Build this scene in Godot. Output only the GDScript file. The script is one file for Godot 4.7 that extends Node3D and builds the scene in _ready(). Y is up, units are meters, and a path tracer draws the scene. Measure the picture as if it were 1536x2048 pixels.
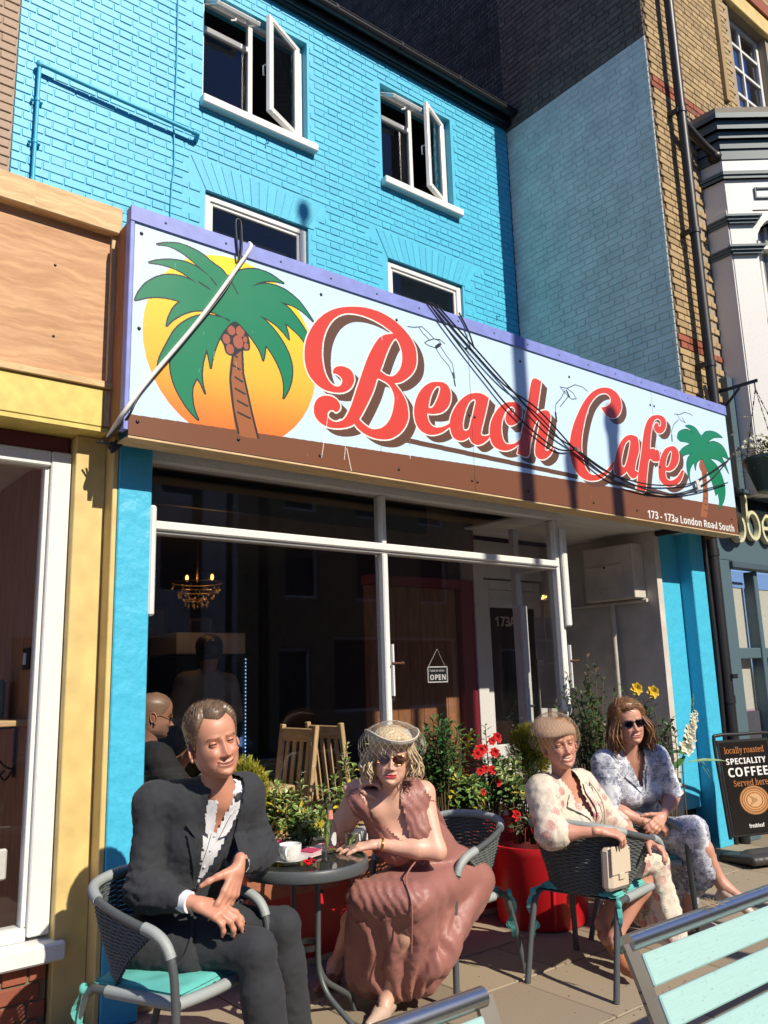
extends Node3D
# The street front of a beach café: setting first, then the shop, the furniture, the plants and the people.
const CAM := Vector3(0, 1.5, 4.1)
var rng := RandomNumberGenerator.new()
var M := {}
var noise := FastNoiseLite.new()

class MB:
	var v := PackedVector3Array()
	var n := PackedVector3Array()
	var t := PackedVector2Array()
	var c := PackedColorArray()
	var ix := PackedInt32Array()
	var col := Color(1, 1, 1)

	func vert(p: Vector3, nn: Vector3, uv := Vector2.ZERO) -> int:
		v.push_back(p); n.push_back(nn); t.push_back(uv); c.push_back(col)
		return v.size() - 1

	func tri(a: int, b: int, d: int) -> void:
		ix.push_back(a); ix.push_back(d); ix.push_back(b)

	func face(ps: Array, away: Vector3, uvs: Array = []) -> void: # flat convex face turned away from a point
		var mid := Vector3.ZERO
		for p in ps: mid += p
		mid /= ps.size()
		var nn: Vector3 = (ps[1] - ps[0]).cross(ps[2] - ps[0]).normalized()
		var flip := nn.dot(mid - away) < 0.0
		if flip: nn = -nn
		var k := []
		for i in ps.size(): k.append(vert(ps[i], nn, uvs[i] if uvs.size() else Vector2.ZERO))
		for i in range(1, ps.size() - 1):
			if flip: tri(k[0], k[i + 1], k[i])
			else: tri(k[0], k[i], k[i + 1])

	func quad(a: Vector3, b: Vector3, d: Vector3, e: Vector3) -> void: # seen anticlockwise, uv 0..1, v down
		var nn := (b - a).cross(e - a).normalized()
		var i := vert(a, nn, Vector2(0, 1)); vert(b, nn, Vector2(1, 1)); vert(d, nn, Vector2(1, 0)); vert(e, nn, Vector2(0, 0))
		tri(i, i + 1, i + 2); tri(i, i + 2, i + 3)

	func box(at: Vector3, s: Vector3, b := Basis.IDENTITY, bev := 0.0) -> void:
		var h := s * 0.5
		for a in 3:
			var u := (a + 1) % 3
			var w := (a + 2) % 3
			for sg in [-1.0, 1.0]:
				var ps := []
				for q in [[-1, -1], [1, -1], [1, 1], [-1, 1]]:
					var p := Vector3.ZERO
					p[a] = h[a] * sg; p[u] = (h[u] - bev) * q[0]; p[w] = (h[w] - bev) * q[1]
					ps.append(at + b * p)
				face(ps, at)
				if bev > 0.0:
					for sb in [-1.0, 1.0]: # the edge between the faces a and u
						var es := []
						for e in [[0, -1], [0, 1], [1, 1], [1, -1]]:
							var p := Vector3.ZERO
							p[a] = (h[a] - (bev if e[0] == 1 else 0.0)) * sg
							p[u] = (h[u] - (bev if e[0] == 0 else 0.0)) * sb
							p[w] = (h[w] - bev) * e[1]
							es.append(at + b * p)
						face(es, at)
		if bev > 0.0:
			for i in 8:
				var sx := 1.0 if i & 1 else -1.0
				var sy := 1.0 if i & 2 else -1.0
				var sz := 1.0 if i & 4 else -1.0
				face([at + b * Vector3(h.x * sx, (h.y - bev) * sy, (h.z - bev) * sz), at + b * Vector3((h.x - bev) * sx, h.y * sy, (h.z - bev) * sz), at + b * Vector3((h.x - bev) * sx, (h.y - bev) * sy, h.z * sz)], at)

	func span(lo: Vector3, hi: Vector3, bev := 0.0) -> void:
		box((lo + hi) * 0.5, hi - lo, Basis.IDENTITY, bev)

	func bar(a: Vector3, b: Vector3, w: float, d: float, up := Vector3.UP, bev := 0.0) -> void: # a square bar from a to b
		var z := (b - a).normalized()
		var x := up.cross(z)
		if x.length() < 0.01: x = Vector3.RIGHT.cross(z)
		x = x.normalized()
		box((a + b) * 0.5, Vector3(w, d, a.distance_to(b)), Basis(x, z.cross(x), z), bev)

	func tube(path: Array, r, seg := 8, caps := true) -> void:
		var m := path.size()
		var d0: Vector3 = (path[1] - path[0]).normalized()
		var x := d0.cross(Vector3.UP)
		if x.length() < 0.1: x = d0.cross(Vector3.RIGHT)
		x = x.normalized()
		var first := v.size()
		var length := 0.0
		for i in m:
			var d: Vector3 = (path[mini(i + 1, m - 1)] - path[maxi(i - 1, 0)]).normalized()
			x = (x - d * x.dot(d)).normalized()
			var y := d.cross(x)
			var ri: float = r[i] if r is Array else r
			if i: length += path[i].distance_to(path[i - 1])
			for k in seg + 1:
				var a := TAU * k / seg
				var nn := x * cos(a) + y * sin(a)
				vert(path[i] + nn * ri, nn, Vector2(float(k) / seg, length))
		for i in m - 1:
			for k in seg:
				var q := first + i * (seg + 1) + k
				tri(q, q + 1, q + seg + 2); tri(q, q + seg + 2, q + seg + 1)
		if caps:
			for e in [0, m - 1]:
				var d: Vector3 = (path[1] - path[0]).normalized() * -1.0 if e == 0 else (path[m - 1] - path[m - 2]).normalized()
				var mid := vert(path[e], d)
				var q := first + int(e) * (seg + 1)
				var rim := v.size()
				for k in seg + 1: vert(v[q + k], d)
				for k in seg:
					if e == 0: tri(mid, rim + k + 1, rim + k)
					else: tri(mid, rim + k, rim + k + 1)

	func lathe(prof: Array, seg: int, xf: Transform3D) -> void: # profile of (radius, height), upwards
		var m := prof.size()
		var ns := []
		for i in m - 1:
			var e: Vector2 = prof[i + 1] - prof[i]
			ns.append(Vector2(e.y, -e.x).normalized() if e.length() > 1e-7 else Vector2(0, 1))
		for i in m - 1:
			var na: Vector2 = ns[i]
			var nb: Vector2 = ns[i]
			if i > 0 and ns[i - 1].dot(ns[i]) > 0.6: na = (ns[i - 1] + ns[i]).normalized()
			if i < m - 2 and ns[i + 1].dot(ns[i]) > 0.6: nb = (ns[i + 1] + ns[i]).normalized()
			var first := v.size()
			for k in seg + 1:
				var a := TAU * k / seg
				var dir := Vector3(sin(a), 0, cos(a))
				vert(xf * (dir * prof[i].x + Vector3.UP * prof[i].y), (xf.basis * (dir * na.x + Vector3.UP * na.y)).normalized(), Vector2(float(k) / seg, 1.0 - float(i) / (m - 1)))
				vert(xf * (dir * prof[i + 1].x + Vector3.UP * prof[i + 1].y), (xf.basis * (dir * nb.x + Vector3.UP * nb.y)).normalized(), Vector2(float(k) / seg, 1.0 - float(i + 1) / (m - 1)))
			for k in seg:
				var q := first + k * 2
				tri(q, q + 2, q + 3); tri(q, q + 3, q + 1)

	func ball(at: Vector3, r: Vector3, b := Basis.IDENTITY, nu := 14, nv := 9) -> void:
		var first := v.size()
		for j in nv + 1:
			var th := PI * j / nv
			for i in nu + 1:
				var ph := TAU * i / nu
				var u := Vector3(sin(th) * sin(ph), -cos(th), sin(th) * cos(ph))
				vert(at + b * (u * r), (b * (u / r)).normalized(), Vector2(float(i) / nu, 1.0 - float(j) / nv))
		for j in nv:
			for i in nu:
				var q := first + j * (nu + 1) + i
				tri(q, q + 1, q + nu + 2); tri(q, q + nu + 2, q + nu + 1)

	func prism(poly: PackedVector2Array, depth: float, xf: Transform3D) -> void: # outline in xf's xy, from z 0 to depth
		var id := Geometry2D.triangulate_polygon(poly)
		var nf := xf.basis.z.normalized()
		var a := v.size()
		for p in poly: vert(xf * Vector3(p.x, p.y, depth), nf, p)
		var bk := v.size()
		for p in poly: vert(xf * Vector3(p.x, p.y, 0), -nf, p)
		for i in range(0, id.size(), 3):
			var p0 := poly[id[i]]
			var ccw := (poly[id[i + 1]] - p0).cross(poly[id[i + 2]] - p0) > 0.0
			var s := [id[i], id[i + 1], id[i + 2]] if ccw else [id[i], id[i + 2], id[i + 1]]
			tri(a + s[0], a + s[1], a + s[2]); tri(bk + s[0], bk + s[2], bk + s[1])
		var turn := not Geometry2D.is_polygon_clockwise(poly)
		for i in poly.size():
			var p := poly[i]
			var q := poly[(i + 1) % poly.size()]
			if turn: quad(xf * Vector3(p.x, p.y, 0), xf * Vector3(q.x, q.y, 0), xf * Vector3(q.x, q.y, depth), xf * Vector3(p.x, p.y, depth))
			else: quad(xf * Vector3(q.x, q.y, 0), xf * Vector3(p.x, p.y, 0), xf * Vector3(p.x, p.y, depth), xf * Vector3(q.x, q.y, depth))

	func leaf(at: Vector3, dir: Vector3, up: Vector3, l: float, w: float, bend := 0.15) -> void: # six triangles, folded along the midrib
		var x := dir.cross(up).normalized()
		var u := x.cross(dir).normalized()
		var root := at
		var mid := at + dir * l * 0.5 + u * l * bend * 0.6
		var tip := at + dir * l - u * l * bend * 0.5
		var e1 := mid + x * w * 0.5 + u * w * 0.18 - dir * l * 0.06
		var e2 := mid - x * w * 0.5 + u * w * 0.18 - dir * l * 0.06
		var f1 := at + dir * l * 0.78 + x * w * 0.33 + u * l * bend * 0.3
		var f2 := at + dir * l * 0.78 - x * w * 0.33 + u * l * bend * 0.3
		var na := (u + x * -0.3).normalized()
		var nb := (u + x * 0.3).normalized()
		var q := vert(root, na, Vector2(0.5, 1)); vert(e1, na, Vector2(1, 0.55)); vert(f1, na, Vector2(0.83, 0.25)); vert(tip, na, Vector2(0.5, 0)); vert(mid, na, Vector2(0.5, 0.5))
		tri(q, q + 1, q + 4); tri(q + 4, q + 1, q + 2); tri(q + 4, q + 2, q + 3)
		q = vert(root, nb, Vector2(0.5, 1)); vert(e2, nb, Vector2(0, 0.55)); vert(f2, nb, Vector2(0.17, 0.25)); vert(tip, nb, Vector2(0.5, 0)); vert(mid, nb, Vector2(0.5, 0.5))
		tri(q, q + 4, q + 1); tri(q + 4, q + 2, q + 1); tri(q + 4, q + 3, q + 2)

	func renormal(first_v: int, first_i: int) -> void:
		for i in range(first_v, v.size()): n[i] = Vector3.ZERO
		for i in range(first_i, ix.size(), 3):
			var a := ix[i]
			var b := ix[i + 1]
			var d := ix[i + 2]
			var nn := (v[d] - v[a]).cross(v[b] - v[a])
			n[a] += nn; n[b] += nn; n[d] += nn
		for i in range(first_v, v.size()): n[i] = n[i].normalized() if n[i].length_squared() > 1e-20 else Vector3.UP

	func add(o: MB, xf: Transform3D) -> void:
		var q := v.size()
		for i in o.v.size():
			v.push_back(xf * o.v[i]); n.push_back((xf.basis * o.n[i]).normalized()); t.push_back(o.t[i]); c.push_back(o.c[i])
		for i in o.ix: ix.push_back(q + i)

	func mesh() -> ArrayMesh:
		var a := []
		a.resize(Mesh.ARRAY_MAX)
		a[Mesh.ARRAY_VERTEX] = v; a[Mesh.ARRAY_NORMAL] = n; a[Mesh.ARRAY_TEX_UV] = t; a[Mesh.ARRAY_COLOR] = c; a[Mesh.ARRAY_INDEX] = ix
		var m := ArrayMesh.new()
		m.add_surface_from_arrays(Mesh.PRIMITIVE_TRIANGLES, a)
		return m

class Field: # joins tapered capsules by a smooth minimum and meshes them as surface nets
	var o: Vector3
	var h: float
	var nx: int
	var ny: int
	var nz: int
	var k: float
	var s := PackedFloat32Array()

	func _init(lo: Vector3, hi: Vector3, cell: float, blend: float) -> void:
		o = lo; h = cell; k = 1.0 / blend
		nx = int((hi.x - lo.x) / h) + 2; ny = int((hi.y - lo.y) / h) + 2; nz = int((hi.z - lo.z) / h) + 2
		s.resize(nx * ny * nz)

	func cap(a: Vector3, b: Vector3, ra: float, rb: float) -> void:
		var m := 3.2 / k
		var big := maxf(ra, rb) + m
		var lo := (a.min(b) - Vector3.ONE * big - o) / h
		var hi := (a.max(b) + Vector3.ONE * big - o) / h
		var x0 := maxi(0, int(lo.x)); var x1 := mini(nx - 1, int(hi.x) + 1)
		var y0 := maxi(0, int(lo.y)); var y1 := mini(ny - 1, int(hi.y) + 1)
		var z0 := maxi(0, int(lo.z)); var z1 := mini(nz - 1, int(hi.z) + 1)
		var ba := b - a
		var l2 := maxf(ba.length_squared(), 1e-9)
		var dr := rb - ra
		var g := o - a
		for z in range(z0, z1 + 1):
			for y in range(y0, y1 + 1):
				var i := (z * ny + y) * nx + x0
				var p := Vector3(g.x + x0 * h, g.y + y * h, g.z + z * h)
				for x in range(x0, x1 + 1):
					var q := clampf(p.dot(ba) / l2, 0.0, 1.0)
					var d := (p - ba * q).length() - ra - dr * q
					if d < m: s[i] += exp(-k * d)
					p.x += h
					i += 1

	func ell(at: Vector3, b: Basis, r: Vector3) -> void:
		var m := 3.2 / k
		var big := maxf(r.x, maxf(r.y, r.z)) + m
		var lo := (at - Vector3.ONE * big - o) / h
		var hi := (at + Vector3.ONE * big - o) / h
		var small := minf(r.x, minf(r.y, r.z))
		var inv := b.transposed()
		for z in range(maxi(0, int(lo.z)), mini(nz - 1, int(hi.z) + 1) + 1):
			for y in range(maxi(0, int(lo.y)), mini(ny - 1, int(hi.y) + 1) + 1):
				for x in range(maxi(0, int(lo.x)), mini(nx - 1, int(hi.x) + 1) + 1):
					var q := inv * (o + Vector3(x, y, z) * h - at)
					var e := (q / r).length()
					var g := (q / (r * r)).length()
					var d := e * (e - 1.0) / g if g > 1e-6 else -small
					if d < m: s[(z * ny + y) * nx + x] += exp(-k * d)

	func sheet(a1: Vector3, b1: Vector3, a2: Vector3, b2: Vector3, ra: float, rb: float, parts: int) -> void: # capsules fanned between two lines
		for i in parts + 1:
			var f := float(i) / parts
			cap(a1.lerp(a2, f), b1.lerp(b2, f), ra, rb)

	func build(mb: MB, disp = null, keep = null) -> void:
		var cells := PackedInt32Array()
		cells.resize(s.size())
		cells.fill(-1)
		var active := PackedInt32Array()
		var sx := 1
		var sy := nx
		var sz := nx * ny
		var off := PackedInt32Array([0, sx, sy, sx + sy, sz, sx + sz, sy + sz, sx + sy + sz])
		var first := mb.v.size()
		var firsti := mb.ix.size()
		var far := 3.2 / k
		var ed := [[0, 1], [2, 3], [4, 5], [6, 7], [0, 2], [1, 3], [4, 6], [5, 7], [0, 4], [1, 5], [2, 6], [3, 7]]
		for z in nz - 1:
			for y in ny - 1:
				var i := (z * ny + y) * nx
				for x in nx - 1:
					var c0 := s[i] > 1.0
					if (s[i + 1] > 1.0) != c0 or (s[i + sy] > 1.0) != c0 or (s[i + sz] > 1.0) != c0 or (s[i + sy + 1] > 1.0) != c0 or (s[i + sz + 1] > 1.0) != c0 or (s[i + sz + sy] > 1.0) != c0 or (s[i + sz + sy + 1] > 1.0) != c0:
						var d := []
						for q in 8:
							var w := s[i + off[q]]
							d.append(-log(w) / k if w > 0.041 else far)
						var p := Vector3.ZERO
						var cnt := 0
						for e in ed:
							var da: float = d[e[0]]
							var db: float = d[e[1]]
							if (da < 0.0) != (db < 0.0):
								var f := da / (da - db)
								var pa := Vector3(e[0] & 1, (e[0] >> 1) & 1, e[0] >> 2)
								var pb := Vector3(e[1] & 1, (e[1] >> 1) & 1, e[1] >> 2)
								p += pa.lerp(pb, f)
								cnt += 1
						cells[i] = mb.vert(o + (Vector3(x, y, z) + p / maxi(cnt, 1)) * h, Vector3.ZERO)
						active.push_back(i)
					i += 1
		for i in active:
			var inside := s[i] > 1.0
			for ax in 3:
				var st: int = [sx, sy, sz][ax]
				var u: int = [sy, sz, sx][ax]
				var w: int = [sz, sx, sy][ax]
				if (s[i + st] > 1.0) != inside:
					if i - u - w < 0: continue
					var a := cells[i - u - w]
					var b := cells[i - w]
					var d := cells[i]
					var e := cells[i - u]
					if a < 0 or b < 0 or d < 0 or e < 0: continue
					if keep != null and not keep.call((mb.v[a] + mb.v[d]) * 0.5): continue
					if inside: mb.tri(a, b, d); mb.tri(a, d, e)
					else: mb.tri(a, d, b); mb.tri(a, e, d)
		mb.renormal(first, firsti)
		if disp != null:
			for i in range(first, mb.v.size()): mb.v[i] += mb.n[i] * float(disp.call(mb.v[i]))
			mb.renormal(first, firsti)

func L(r: float, g: float, b: float, a := 1.0) -> Color: # a linear colour
	var q := Color(r, g, b).linear_to_srgb()
	q.a = a
	return q

func obj(called: String, mb: MB, m: Material, parent: Node3D = self) -> MeshInstance3D:
	return put(called, mb.mesh(), m, parent)

func put(called: String, me: Mesh, m: Material, parent: Node3D = self) -> MeshInstance3D:
	var o := MeshInstance3D.new()
	o.name = called
	o.mesh = me
	o.material_override = m
	if parent != self and parent.has_meta("at"): o.position = -parent.get_meta("at")
	elif parent != self and parent.get_parent() and parent.get_parent().has_meta("at") and parent.position != Vector3.ZERO: o.position = Vector3.ZERO
	parent.add_child(o, true)
	return o

func tag(o: Node3D, label: String, category: String, group := "") -> Node3D:
	o.set_meta("label", label)
	o.set_meta("category", category)
	if group: o.set_meta("group", group)
	return o

func thing(called: String, label: String, category: String, at := Vector3.ZERO, group := "") -> Node3D: # parts are given in world coordinates
	var o := Node3D.new()
	o.name = called
	add_child(o, true)
	o.position = at
	o.set_meta("at", at)
	tag(o, label, category, group)
	return o

func local(called: String, label: String, category: String, at := Vector3.ZERO, turn := 0.0, group := "") -> Node3D: # parts are given in the thing's own coordinates
	var o := Node3D.new()
	o.name = called
	add_child(o, true)
	o.position = at
	o.rotation.y = turn
	tag(o, label, category, group)
	return o

func kind(o: Node3D, k: String) -> Node3D:
	o.set_meta("kind", k)
	return o

func copy(src: Node3D, at: Vector3, turn: float, label: String) -> Node3D:
	var r: Node3D = src.duplicate()
	r.name = src.name
	add_child(r, true)
	r.position = at
	r.rotation.y = turn
	r.set_meta("label", label)
	return r

func smooth(ps: Array, div := 6) -> Array: # Catmull-Rom through the points
	var out := []
	for i in ps.size() - 1:
		var p0 = ps[maxi(i - 1, 0)]
		var p1 = ps[i]
		var p2 = ps[i + 1]
		var p3 = ps[mini(i + 2, ps.size() - 1)]
		for k in div: out.append(p1.cubic_interpolate(p2, p0, p3, float(k) / div))
	out.append(ps[-1])
	return out

func gray(freq: float, lo: float, hi: float, oct := 4, kind_of := FastNoiseLite.TYPE_SIMPLEX_SMOOTH, seed_of := 1, size := 512) -> NoiseTexture2D:
	var f := FastNoiseLite.new()
	f.noise_type = kind_of; f.frequency = freq; f.fractal_octaves = oct; f.seed = seed_of
	var tx := NoiseTexture2D.new()
	tx.width = size; tx.height = size; tx.seamless = true; tx.noise = f
	var g := Gradient.new()
	g.set_color(0, Color(lo, lo, lo)); g.set_color(1, Color(hi, hi, hi))
	tx.color_ramp = g
	return tx

func mat(c: Color, rough := 0.7, metal := 0.0) -> StandardMaterial3D:
	var m := StandardMaterial3D.new()
	m.albedo_color = c; m.roughness = rough; m.metallic = metal
	return m

func grain(c: Color, rough: float, tex: Texture2D, tile: float, bump: Texture2D = null, bump_cm := 0.1, world := true) -> StandardMaterial3D:
	var m := mat(c, rough)
	m.albedo_texture = tex
	m.uv1_triplanar = true
	m.uv1_world_triplanar = world
	m.uv1_scale = Vector3.ONE / tile
	if bump:
		m.heightmap_enabled = true
		m.heightmap_texture = bump
		m.heightmap_scale = bump_cm
	return m

func glass(tint: Color, a: float, rough := 0.02) -> StandardMaterial3D:
	var m := mat(Color(tint.r, tint.g, tint.b, a), rough)
	m.transparency = BaseMaterial3D.TRANSPARENCY_ALPHA
	return m

func _ready() -> void:
	rng.seed = 7
	noise.seed = 3
	noise.frequency = 1.0
	# camera
	var cam := Camera3D.new()
	cam.name = "camera"
	add_child(cam)
	cam.transform = Transform3D(Basis(Vector3(0.78278, -0.02922, 0.62162), Vector3(-0.10167, 0.97947, 0.17408), Vector3(-0.61394, -0.19947, 0.76373)), CAM)
	cam.fov = 63.67
	cam.near = 0.05
	cam.far = 400.0
	cam.current = true
	# sky, sun and exposure
	var sky := ProceduralSkyMaterial.new()
	sky.sky_top_color = Color(0.24, 0.38, 0.64)
	sky.sky_horizon_color = Color(0.55, 0.68, 0.85)
	sky.sky_curve = 0.2
	sky.ground_bottom_color = Color(0.25, 0.23, 0.2)
	sky.ground_horizon_color = Color(0.4, 0.4, 0.4)
	sky.energy_multiplier = 1.0
	var env := Environment.new()
	env.background_mode = Environment.BG_SKY
	env.sky = Sky.new()
	env.sky.sky_material = sky
	env.background_energy_multiplier = 1.0
	env.tonemap_mode = Environment.TONE_MAPPER_LINEAR
	env.tonemap_exposure = 1.42
	env.sdfgi_enabled = true
	env.ssao_enabled = true
	env.ssil_enabled = true
	var we := WorldEnvironment.new()
	we.name = "world"
	we.environment = env
	add_child(we)
	var sun := DirectionalLight3D.new()
	sun.name = "sun"
	sun.light_energy = 1.45
	sun.light_color = Color(1.0, 0.955, 0.88)
	sun.light_angular_distance = 0.5
	sun.shadow_enabled = true
	add_child(sun)
	sun.look_at_from_position(Vector3(1.1, 8.2, 10), Vector3.ZERO)
	materials()
	ground()
	upper_house()
	right_house()
	left_shop()
	cafe_front()
	right_shop()
	street_beyond()
	sign_board()
	inside()
	furniture()
	plants()
	people()
	small_things()

func materials() -> void:
	var fine := gray(0.05, 0.93, 1.0, 4)
	var rough := gray(0.012, 0.0, 1.0, 5, FastNoiseLite.TYPE_SIMPLEX_SMOOTH, 5)
	var speck := gray(0.09, 0.80, 1.0, 3, FastNoiseLite.TYPE_SIMPLEX_SMOOTH, 9)
	var blotch := gray(0.008, 0.87, 1.0, 5, FastNoiseLite.TYPE_SIMPLEX_SMOOTH, 11)
	M.fine = fine; M.bump = rough; M.speck = speck; M.blotch = blotch
	# wood grain: noise drawn out along one way
	var wood := Image.create(512, 512, false, Image.FORMAT_RGB8)
	var f := FastNoiseLite.new()
	f.frequency = 1.0; f.fractal_octaves = 4; f.seed = 21
	for y in 512:
		for x in 512:
			var w := f.get_noise_2d(x * 0.003, y * 0.03 + 0.8 * f.get_noise_2d(x * 0.003, y * 0.004))
			var k := f.get_noise_2d(x * 0.02 + 40.0, y * 0.25)
			var g := clampf(0.90 + w * 0.12 + k * 0.06, 0.0, 1.0)
			wood.set_pixel(x, y, Color(g, g * (0.97 + 0.03 * w), g * (0.93 + 0.05 * w)))
	# old paint: fine brush lines, a few chips
	var pt := wood.duplicate()
	for y in 512:
		for x in 512:
			var k := f.get_noise_2d(x * 0.006 + 9.0, y * 0.35)
			var ch := f.get_noise_2d(x * 0.03, y * 0.09 + 70.0)
			var g := 0.955 + 0.05 * k
			pt.set_pixel(x, y, Color(0.72, 0.66, 0.55) if ch > 0.56 else Color(g, g, g))
	M.paint = ImageTexture.create_from_image(pt)
	M.woodtex = ImageTexture.create_from_image(wood)
	var up := wood.duplicate()
	up.rotate_90(CLOCKWISE)
	M.wooduptex = ImageTexture.create_from_image(up)
	for i in 3:
		M["blue%d" % i] = grain(L(0.06 + 0.003 * i, 0.47 + 0.02 * (i - 1), 0.68 + 0.02 * (i - 1)), 0.5, fine, 1.3, speck, 0.08)
	M.blue = M.blue1
	M.bluefoot = grain(L(0.06, 0.46, 0.68), 0.45, fine, 0.9, rough, 0.5)
	M.pale = grain(L(0.76, 0.74, 0.64), 0.6, blotch, 1.6, speck, 0.1)
	M.beige = grain(L(0.42, 0.31, 0.23), 0.8, fine, 0.8, speck, 0.12)
	M.white = grain(L(0.72, 0.72, 0.70), 0.45, fine, 0.7)
	M.cream = grain(L(0.60, 0.56, 0.50), 0.6, blotch, 1.1)
	M.upvc = grain(L(0.76, 0.76, 0.74), 0.35, fine, 0.5)
	M.yellow = grain(L(0.70, 0.52, 0.20), 0.55, blotch, 0.9, speck, 0.06)
	M.yellowboard = grain(L(0.68, 0.54, 0.14), 0.6, blotch, 0.4, speck, 0.08)
	M.ply = grain(L(0.62, 0.38, 0.22), 0.75, M.woodtex, 0.75)
	M.pine = grain(L(0.72, 0.53, 0.30), 0.7, M.woodtex, 0.5)
	M.pineup = grain(L(0.72, 0.53, 0.30), 0.7, M.wooduptex, 0.5)
	M.brownwood = grain(L(0.33, 0.15, 0.07), 0.7, M.wooduptex, 0.6)
	M.planks = grain(L(0.40, 0.20, 0.10), 0.6, M.wooduptex, 0.7)
	M.darkbrown = grain(L(0.10, 0.05, 0.035), 0.7, M.wooduptex, 0.8)
	M.maroon = grain(L(0.12, 0.02, 0.03), 0.6, fine, 0.6)
	M.black = grain(L(0.012, 0.012, 0.014), 0.45, fine, 0.5)
	M.tile = grain(L(0.05, 0.045, 0.045), 0.8, fine, 0.5)
	M.red = grain(L(0.55, 0.012, 0.018), 0.38, fine, 0.6)
	M.darkred = grain(L(0.22, 0.012, 0.025), 0.5, fine, 0.6)
	M.terra = grain(L(0.42, 0.15, 0.08), 0.8, blotch, 0.4)
	M.glass = glass(Color(0.02, 0.03, 0.03), 0.06)
	M.dusty = glass(Color(0.05, 0.055, 0.07), 0.35, 0.03)
	M.clear = glass(Color(0.9, 0.95, 0.95), 0.03)
	M.steel = mat(L(0.55, 0.55, 0.54), 0.28, 1.0)
	M.dull = mat(L(0.33, 0.30, 0.26), 0.45, 1.0)
	M.grey = grain(L(0.075, 0.085, 0.09), 0.42, fine, 0.4)
	M.wicker = grain(L(0.10, 0.115, 0.115), 0.55, speck, 0.08, null, 0.0, false)
	M.wrap = grain(L(0.36, 0.40, 0.40), 0.55, speck, 0.08, null, 0.0, false)
	M.rust = grain(L(0.12, 0.04, 0.02), 0.9, speck, 0.2)
	for i in 4:
		var k: float = [0.9, 1.05, 0.78, 1.0][i]
		M["slab%d" % i] = grain(L(0.36 * k, 0.29 * k, 0.20 * k), 0.9, speck, 0.35, speck, 0.25)
	M.bed = grain(L(0.10, 0.085, 0.07), 0.95, speck, 0.3)
	M.asphalt = grain(L(0.05, 0.05, 0.05), 0.95, speck, 0.5, speck, 0.2)
	for i in 3:
		var k: float = [0.85, 1.0, 1.12][i]
		M["stock%d" % i] = grain(L(0.46 * k, 0.33 * k, 0.17 * k), 0.9, speck, 0.3, speck, 0.2)
		M["grimy%d" % i] = grain(L(0.16 * k, 0.115 * k, 0.085 * k), 0.95, blotch, 0.5, speck, 0.3)
		M["redbrick%d" % i] = grain(L(0.34 * k, 0.10 * k, 0.055 * k), 0.9, speck, 0.3, speck, 0.2)
	M.mortar = grain(L(0.40, 0.33, 0.24), 0.95, speck, 0.3)
	M.sootmortar = grain(L(0.22, 0.17, 0.12), 0.95, speck, 0.3)
	M.slate = grain(L(0.055, 0.09, 0.115), 0.5, fine, 0.8)
	M.slateboard = grain(L(0.075, 0.125, 0.15), 0.5, fine, 0.8)

# ---- brickwork: the nearest bricks singly, the rest of a wall as one part
func bricks(parent: Node3D, xf: Transform3D, w: float, h: float, mats: Array, skip = null, most := 300, course := 0.0755, shift := 0.0, depth := 0.014, jit := 0.0015, pick = null, long := 0.3375) -> void:
	var all := []
	var rows := int(h / course)
	var bev := 0.0045
	for r in rows:
		var x := -fposmod(shift + (0.5 * long if r % 2 else 0.0), long)
		var e := 0
		while x < w:
			var l := (long - 0.02) * 0.677 if e % 2 == 0 else (long - 0.02) * 0.323
			var a := maxf(x, 0.0)
			var b := minf(x + l, w)
			if b - a > 0.03:
				var rc := Rect2(a, r * course + 0.004, b - a, course - 0.0095)
				if skip == null or not skip.call(rc):
					var ctr := xf * Vector3(rc.get_center().x, rc.get_center().y, 0)
					all.append([ctr.distance_to(CAM), rc])
			x += l + 0.01
			e += 1
	all.sort_custom(func(p, q): return p[0] < q[0])
	var shared := {}
	var rest := []
	for i in mats.size(): rest.append(MB.new())
	var inv := -Vector3.ZERO
	if parent.has_meta("at"): inv = -parent.get_meta("at")
	for i in all.size():
		var rc: Rect2 = all[i][1]
		var z := rng.randf_range(-jit, jit)
		var tilt := Basis(Vector3.UP, rng.randf_range(-0.006, 0.006)) * Basis(Vector3.RIGHT, rng.randf_range(-0.01, 0.01))
		var m := rng.randi() % mats.size()
		if pick != null: m = pick.call(rc)
		var at := Transform3D(tilt, Vector3(rc.get_center().x, rc.get_center().y, z))
		var key := Vector2(snappedf(rc.size.x, 0.004), rc.size.y)
		if not shared.has(key):
			var b := MB.new()
			b.box(Vector3.ZERO, Vector3(key.x, key.y, depth), Basis.IDENTITY, bev)
			shared[key] = [b, b.mesh()]
		if i < most:
			var o := MeshInstance3D.new()
			o.name = "brick"
			o.mesh = shared[key][1]
			o.material_override = mats[m]
			o.transform = Transform3D(Basis.IDENTITY, inv) * xf * at
			parent.add_child(o, true)
		else:
			rest[m].add(shared[key][0], xf * at)
	for m in mats.size():
		if rest[m].v.size(): kind(obj("brick", rest[m], mats[m], parent), "stuff")

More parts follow.
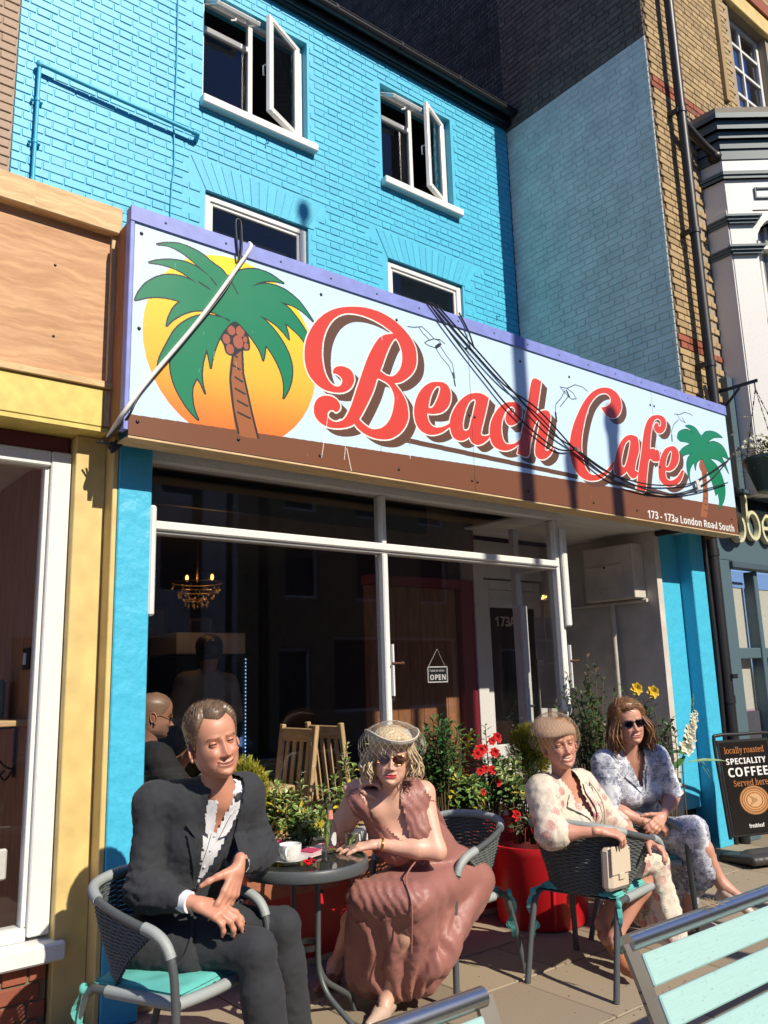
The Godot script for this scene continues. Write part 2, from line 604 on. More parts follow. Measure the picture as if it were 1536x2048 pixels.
# a wall face with openings, in its own xy, thickness going back
func pierced(w: float, h: float, holes: Array, thick: float, xf: Transform3D) -> MB:
	var xs := [0.0, w]
	var ys := [0.0, h]
	for r in holes:
		for q in [r.position.x, r.end.x]: if q > 0.0 and q < w and not xs.has(q): xs.append(q)
		for q in [r.position.y, r.end.y]: if q > 0.0 and q < h and not ys.has(q): ys.append(q)
	xs.sort(); ys.sort()
	var b := MB.new()
	for i in xs.size() - 1:
		var run := -1.0
		for j in ys.size():
			var open := true
			if j < ys.size() - 1:
				var mid := Vector2((xs[i] + xs[i + 1]) * 0.5, (ys[j] + ys[j + 1]) * 0.5)
				open = false
				for r in holes: if r.has_point(mid): open = true
			if open and run >= 0.0:
				b.box(xf * Vector3((xs[i] + xs[i + 1]) * 0.5, (run + ys[j]) * 0.5, -thick * 0.5), Vector3(xs[i + 1] - xs[i], ys[j] - run, thick), xf.basis)
				run = -1.0
			elif not open and run < 0.0: run = ys[j]
	return b

func frame(b: MB, lo: Vector2, hi: Vector2, w: float, z0: float, z1: float, xf := Transform3D.IDENTITY) -> void: # four bars butted end to end
	for q in [[lo.x, lo.y, lo.x + w, hi.y], [hi.x - w, lo.y, hi.x, hi.y], [lo.x + w, lo.y, hi.x - w, lo.y + w], [lo.x + w, hi.y - w, hi.x - w, hi.y]]:
		var c := Vector3((q[0] + q[2]) * 0.5, (q[1] + q[3]) * 0.5, (z0 + z1) * 0.5)
		b.box(xf * c, Vector3(q[2] - q[0], q[3] - q[1], z1 - z0), xf.basis, 0.006)

func slab1(lo: Vector3, hi: Vector3, bev := 0.0) -> MB:
	var b := MB.new()
	b.span(lo, hi, bev)
	return b

# ---- ground
func ground() -> void:
	kind(obj("ground", slab1(Vector3(-60, -0.6, -60), Vector3(80, -0.13, 80)), M.bed), "structure")
	var pv: Node3D = kind(obj("pavement", slab1(Vector3(-14, -0.12, -0.9), Vector3(22, -0.006, 6.3)), M.bed), "structure")
	var kb := obj("kerb", slab1(Vector3(-14, -0.125, 6.3), Vector3(22, 0.0, 6.45), 0.012), M.cream, pv)
	kb.set_meta("kind", "structure")
	kind(obj("road", slab1(Vector3(-40, -0.125, 6.45), Vector3(50, -0.115, 13.5)), M.asphalt), "structure")
	kind(obj("far_pavement", slab1(Vector3(-40, -0.12, 13.5), Vector3(50, 0.0, 16.0)), M.slab1), "structure")
	# slabs laid in rows along the street, as in the photograph about 0.62 by 0.46
	var z := -0.1
	var row := 0
	var made := {}
	while z < 6.2:
		var d: float = [0.6, 0.45, 0.6][row % 3]
		var x := -3.0 - 0.3 * (row % 2)
		while x < 12.0:
			var w: float = 0.6 if rng.randf() < 0.75 else 0.9
			var key := Vector2(w, d)
			if not made.has(key):
				var b := MB.new()
				b.box(Vector3.ZERO, Vector3(w - 0.008, 0.05, d - 0.008), Basis.IDENTITY, 0.004)
				made[key] = b.mesh()
			var o := put("paving_slab", made[key], M["slab%d" % (rng.randi() % 4)], pv)
			o.position = Vector3(x + w * 0.5, -0.025 + rng.randf_range(-0.0015, 0.0015), z + d * 0.5)
			o.rotation = Vector3(rng.randf_range(-0.002, 0.002), 0, rng.randf_range(-0.002, 0.002))
			x += w
		z += d
		row += 1

# ---- the blue upper storeys, set back two metres behind the shop front
func upper_house() -> void:
	var t := thing("blue_house", "bright blue painted brick house with two open white casement windows under a black gutter", "building", Vector3(4.2, 0, -2.05))
	var xf := Transform3D(Basis.IDENTITY, Vector3(1.37, 4.0, -2.056))
	var W := 5.73
	var holes := [Rect2(1.585, 2.80, 1.155, 1.16), Rect2(3.70, 2.80, 1.05, 1.16), Rect2(1.63, 0.5, 1.10, 1.36), Rect2(3.73, 0.5, 1.09, 1.36)]
	obj("wall", pierced(W, 4.3, holes, 0.24, xf), M.blue, t)
	var skip := func(rc: Rect2) -> bool:
		for h in holes: if h.grow(0.002).intersects(rc): return true
		if rc.position.y < 0.85: return true
		for hx in [2.18, 4.275]: # the flat arches over the lower windows
			var q: float = rc.get_center().y - 1.86
			if q > 0.0 and q < 0.30 and absf(rc.get_center().x - hx) < 0.58 + q * 0.55 + rc.size.x * 0.3: return true
		return false
	bricks(t, xf, W, 4.26, [M.blue0, M.blue1, M.blue2], skip, 300, 0.0755, 0.1, 0.014, 0.0018)
	# flat arches of soldier bricks, fanning out
	for hx in [2.18, 4.275]:
		for i in 15:
			var a := (i - 7.0) / 7.5
			var b := (i - 6.06) / 7.5
			var poly := PackedVector2Array([Vector2(hx + a * 0.58, 1.865), Vector2(hx + b * 0.58, 1.865), Vector2(hx + b * 0.745, 2.155), Vector2(hx + a * 0.745, 2.155)])
			var m := MB.new()
			m.prism(poly, 0.009, xf * Transform3D(Basis.IDENTITY, Vector3(0, 0, -0.003 + rng.randf_range(0, 0.0012))))
			obj("arch_brick", m, M["blue%d" % (i % 3)], t)
	# windows
	for k in 2:
		var x0: float = [2.958, 5.073][k]
		var x1: float = [4.107, 6.117][k]
		sash_window(t, x0, x1, 6.80, 7.955)
		var s := MB.new()
		s.span(Vector3(x0 - 0.03, 6.685, -2.2), Vector3(x1 + 0.075, 6.775, -1.965), 0.01)
		s.span(Vector3(x0 + 0.002, 6.777, -2.2), Vector3(x1 - 0.002, 6.80, -2.02), 0.004)
		obj("sill", s, M.upvc, t)
	for k in 2:
		var x0: float = [3.003, 5.103][k]
		var x1: float = [4.097, 6.187][k]
		var fr := MB.new()
		frame(fr, Vector2(x0, 4.5), Vector2(x1, 5.855), 0.065, -2.15, -2.085)
		frame(fr, Vector2(x0 + 0.067, 4.567), Vector2(x1 - 0.067, 5.788), 0.03, -2.14, -2.10)
		var w := obj("window", fr, M.upvc, t)
		obj("pane", slab1(Vector3(x0 + 0.095, 4.6, -2.125), Vector3(x1 - 0.095, 5.755, -2.119)), M.dusty, w)
		obj("blind", slab1(Vector3(x0 + 0.1, 4.6, -2.27), Vector3(x1 - 0.1, 5.75, -2.26)), grain(L(0.07, 0.07, 0.075), 0.95, M.speck, 0.12), w)
	# gutter, fascia and soffit
	var g := MB.new()
	g.span(Vector3(1.3, 8.255, -1.99), Vector3(7.095, 8.40, -1.955), 0.006)
	g.span(Vector3(1.3, 8.24, -2.05), Vector3(7.095, 8.26, -1.992), 0.004)
	obj("fascia_board", g, M.black, t)
	var gut := MB.new()
	var prof := []
	for i in 9: prof.append(Vector2(-1.895 + 0.062 * cos(PI + PI * i / 8.0), 8.385 + 0.062 * sin(PI + PI * i / 8.0)))
	for i in 8:
		gut.face([Vector3(1.3, prof[i].y, prof[i].x), Vector3(7.09, prof[i].y, prof[i].x), Vector3(7.09, prof[i + 1].y, prof[i + 1].x), Vector3(1.3, prof[i + 1].y, prof[i + 1].x)], Vector3(4, 8.385, -1.895))
	gut.tube([Vector3(1.3, 8.39, -1.833), Vector3(7.09, 8.39, -1.833)], 0.008, 6)
	for i in 7: gut.tube([Vector3(1.7 + i * 0.88, 8.385, -1.895), Vector3(1.73 + i * 0.88, 8.385, -1.895)], 0.067, 14)
	obj("gutter", gut, M.black, t)
	var rf := MB.new()
	rf.face([Vector3(1.2, 8.42, -1.88), Vector3(7.095, 8.42, -1.88), Vector3(7.095, 11.2, -6.0), Vector3(1.2, 11.2, -6.0)], Vector3(4, 8, -6))
	rf.span(Vector3(1.2, 8.3, -6.1), Vector3(7.09, 8.31, -2.3))
	obj("roof", rf, M.tile, t)
	obj("back_room", slab1(Vector3(1.4, 4.5, -5.0), Vector3(7.0, 8.25, -4.9)), M.darkbrown, t)
	obj("floor", slab1(Vector3(1.4, 5.95, -4.9), Vector3(7.0, 6.2, -2.31)), M.darkbrown, t)
	obj("shop_roof", slab1(Vector3(1.47, 3.2, -2.05), Vector3(7.09, 3.35, 0.1)), M.tile, t)
	# the next house, painted beige, left of the blue one
	var n := thing("beige_house", "beige painted brick wall of the house left of the blue one", "building", Vector3(0, 0, -2.05))
	obj("wall", slab1(Vector3(-6, 2.9, -2.3), Vector3(1.365, 9, -2.056)), M.beige, n)
	bricks(n, Transform3D(Basis.IDENTITY, Vector3(-0.1, 4.0, -2.052)), 1.46, 4.2, [M.beige], null, 300, 0.0755, 0.06)
	# painted pipes and wires on the wall
	var p := MB.new()
	p.tube([Vector3(1.525, 5.2, -2.0), Vector3(1.525, 6.36, -2.0)], 0.014, 10)
	p.ball(Vector3(1.525, 6.385, -2.0), Vector3(0.03, 0.035, 0.03))
	for y in [5.68, 6.05, 5.35]:
		p.tube([Vector3(1.525, y, -2.0), Vector3(1.525, y + 0.03, -2.0)], 0.019, 10)
		for sx in [-0.035, 0.035]: p.ball(Vector3(1.525 + sx, y + 0.015, -2.03), Vector3(0.012, 0.012, 0.02))
	tag(obj("waste_pipe", p, M.blue, self), "thin upright pipe painted blue, at the left end of the blue wall", "pipe")
	var p2 := MB.new()
	p2.tube([Vector3(1.53, 6.38, -1.99), Vector3(1.9, 6.36, -1.985), Vector3(2.4, 6.345, -1.98), Vector3(2.86, 6.33, -1.98)], 0.019, 10)
	p2.tube([Vector3(2.83, 6.332, -1.98), Vector3(2.89, 6.33, -1.98)], 0.026, 10)
	p2.tube([Vector3(2.88, 6.33, -1.98), Vector3(2.895, 6.31, -2.05)], 0.021, 10)
	tag(obj("overflow_pipe", p2, M.blue, self), "long sloping pipe painted blue, running to the right along the blue wall", "pipe")
	var wi := MB.new()
	wi.tube(smooth([Vector3(2.66, 3.4, -2.035), Vector3(2.665, 5.5, -2.035), Vector3(2.69, 5.98, -2.036), Vector3(2.68, 6.4, -2.036), Vector3(2.69, 7.0, -2.034), Vector3(2.685, 8.2, -2.034)], 6), 0.006, 6)
	tag(obj("wall_cable", wi, M.blue, self), "thin cable painted blue, hanging straight down the blue wall left of the windows", "cable")
	var ho := MB.new()
	for q in [[Vector2(1.9, 5.36), 0], [Vector2(3.62, 6.58), 0], [Vector2(6.78, 5.95), 1], [Vector2(6.82, 8.02), 1], [Vector2(6.72, 5.62), 1]]:
		var at := Vector3(q[0].x, q[0].y, -2.03)
		ho.tube([at + Vector3(0, 0.02, -0.03), at, at + Vector3(0, -0.015, 0.02), at + Vector3(0, 0.0, 0.035)], 0.006, 6)
	obj("wall_hook", ho, M.bluefoot, t)

func sash_window(t: Node3D, x0: float, x1: float, y0: float, y1: float) -> void:
	var fr := MB.new()
	var zb := -2.20
	var zf := -2.145
	frame(fr, Vector2(x0, y0), Vector2(x1, y1), 0.05, zb, zf)
	var xm := lerpf(x0, x1, 0.475)
	fr.span(Vector3(xm - 0.025, y0 + 0.05, zb), Vector3(xm + 0.025, y1 - 0.05, zf), 0.005)
	var yt := y1 - 0.33
	fr.span(Vector3(x0 + 0.05, yt - 0.03, zb), Vector3(xm - 0.025, yt + 0.03, zf), 0.005)
	var w := obj("window", fr, M.upvc, t)
	obj("pane", slab1(Vector3(x0 + 0.05, y0 + 0.05, -2.177), Vector3(xm - 0.025, yt - 0.03, -2.171)), M.dusty, w)
	# top-hung vent, pushed out at the bottom
	var v := MB.new()
	var vx := Transform3D(Basis(Vector3.RIGHT, -0.95), Vector3(0, y1 - 0.05, zf))
	frame(v, Vector2(x0 + 0.052, -0.30), Vector2(xm - 0.027, 0), 0.045, -0.02, 0.02, vx)
	v.tube([vx * Vector3(lerpf(x0, xm, 0.5), -0.27, -0.03), vx * Vector3(lerpf(x0, xm, 0.5), -0.30, -0.07), vx * Vector3(lerpf(x0, xm, 0.42), -0.30, -0.09)], 0.009, 6)
	obj("vent", v, M.upvc, w)
	var vp := MB.new()
	vp.box(vx * Vector3((x0 + xm) * 0.5, -0.15, 0), Vector3(xm - x0 - 0.17, 0.21, 0.006), vx.basis)
	obj("vent_pane", vp, M.dusty, w)
	# side-hung casement, standing open on its right-hand hinges
	var c := MB.new()
	var wd := x1 - 0.05 - (xm + 0.025)
	var cx := Transform3D(Basis(Vector3.UP, 0.42), Vector3(x1 - 0.055, 0, zf + 0.01))
	frame(c, Vector2(-wd, y0 + 0.045), Vector2(0, y1 - 0.045), 0.055, -0.025, 0.025, cx)
	frame(c, Vector2(-wd + 0.057, y0 + 0.102), Vector2(-0.057, y1 - 0.102), 0.016, -0.012, 0.018, cx)
	c.tube([cx * Vector3(-wd + 0.02, (y0 + y1) * 0.5, -0.03), cx * Vector3(-wd + 0.02, (y0 + y1) * 0.5, -0.07), cx * Vector3(-wd + 0.025, (y0 + y1) * 0.5 - 0.1, -0.07)], 0.009, 6)
	obj("casement", c, M.upvc, w)
	var cp := MB.new()
	cp.box(cx * Vector3(-wd * 0.5, (y0 + y1) * 0.5, 0), Vector3(wd - 0.11, y1 - y0 - 0.2, 0.006), cx.basis)
	obj("casement_pane", cp, M.dusty, w)

# ---- the taller yellow brick house on the right
func right_house() -> void:
	var t := thing("yellow_brick_house", "tall yellow brick house with a grey-white bay and pale green side wall", "building", Vector3(8.5, 0, -0.02))
	# side wall seen above the blue house: pale paint below, sooty brick above and behind
	var side := Transform3D(Basis(Vector3(0, 0, 1), Vector3.UP, Vector3(-1, 0, 0)), Vector3(7.107, 3.3, -2.05))
	obj("side_wall", slab1(Vector3(7.112, 0, -9.0), Vector3(7.4, 15, -0.03)), M.sootmortar, t)
	obj("render_coat", slab1(Vector3(7.1095, 3.3, -2.04), Vector3(7.1125, 8.205, -0.032)), M.pale, t)
	var pale_to := 4.92
	bricks(t, side, 2.015, pale_to, [M.pale], null, 90, 0.0755, 0.05, 0.010, 0.001)
	bricks(t, Transform3D(side.basis, Vector3(7.107, 3.3 + 0.0755 * 65, -2.05)), 2.015, 4.5, [M.grimy0, M.grimy1, M.grimy2], null, 60, 0.0755, 0.12, 0.018, 0.004)
	for i in 3: M["soot%d" % i] = grain(L(0.035 + 0.008 * i, 0.028 + 0.006 * i, 0.025 + 0.005 * i), 0.95, M.blotch, 0.5, M.speck, 0.3)
	bricks(t, Transform3D(side.basis, Vector3(7.114, 8.3, -7.0)), 4.95, 5.2, [M.soot0, M.soot1, M.soot2], null, 0, 0.0755, 0.12, 0.016, 0.004)
	# front
	var front := Transform3D(Basis.IDENTITY, Vector3(7.115, 2.9, -0.02))
	obj("wall", pierced(6.0, 11.0, [Rect2(1.98, 5.35, 0.95, 1.45)], 0.3, Transform3D(Basis.IDENTITY, Vector3(7.115, 2.9, -0.03))), M.mortar, t)
	var skip := func(rc: Rect2) -> bool:
		if Rect2(1.98, 5.35, 0.95, 1.45).intersects(rc): return true
		if rc.end.x > 0.86 and rc.end.y < 4.75: return true
		if rc.end.y < 1.1: return true
		return rc.position.x > 3.2
	var band := func(rc: Rect2) -> int:
		var y := rc.get_center().y + 2.9
		if absf(y - 4.69) < 0.075 or absf(y - 7.66) < 0.075: return 3 + rng.randi() % 3
		return rng.randi() % 3
	bricks(t, front, 3.2, 8.4, [M.stock0, M.stock1, M.stock2, M.redbrick0, M.redbrick1, M.redbrick2], skip, 150, 0.0755, 0.02, 0.016, 0.002, band)
	# upper right sash window with its painted head
	var fr := MB.new()
	frame(fr, Vector2(9.10, 8.25), Vector2(10.045, 9.70), 0.06, -0.2, -0.13)
	fr.span(Vector3(9.54, 8.31, -0.19), Vector3(9.575, 9.64, -0.14))
	for y in [8.62, 9.0, 9.35]: fr.span(Vector3(9.16, y - 0.018, -0.19), Vector3(9.985, y + 0.018, -0.142))
	var w := obj("window", fr, M.white, t)
	obj("pane", slab1(Vector3(9.16, 8.3, -0.172), Vector3(9.99, 9.65, -0.166)), M.dusty, w)
	obj("lintel", slab1(Vector3(8.98, 9.70, -0.1), Vector3(10.3, 9.95, 0.03), 0.01), M.yellow, t)
	obj("red_brick_course", slab1(Vector3(8.98, 9.955, -0.1), Vector3(10.3, 10.15, 0.06), 0.01), M.redbrick1, t)
	obj("strip", slab1(Vector3(8.66, 8.1, -0.02), Vector3(8.74, 11, 0.035), 0.004), M.stock0, t)
	bay(t)
	# downpipe on its brackets, with the branch from the bay
	var p := MB.new()
	p.tube([Vector3(7.42, 12, 0.11), Vector3(7.42, 3.3, 0.11)], 0.05, 16)
	for y in [4.45, 5.9, 7.3, 8.9]: p.tube([Vector3(7.42, y, 0.11), Vector3(7.42, y + 0.05, 0.11)], 0.058, 16)
	p.tube(smooth([Vector3(7.42, 7.22, 0.11), Vector3(7.52, 7.16, 0.12), Vector3(7.75, 7.05, 0.14), Vector3(7.9, 6.98, 0.17)], 5), 0.045, 12)
	p.ball(Vector3(7.93, 6.96, 0.16), Vector3(0.075, 0.07, 0.075))
	for y in [4.47, 5.92, 7.32]:
		p.bar(Vector3(7.36, y, -0.02), Vector3(7.36, y, 0.11), 0.03, 0.05)
	tag(obj("downpipe", p, M.black, self), "tall black downpipe down the yellow brick house, with a branch to the bay", "pipe")

func bay(t: Node3D) -> void:
	# a canted bay: a short return, then a face turned outwards; built as one stack of mouldings per level
	var b := MB.new()
	var a := Vector2(7.93, -0.02)
	var c := Vector2(7.95, 0.22)
	var d := Vector2(8.95, 1.02)
	var e := Vector2(10.6, 1.02)
	var ring := func(y0: float, y1: float, out: float, mb: MB) -> void:
		var n1 := Vector2(-0.625, 0.78)
		var pts := [a + Vector2(-out, 0), c + Vector2(-out, out * 0.45), d + n1 * out + Vector2(0.25 * out, 0), e + Vector2(0, out)]
		var poly := PackedVector2Array([pts[0], pts[1], pts[2], pts[3], Vector2(10.6, -0.02)])
		mb.prism(poly, y1 - y0, Transform3D(Basis(Vector3(1, 0, 0), Vector3(0, 0, 1), Vector3(0, 1, 0)), Vector3(0, y0, 0)))
	ring.call(7.02, 7.12, 0.03, b); ring.call(7.12, 7.20, 0.07, b); ring.call(7.20, 7.30, 0.12, b); ring.call(7.30, 7.36, 0.17, b)
	ring.call(6.90, 7.02, 0.012, b); ring.call(6.66, 6.70, 0.035, b); ring.call(6.70, 6.74, 0.05, b)
	obj("cornice", b, M.slateboard, t)
	var top := MB.new()
	ring.call(7.36, 7.43, 0.15, top); ring.call(7.43, 7.50, 0.06, top)
	obj("bay_roof", top, grain(L(0.30, 0.27, 0.22), 0.9, M.blotch, 0.5), t)
	var body := MB.new()
	ring.call(6.30, 6.66, 0.0, body)
	ring.call(6.74, 6.90, 0.0, body)
	# pillars either side of the arched light
	var u := (d - c).normalized()
	var nn := Vector2(-u.y, u.x)
	var face_xf := Transform3D(Basis(Vector3(u.x, 0, u.y), Vector3.UP, Vector3(nn.x, 0, nn.y)), Vector3(c.x, 0, c.y))
	body.span(Vector3(a.x, 3.2, a.y), Vector3(8.02, 6.30, 0.21))
	body.box(face_xf * Vector3(0.13, 4.75, -0.1), Vector3(0.26, 3.1, 0.2), face_xf.basis)
	body.box(face_xf * Vector3(1.15, 4.75, -0.1), Vector3(0.26, 3.1, 0.2), face_xf.basis)
	body.span(Vector3(8.95, 3.2, 0.0), Vector3(10.6, 4.5, 1.0))
	obj("bay_wall", body, M.white, t)
	var cap := MB.new()
	for y in [5.78, 6.13]:
		for q in [[0.0, 0.03, 0.02], [0.03, 0.06, 0.04], [0.06, 0.085, 0.06]]:
			cap.box(face_xf * Vector3(0.13, y + (q[0] + q[1]) * 0.5, -0.08), Vector3(0.26 + q[2] * 2.0, q[1] - q[0] - 0.001, 0.2 + q[2] * 2.0), face_xf.basis)
			cap.box(Vector3(7.97, y + (q[0] + q[1]) * 0.5, 0.1), Vector3(0.1 + q[2], q[1] - q[0] - 0.002, 0.22 + q[2]), Basis.IDENTITY)
	obj("capital", cap, M.slateboard, t)
	var pan := MB.new()
	frame(pan, Vector2(0.30, 6.42), Vector2(1.0, 6.56), 0.025, 0.0, 0.018, face_xf)
	obj("moulding", pan, M.slateboard, t)
	# arched head of the light: spandrel plate with a round-topped opening
	var sp := PackedVector2Array([Vector2(0.26, 6.30), Vector2(0.26, 5.95)])
	for i in 13: sp.append(Vector2(0.64 - 0.36 * cos(PI * i / 12.0), 5.95 + 0.30 * sin(PI * i / 12.0)))
	sp.append(Vector2(1.02, 5.95)); sp.append(Vector2(1.02, 6.30))
	var spm := MB.new()
	spm.prism(sp, 0.12, face_xf * Transform3D(Basis.IDENTITY, Vector3(0, 0, -0.13)))
	obj("arch_head", spm, M.white, t)
	var wn := MB.new()
	frame(wn, Vector2(0.27, 4.0), Vector2(1.01, 5.94), 0.05, -0.16, -0.10, face_xf)
	wn.box(face_xf * Vector3(0.64, 5.1, -0.13), Vector3(0.62, 0.05, 0.05), face_xf.basis)
	var w := obj("window", wn, M.white, t)
	var pn := MB.new()
	pn.box(face_xf * Vector3(0.64, 5.1, -0.19), Vector3(0.74, 2.2, 0.006), face_xf.basis)
	obj("pane", pn, M.dusty, w)
	var cu := MB.new()
	for i in 9:
		cu.tube([face_xf * Vector3(0.3 + i * 0.085, 6.2, -0.24), face_xf * Vector3(0.29 + i * 0.087, 4.9, -0.25 + 0.02 * (i % 2)), face_xf * Vector3(0.27 + i * 0.09, 4.0, -0.24)], 0.055, 8)
	obj("curtain", cu, M.white, w)
	# bird spikes along the lead
	var spk := MB.new()
	for i in 5:
		var at := Vector3(7.80 + i * 0.03, 7.36, 0.02 + i * 0.05)
		spk.tube([at, at + Vector3(-0.1 - 0.02 * i, 0.17, 0.0)], 0.003, 4)
		spk.tube([at, at + Vector3(-0.02, 0.2, 0.02)], 0.003, 4)
	obj("bird_spike", spk, M.dull, t)

# ---- the yellow shop on the left
func left_shop() -> void:
	var t := thing("yellow_shop", "small shop painted yellow with a boarded plywood fascia and a white framed window", "building", Vector3(0, 0, 0))
	obj("fascia_panel", slab1(Vector3(-3, 3.0, 0.06), Vector3(1.44, 3.86, 0.105), 0.002), M.ply, t)
	obj("cornice_board", slab1(Vector3(-3, 3.845, 0.05), Vector3(1.445, 3.995, 0.165), 0.006), M.pine, t)
	obj("batten", slab1(Vector3(1.405, 3.03, 0.106), Vector3(1.438, 3.843, 0.13), 0.003), M.pineup, t)
	obj("batten", slab1(Vector3(-3, 2.992, 0.106), Vector3(1.455, 3.027, 0.14), 0.003), M.pine, t)
	obj("yellow_board", slab1(Vector3(-3, 2.79, 0.05), Vector3(1.398, 2.989, 0.122), 0.003), M.yellowboard, t)
	obj("end_block", slab1(Vector3(1.40, 2.795, 0.05), Vector3(1.45, 2.989, 0.12), 0.003), M.pineup, t)
	obj("soffit", slab1(Vector3(-3, 2.765, -0.2), Vector3(1.45, 2.787, 0.118)), M.yellowboard, t)
	obj("beam", slab1(Vector3(-3, 2.68, -0.16), Vector3(1.30, 2.763, -0.075), 0.004), M.maroon, t)
	var sc := MB.new()
	for q in [[1.13, 3.60], [1.14, 3.22], [0.6, 3.6], [0.6, 3.25]]: sc.ball(Vector3(q[0], q[1], 0.107), Vector3(0.007, 0.007, 0.004), Basis.IDENTITY, 8, 5)
	obj("screw", sc, M.black, t)
	# pilaster with its narrow return
	var p := MB.new()
	p.span(Vector3(1.312, 0, -0.2), Vector3(1.465, 2.763, 0.0), 0.004)
	obj("pilaster", p, M.yellow, t)
	obj("pilaster_edge", slab1(Vector3(1.466, 0, -0.2), Vector3(1.492, 2.8, 0.105), 0.004), M.yellow, t)
	# white window frame
	var fr := MB.new()
	fr.span(Vector3(1.212, 0.41, -0.16), Vector3(1.311, 2.678, -0.055), 0.006)
	fr.span(Vector3(-3, 2.60, -0.16), Vector3(1.211, 2.678, -0.06), 0.006)
	fr.span(Vector3(1.19, 0.45, -0.15), Vector3(1.212, 2.6, -0.085), 0.003)
	var w := obj("window", fr, M.white, t)
	var si := MB.new()
	si.span(Vector3(-3, 0.31, -0.2), Vector3(1.36, 0.392, 0.035), 0.01)
	si.span(Vector3(-3, 0.393, -0.17), Vector3(1.21, 0.45, -0.07), 0.005)
	obj("sill", si, M.white, w)
	obj("pane", slab1(Vector3(-3, 0.45, -0.125), Vector3(1.2, 2.6, -0.119)), M.glass, w)
	# brick plinth below
	obj("plinth", slab1(Vector3(-3, 0, -0.3), Vector3(1.30, 0.31, -0.05)), M.sootmortar, t)
	bricks(t, Transform3D(Basis.IDENTITY, Vector3(-0.6, 0.0, -0.045)), 1.9, 0.305, [M.redbrick0, M.redbrick1, M.redbrick2], null, 80, 0.0755, 0.03)
	# inside: plank-lined wall, ceiling, floor
	obj("ceiling", slab1(Vector3(-3, 2.7, -4), Vector3(1.3, 2.8, -0.17)), M.cream, t)
	obj("floor", slab1(Vector3(-3, 0.05, -4), Vector3(1.3, 0.15, -0.2)), M.brownwood, t)
	obj("back_wall", slab1(Vector3(-3, 0.15, -4.1), Vector3(1.3, 2.7, -4.0)), M.planks, t)
	for i in 22:
		obj("wall_plank", slab1(Vector3(1.25, 0.15, -0.20 - 0.172 * (i + 1)), Vector3(1.275 + 0.003 * (i % 2), 2.7, -0.203 - 0.172 * i), 0.003), M.planks, t)
	obj("party_wall", slab1(Vector3(1.28, 0, -4.2), Vector3(1.46, 3.2, -0.202)), M.darkbrown, t)
	var sh := local("wall_shelf", "small wooden shelf on a black scrolled bracket inside the yellow shop window", "shelf", Vector3(1.25, 1.33, -0.62))
	obj("board", slab1(Vector3(-0.32, 0, -0.35), Vector3(0, 0.028, 0.35), 0.004), M.pine, sh)
	var br := MB.new()
	br.bar(Vector3(-0.012, -0.005, 0.1), Vector3(-0.012, -0.26, 0.1), 0.02, 0.012)
	br.bar(Vector3(-0.02, -0.012, 0.1), Vector3(-0.25, -0.012, 0.1), 0.02, 0.012)
	br.tube(smooth([Vector3(-0.02, -0.22, 0.1), Vector3(-0.06, -0.2, 0.1), Vector3(-0.12, -0.13, 0.1), Vector3(-0.2, -0.07, 0.1), Vector3(-0.23, -0.03, 0.1)], 5), 0.006, 6)
	br.tube(smooth([Vector3(-0.02, -0.23, 0.1), Vector3(-0.05, -0.27, 0.1), Vector3(-0.075, -0.245, 0.1), Vector3(-0.055, -0.225, 0.1)], 5), 0.006, 6)
	obj("bracket", br, M.black, sh)
	var sw := local("light_switch", "black framed white light switch on the plank wall inside the yellow shop", "switch", Vector3(1.247, 1.66, -0.42))
	obj("plate", slab1(Vector3(-0.01, -0.055, -0.055), Vector3(0, 0.055, 0.055), 0.003), M.black, sw)
	obj("rocker", slab1(Vector3(-0.016, -0.03, -0.025), Vector3(-0.011, 0.03, 0.025), 0.002), M.white, sw)
	var so := local("mop_head", "pale flat duster on a stick leaning in the yellow shop window", "duster", Vector3(1.12, 0.45, -0.28))
	obj("stick", slab1(Vector3(-0.012, 0, -0.01), Vector3(0.012, 0.18, 0.01), 0.003), M.white, so)
	obj("pad", slab1(Vector3(-0.045, 0.18, -0.015), Vector3(0.045, 0.32, 0.015), 0.008), M.white, so)
	var bx := local("radio", "dark teal box standing on the wooden shelf in the yellow shop", "radio", Vector3(1.1, 1.359, -0.66))
	obj("body", slab1(Vector3(-0.09, 0, -0.09), Vector3(0.09, 0.2, 0.09), 0.012), M.slate, bx)
	obj("dial", slab1(Vector3(-0.05, 0.05, 0.09), Vector3(0.05, 0.13, 0.095), 0.002), M.black, bx)

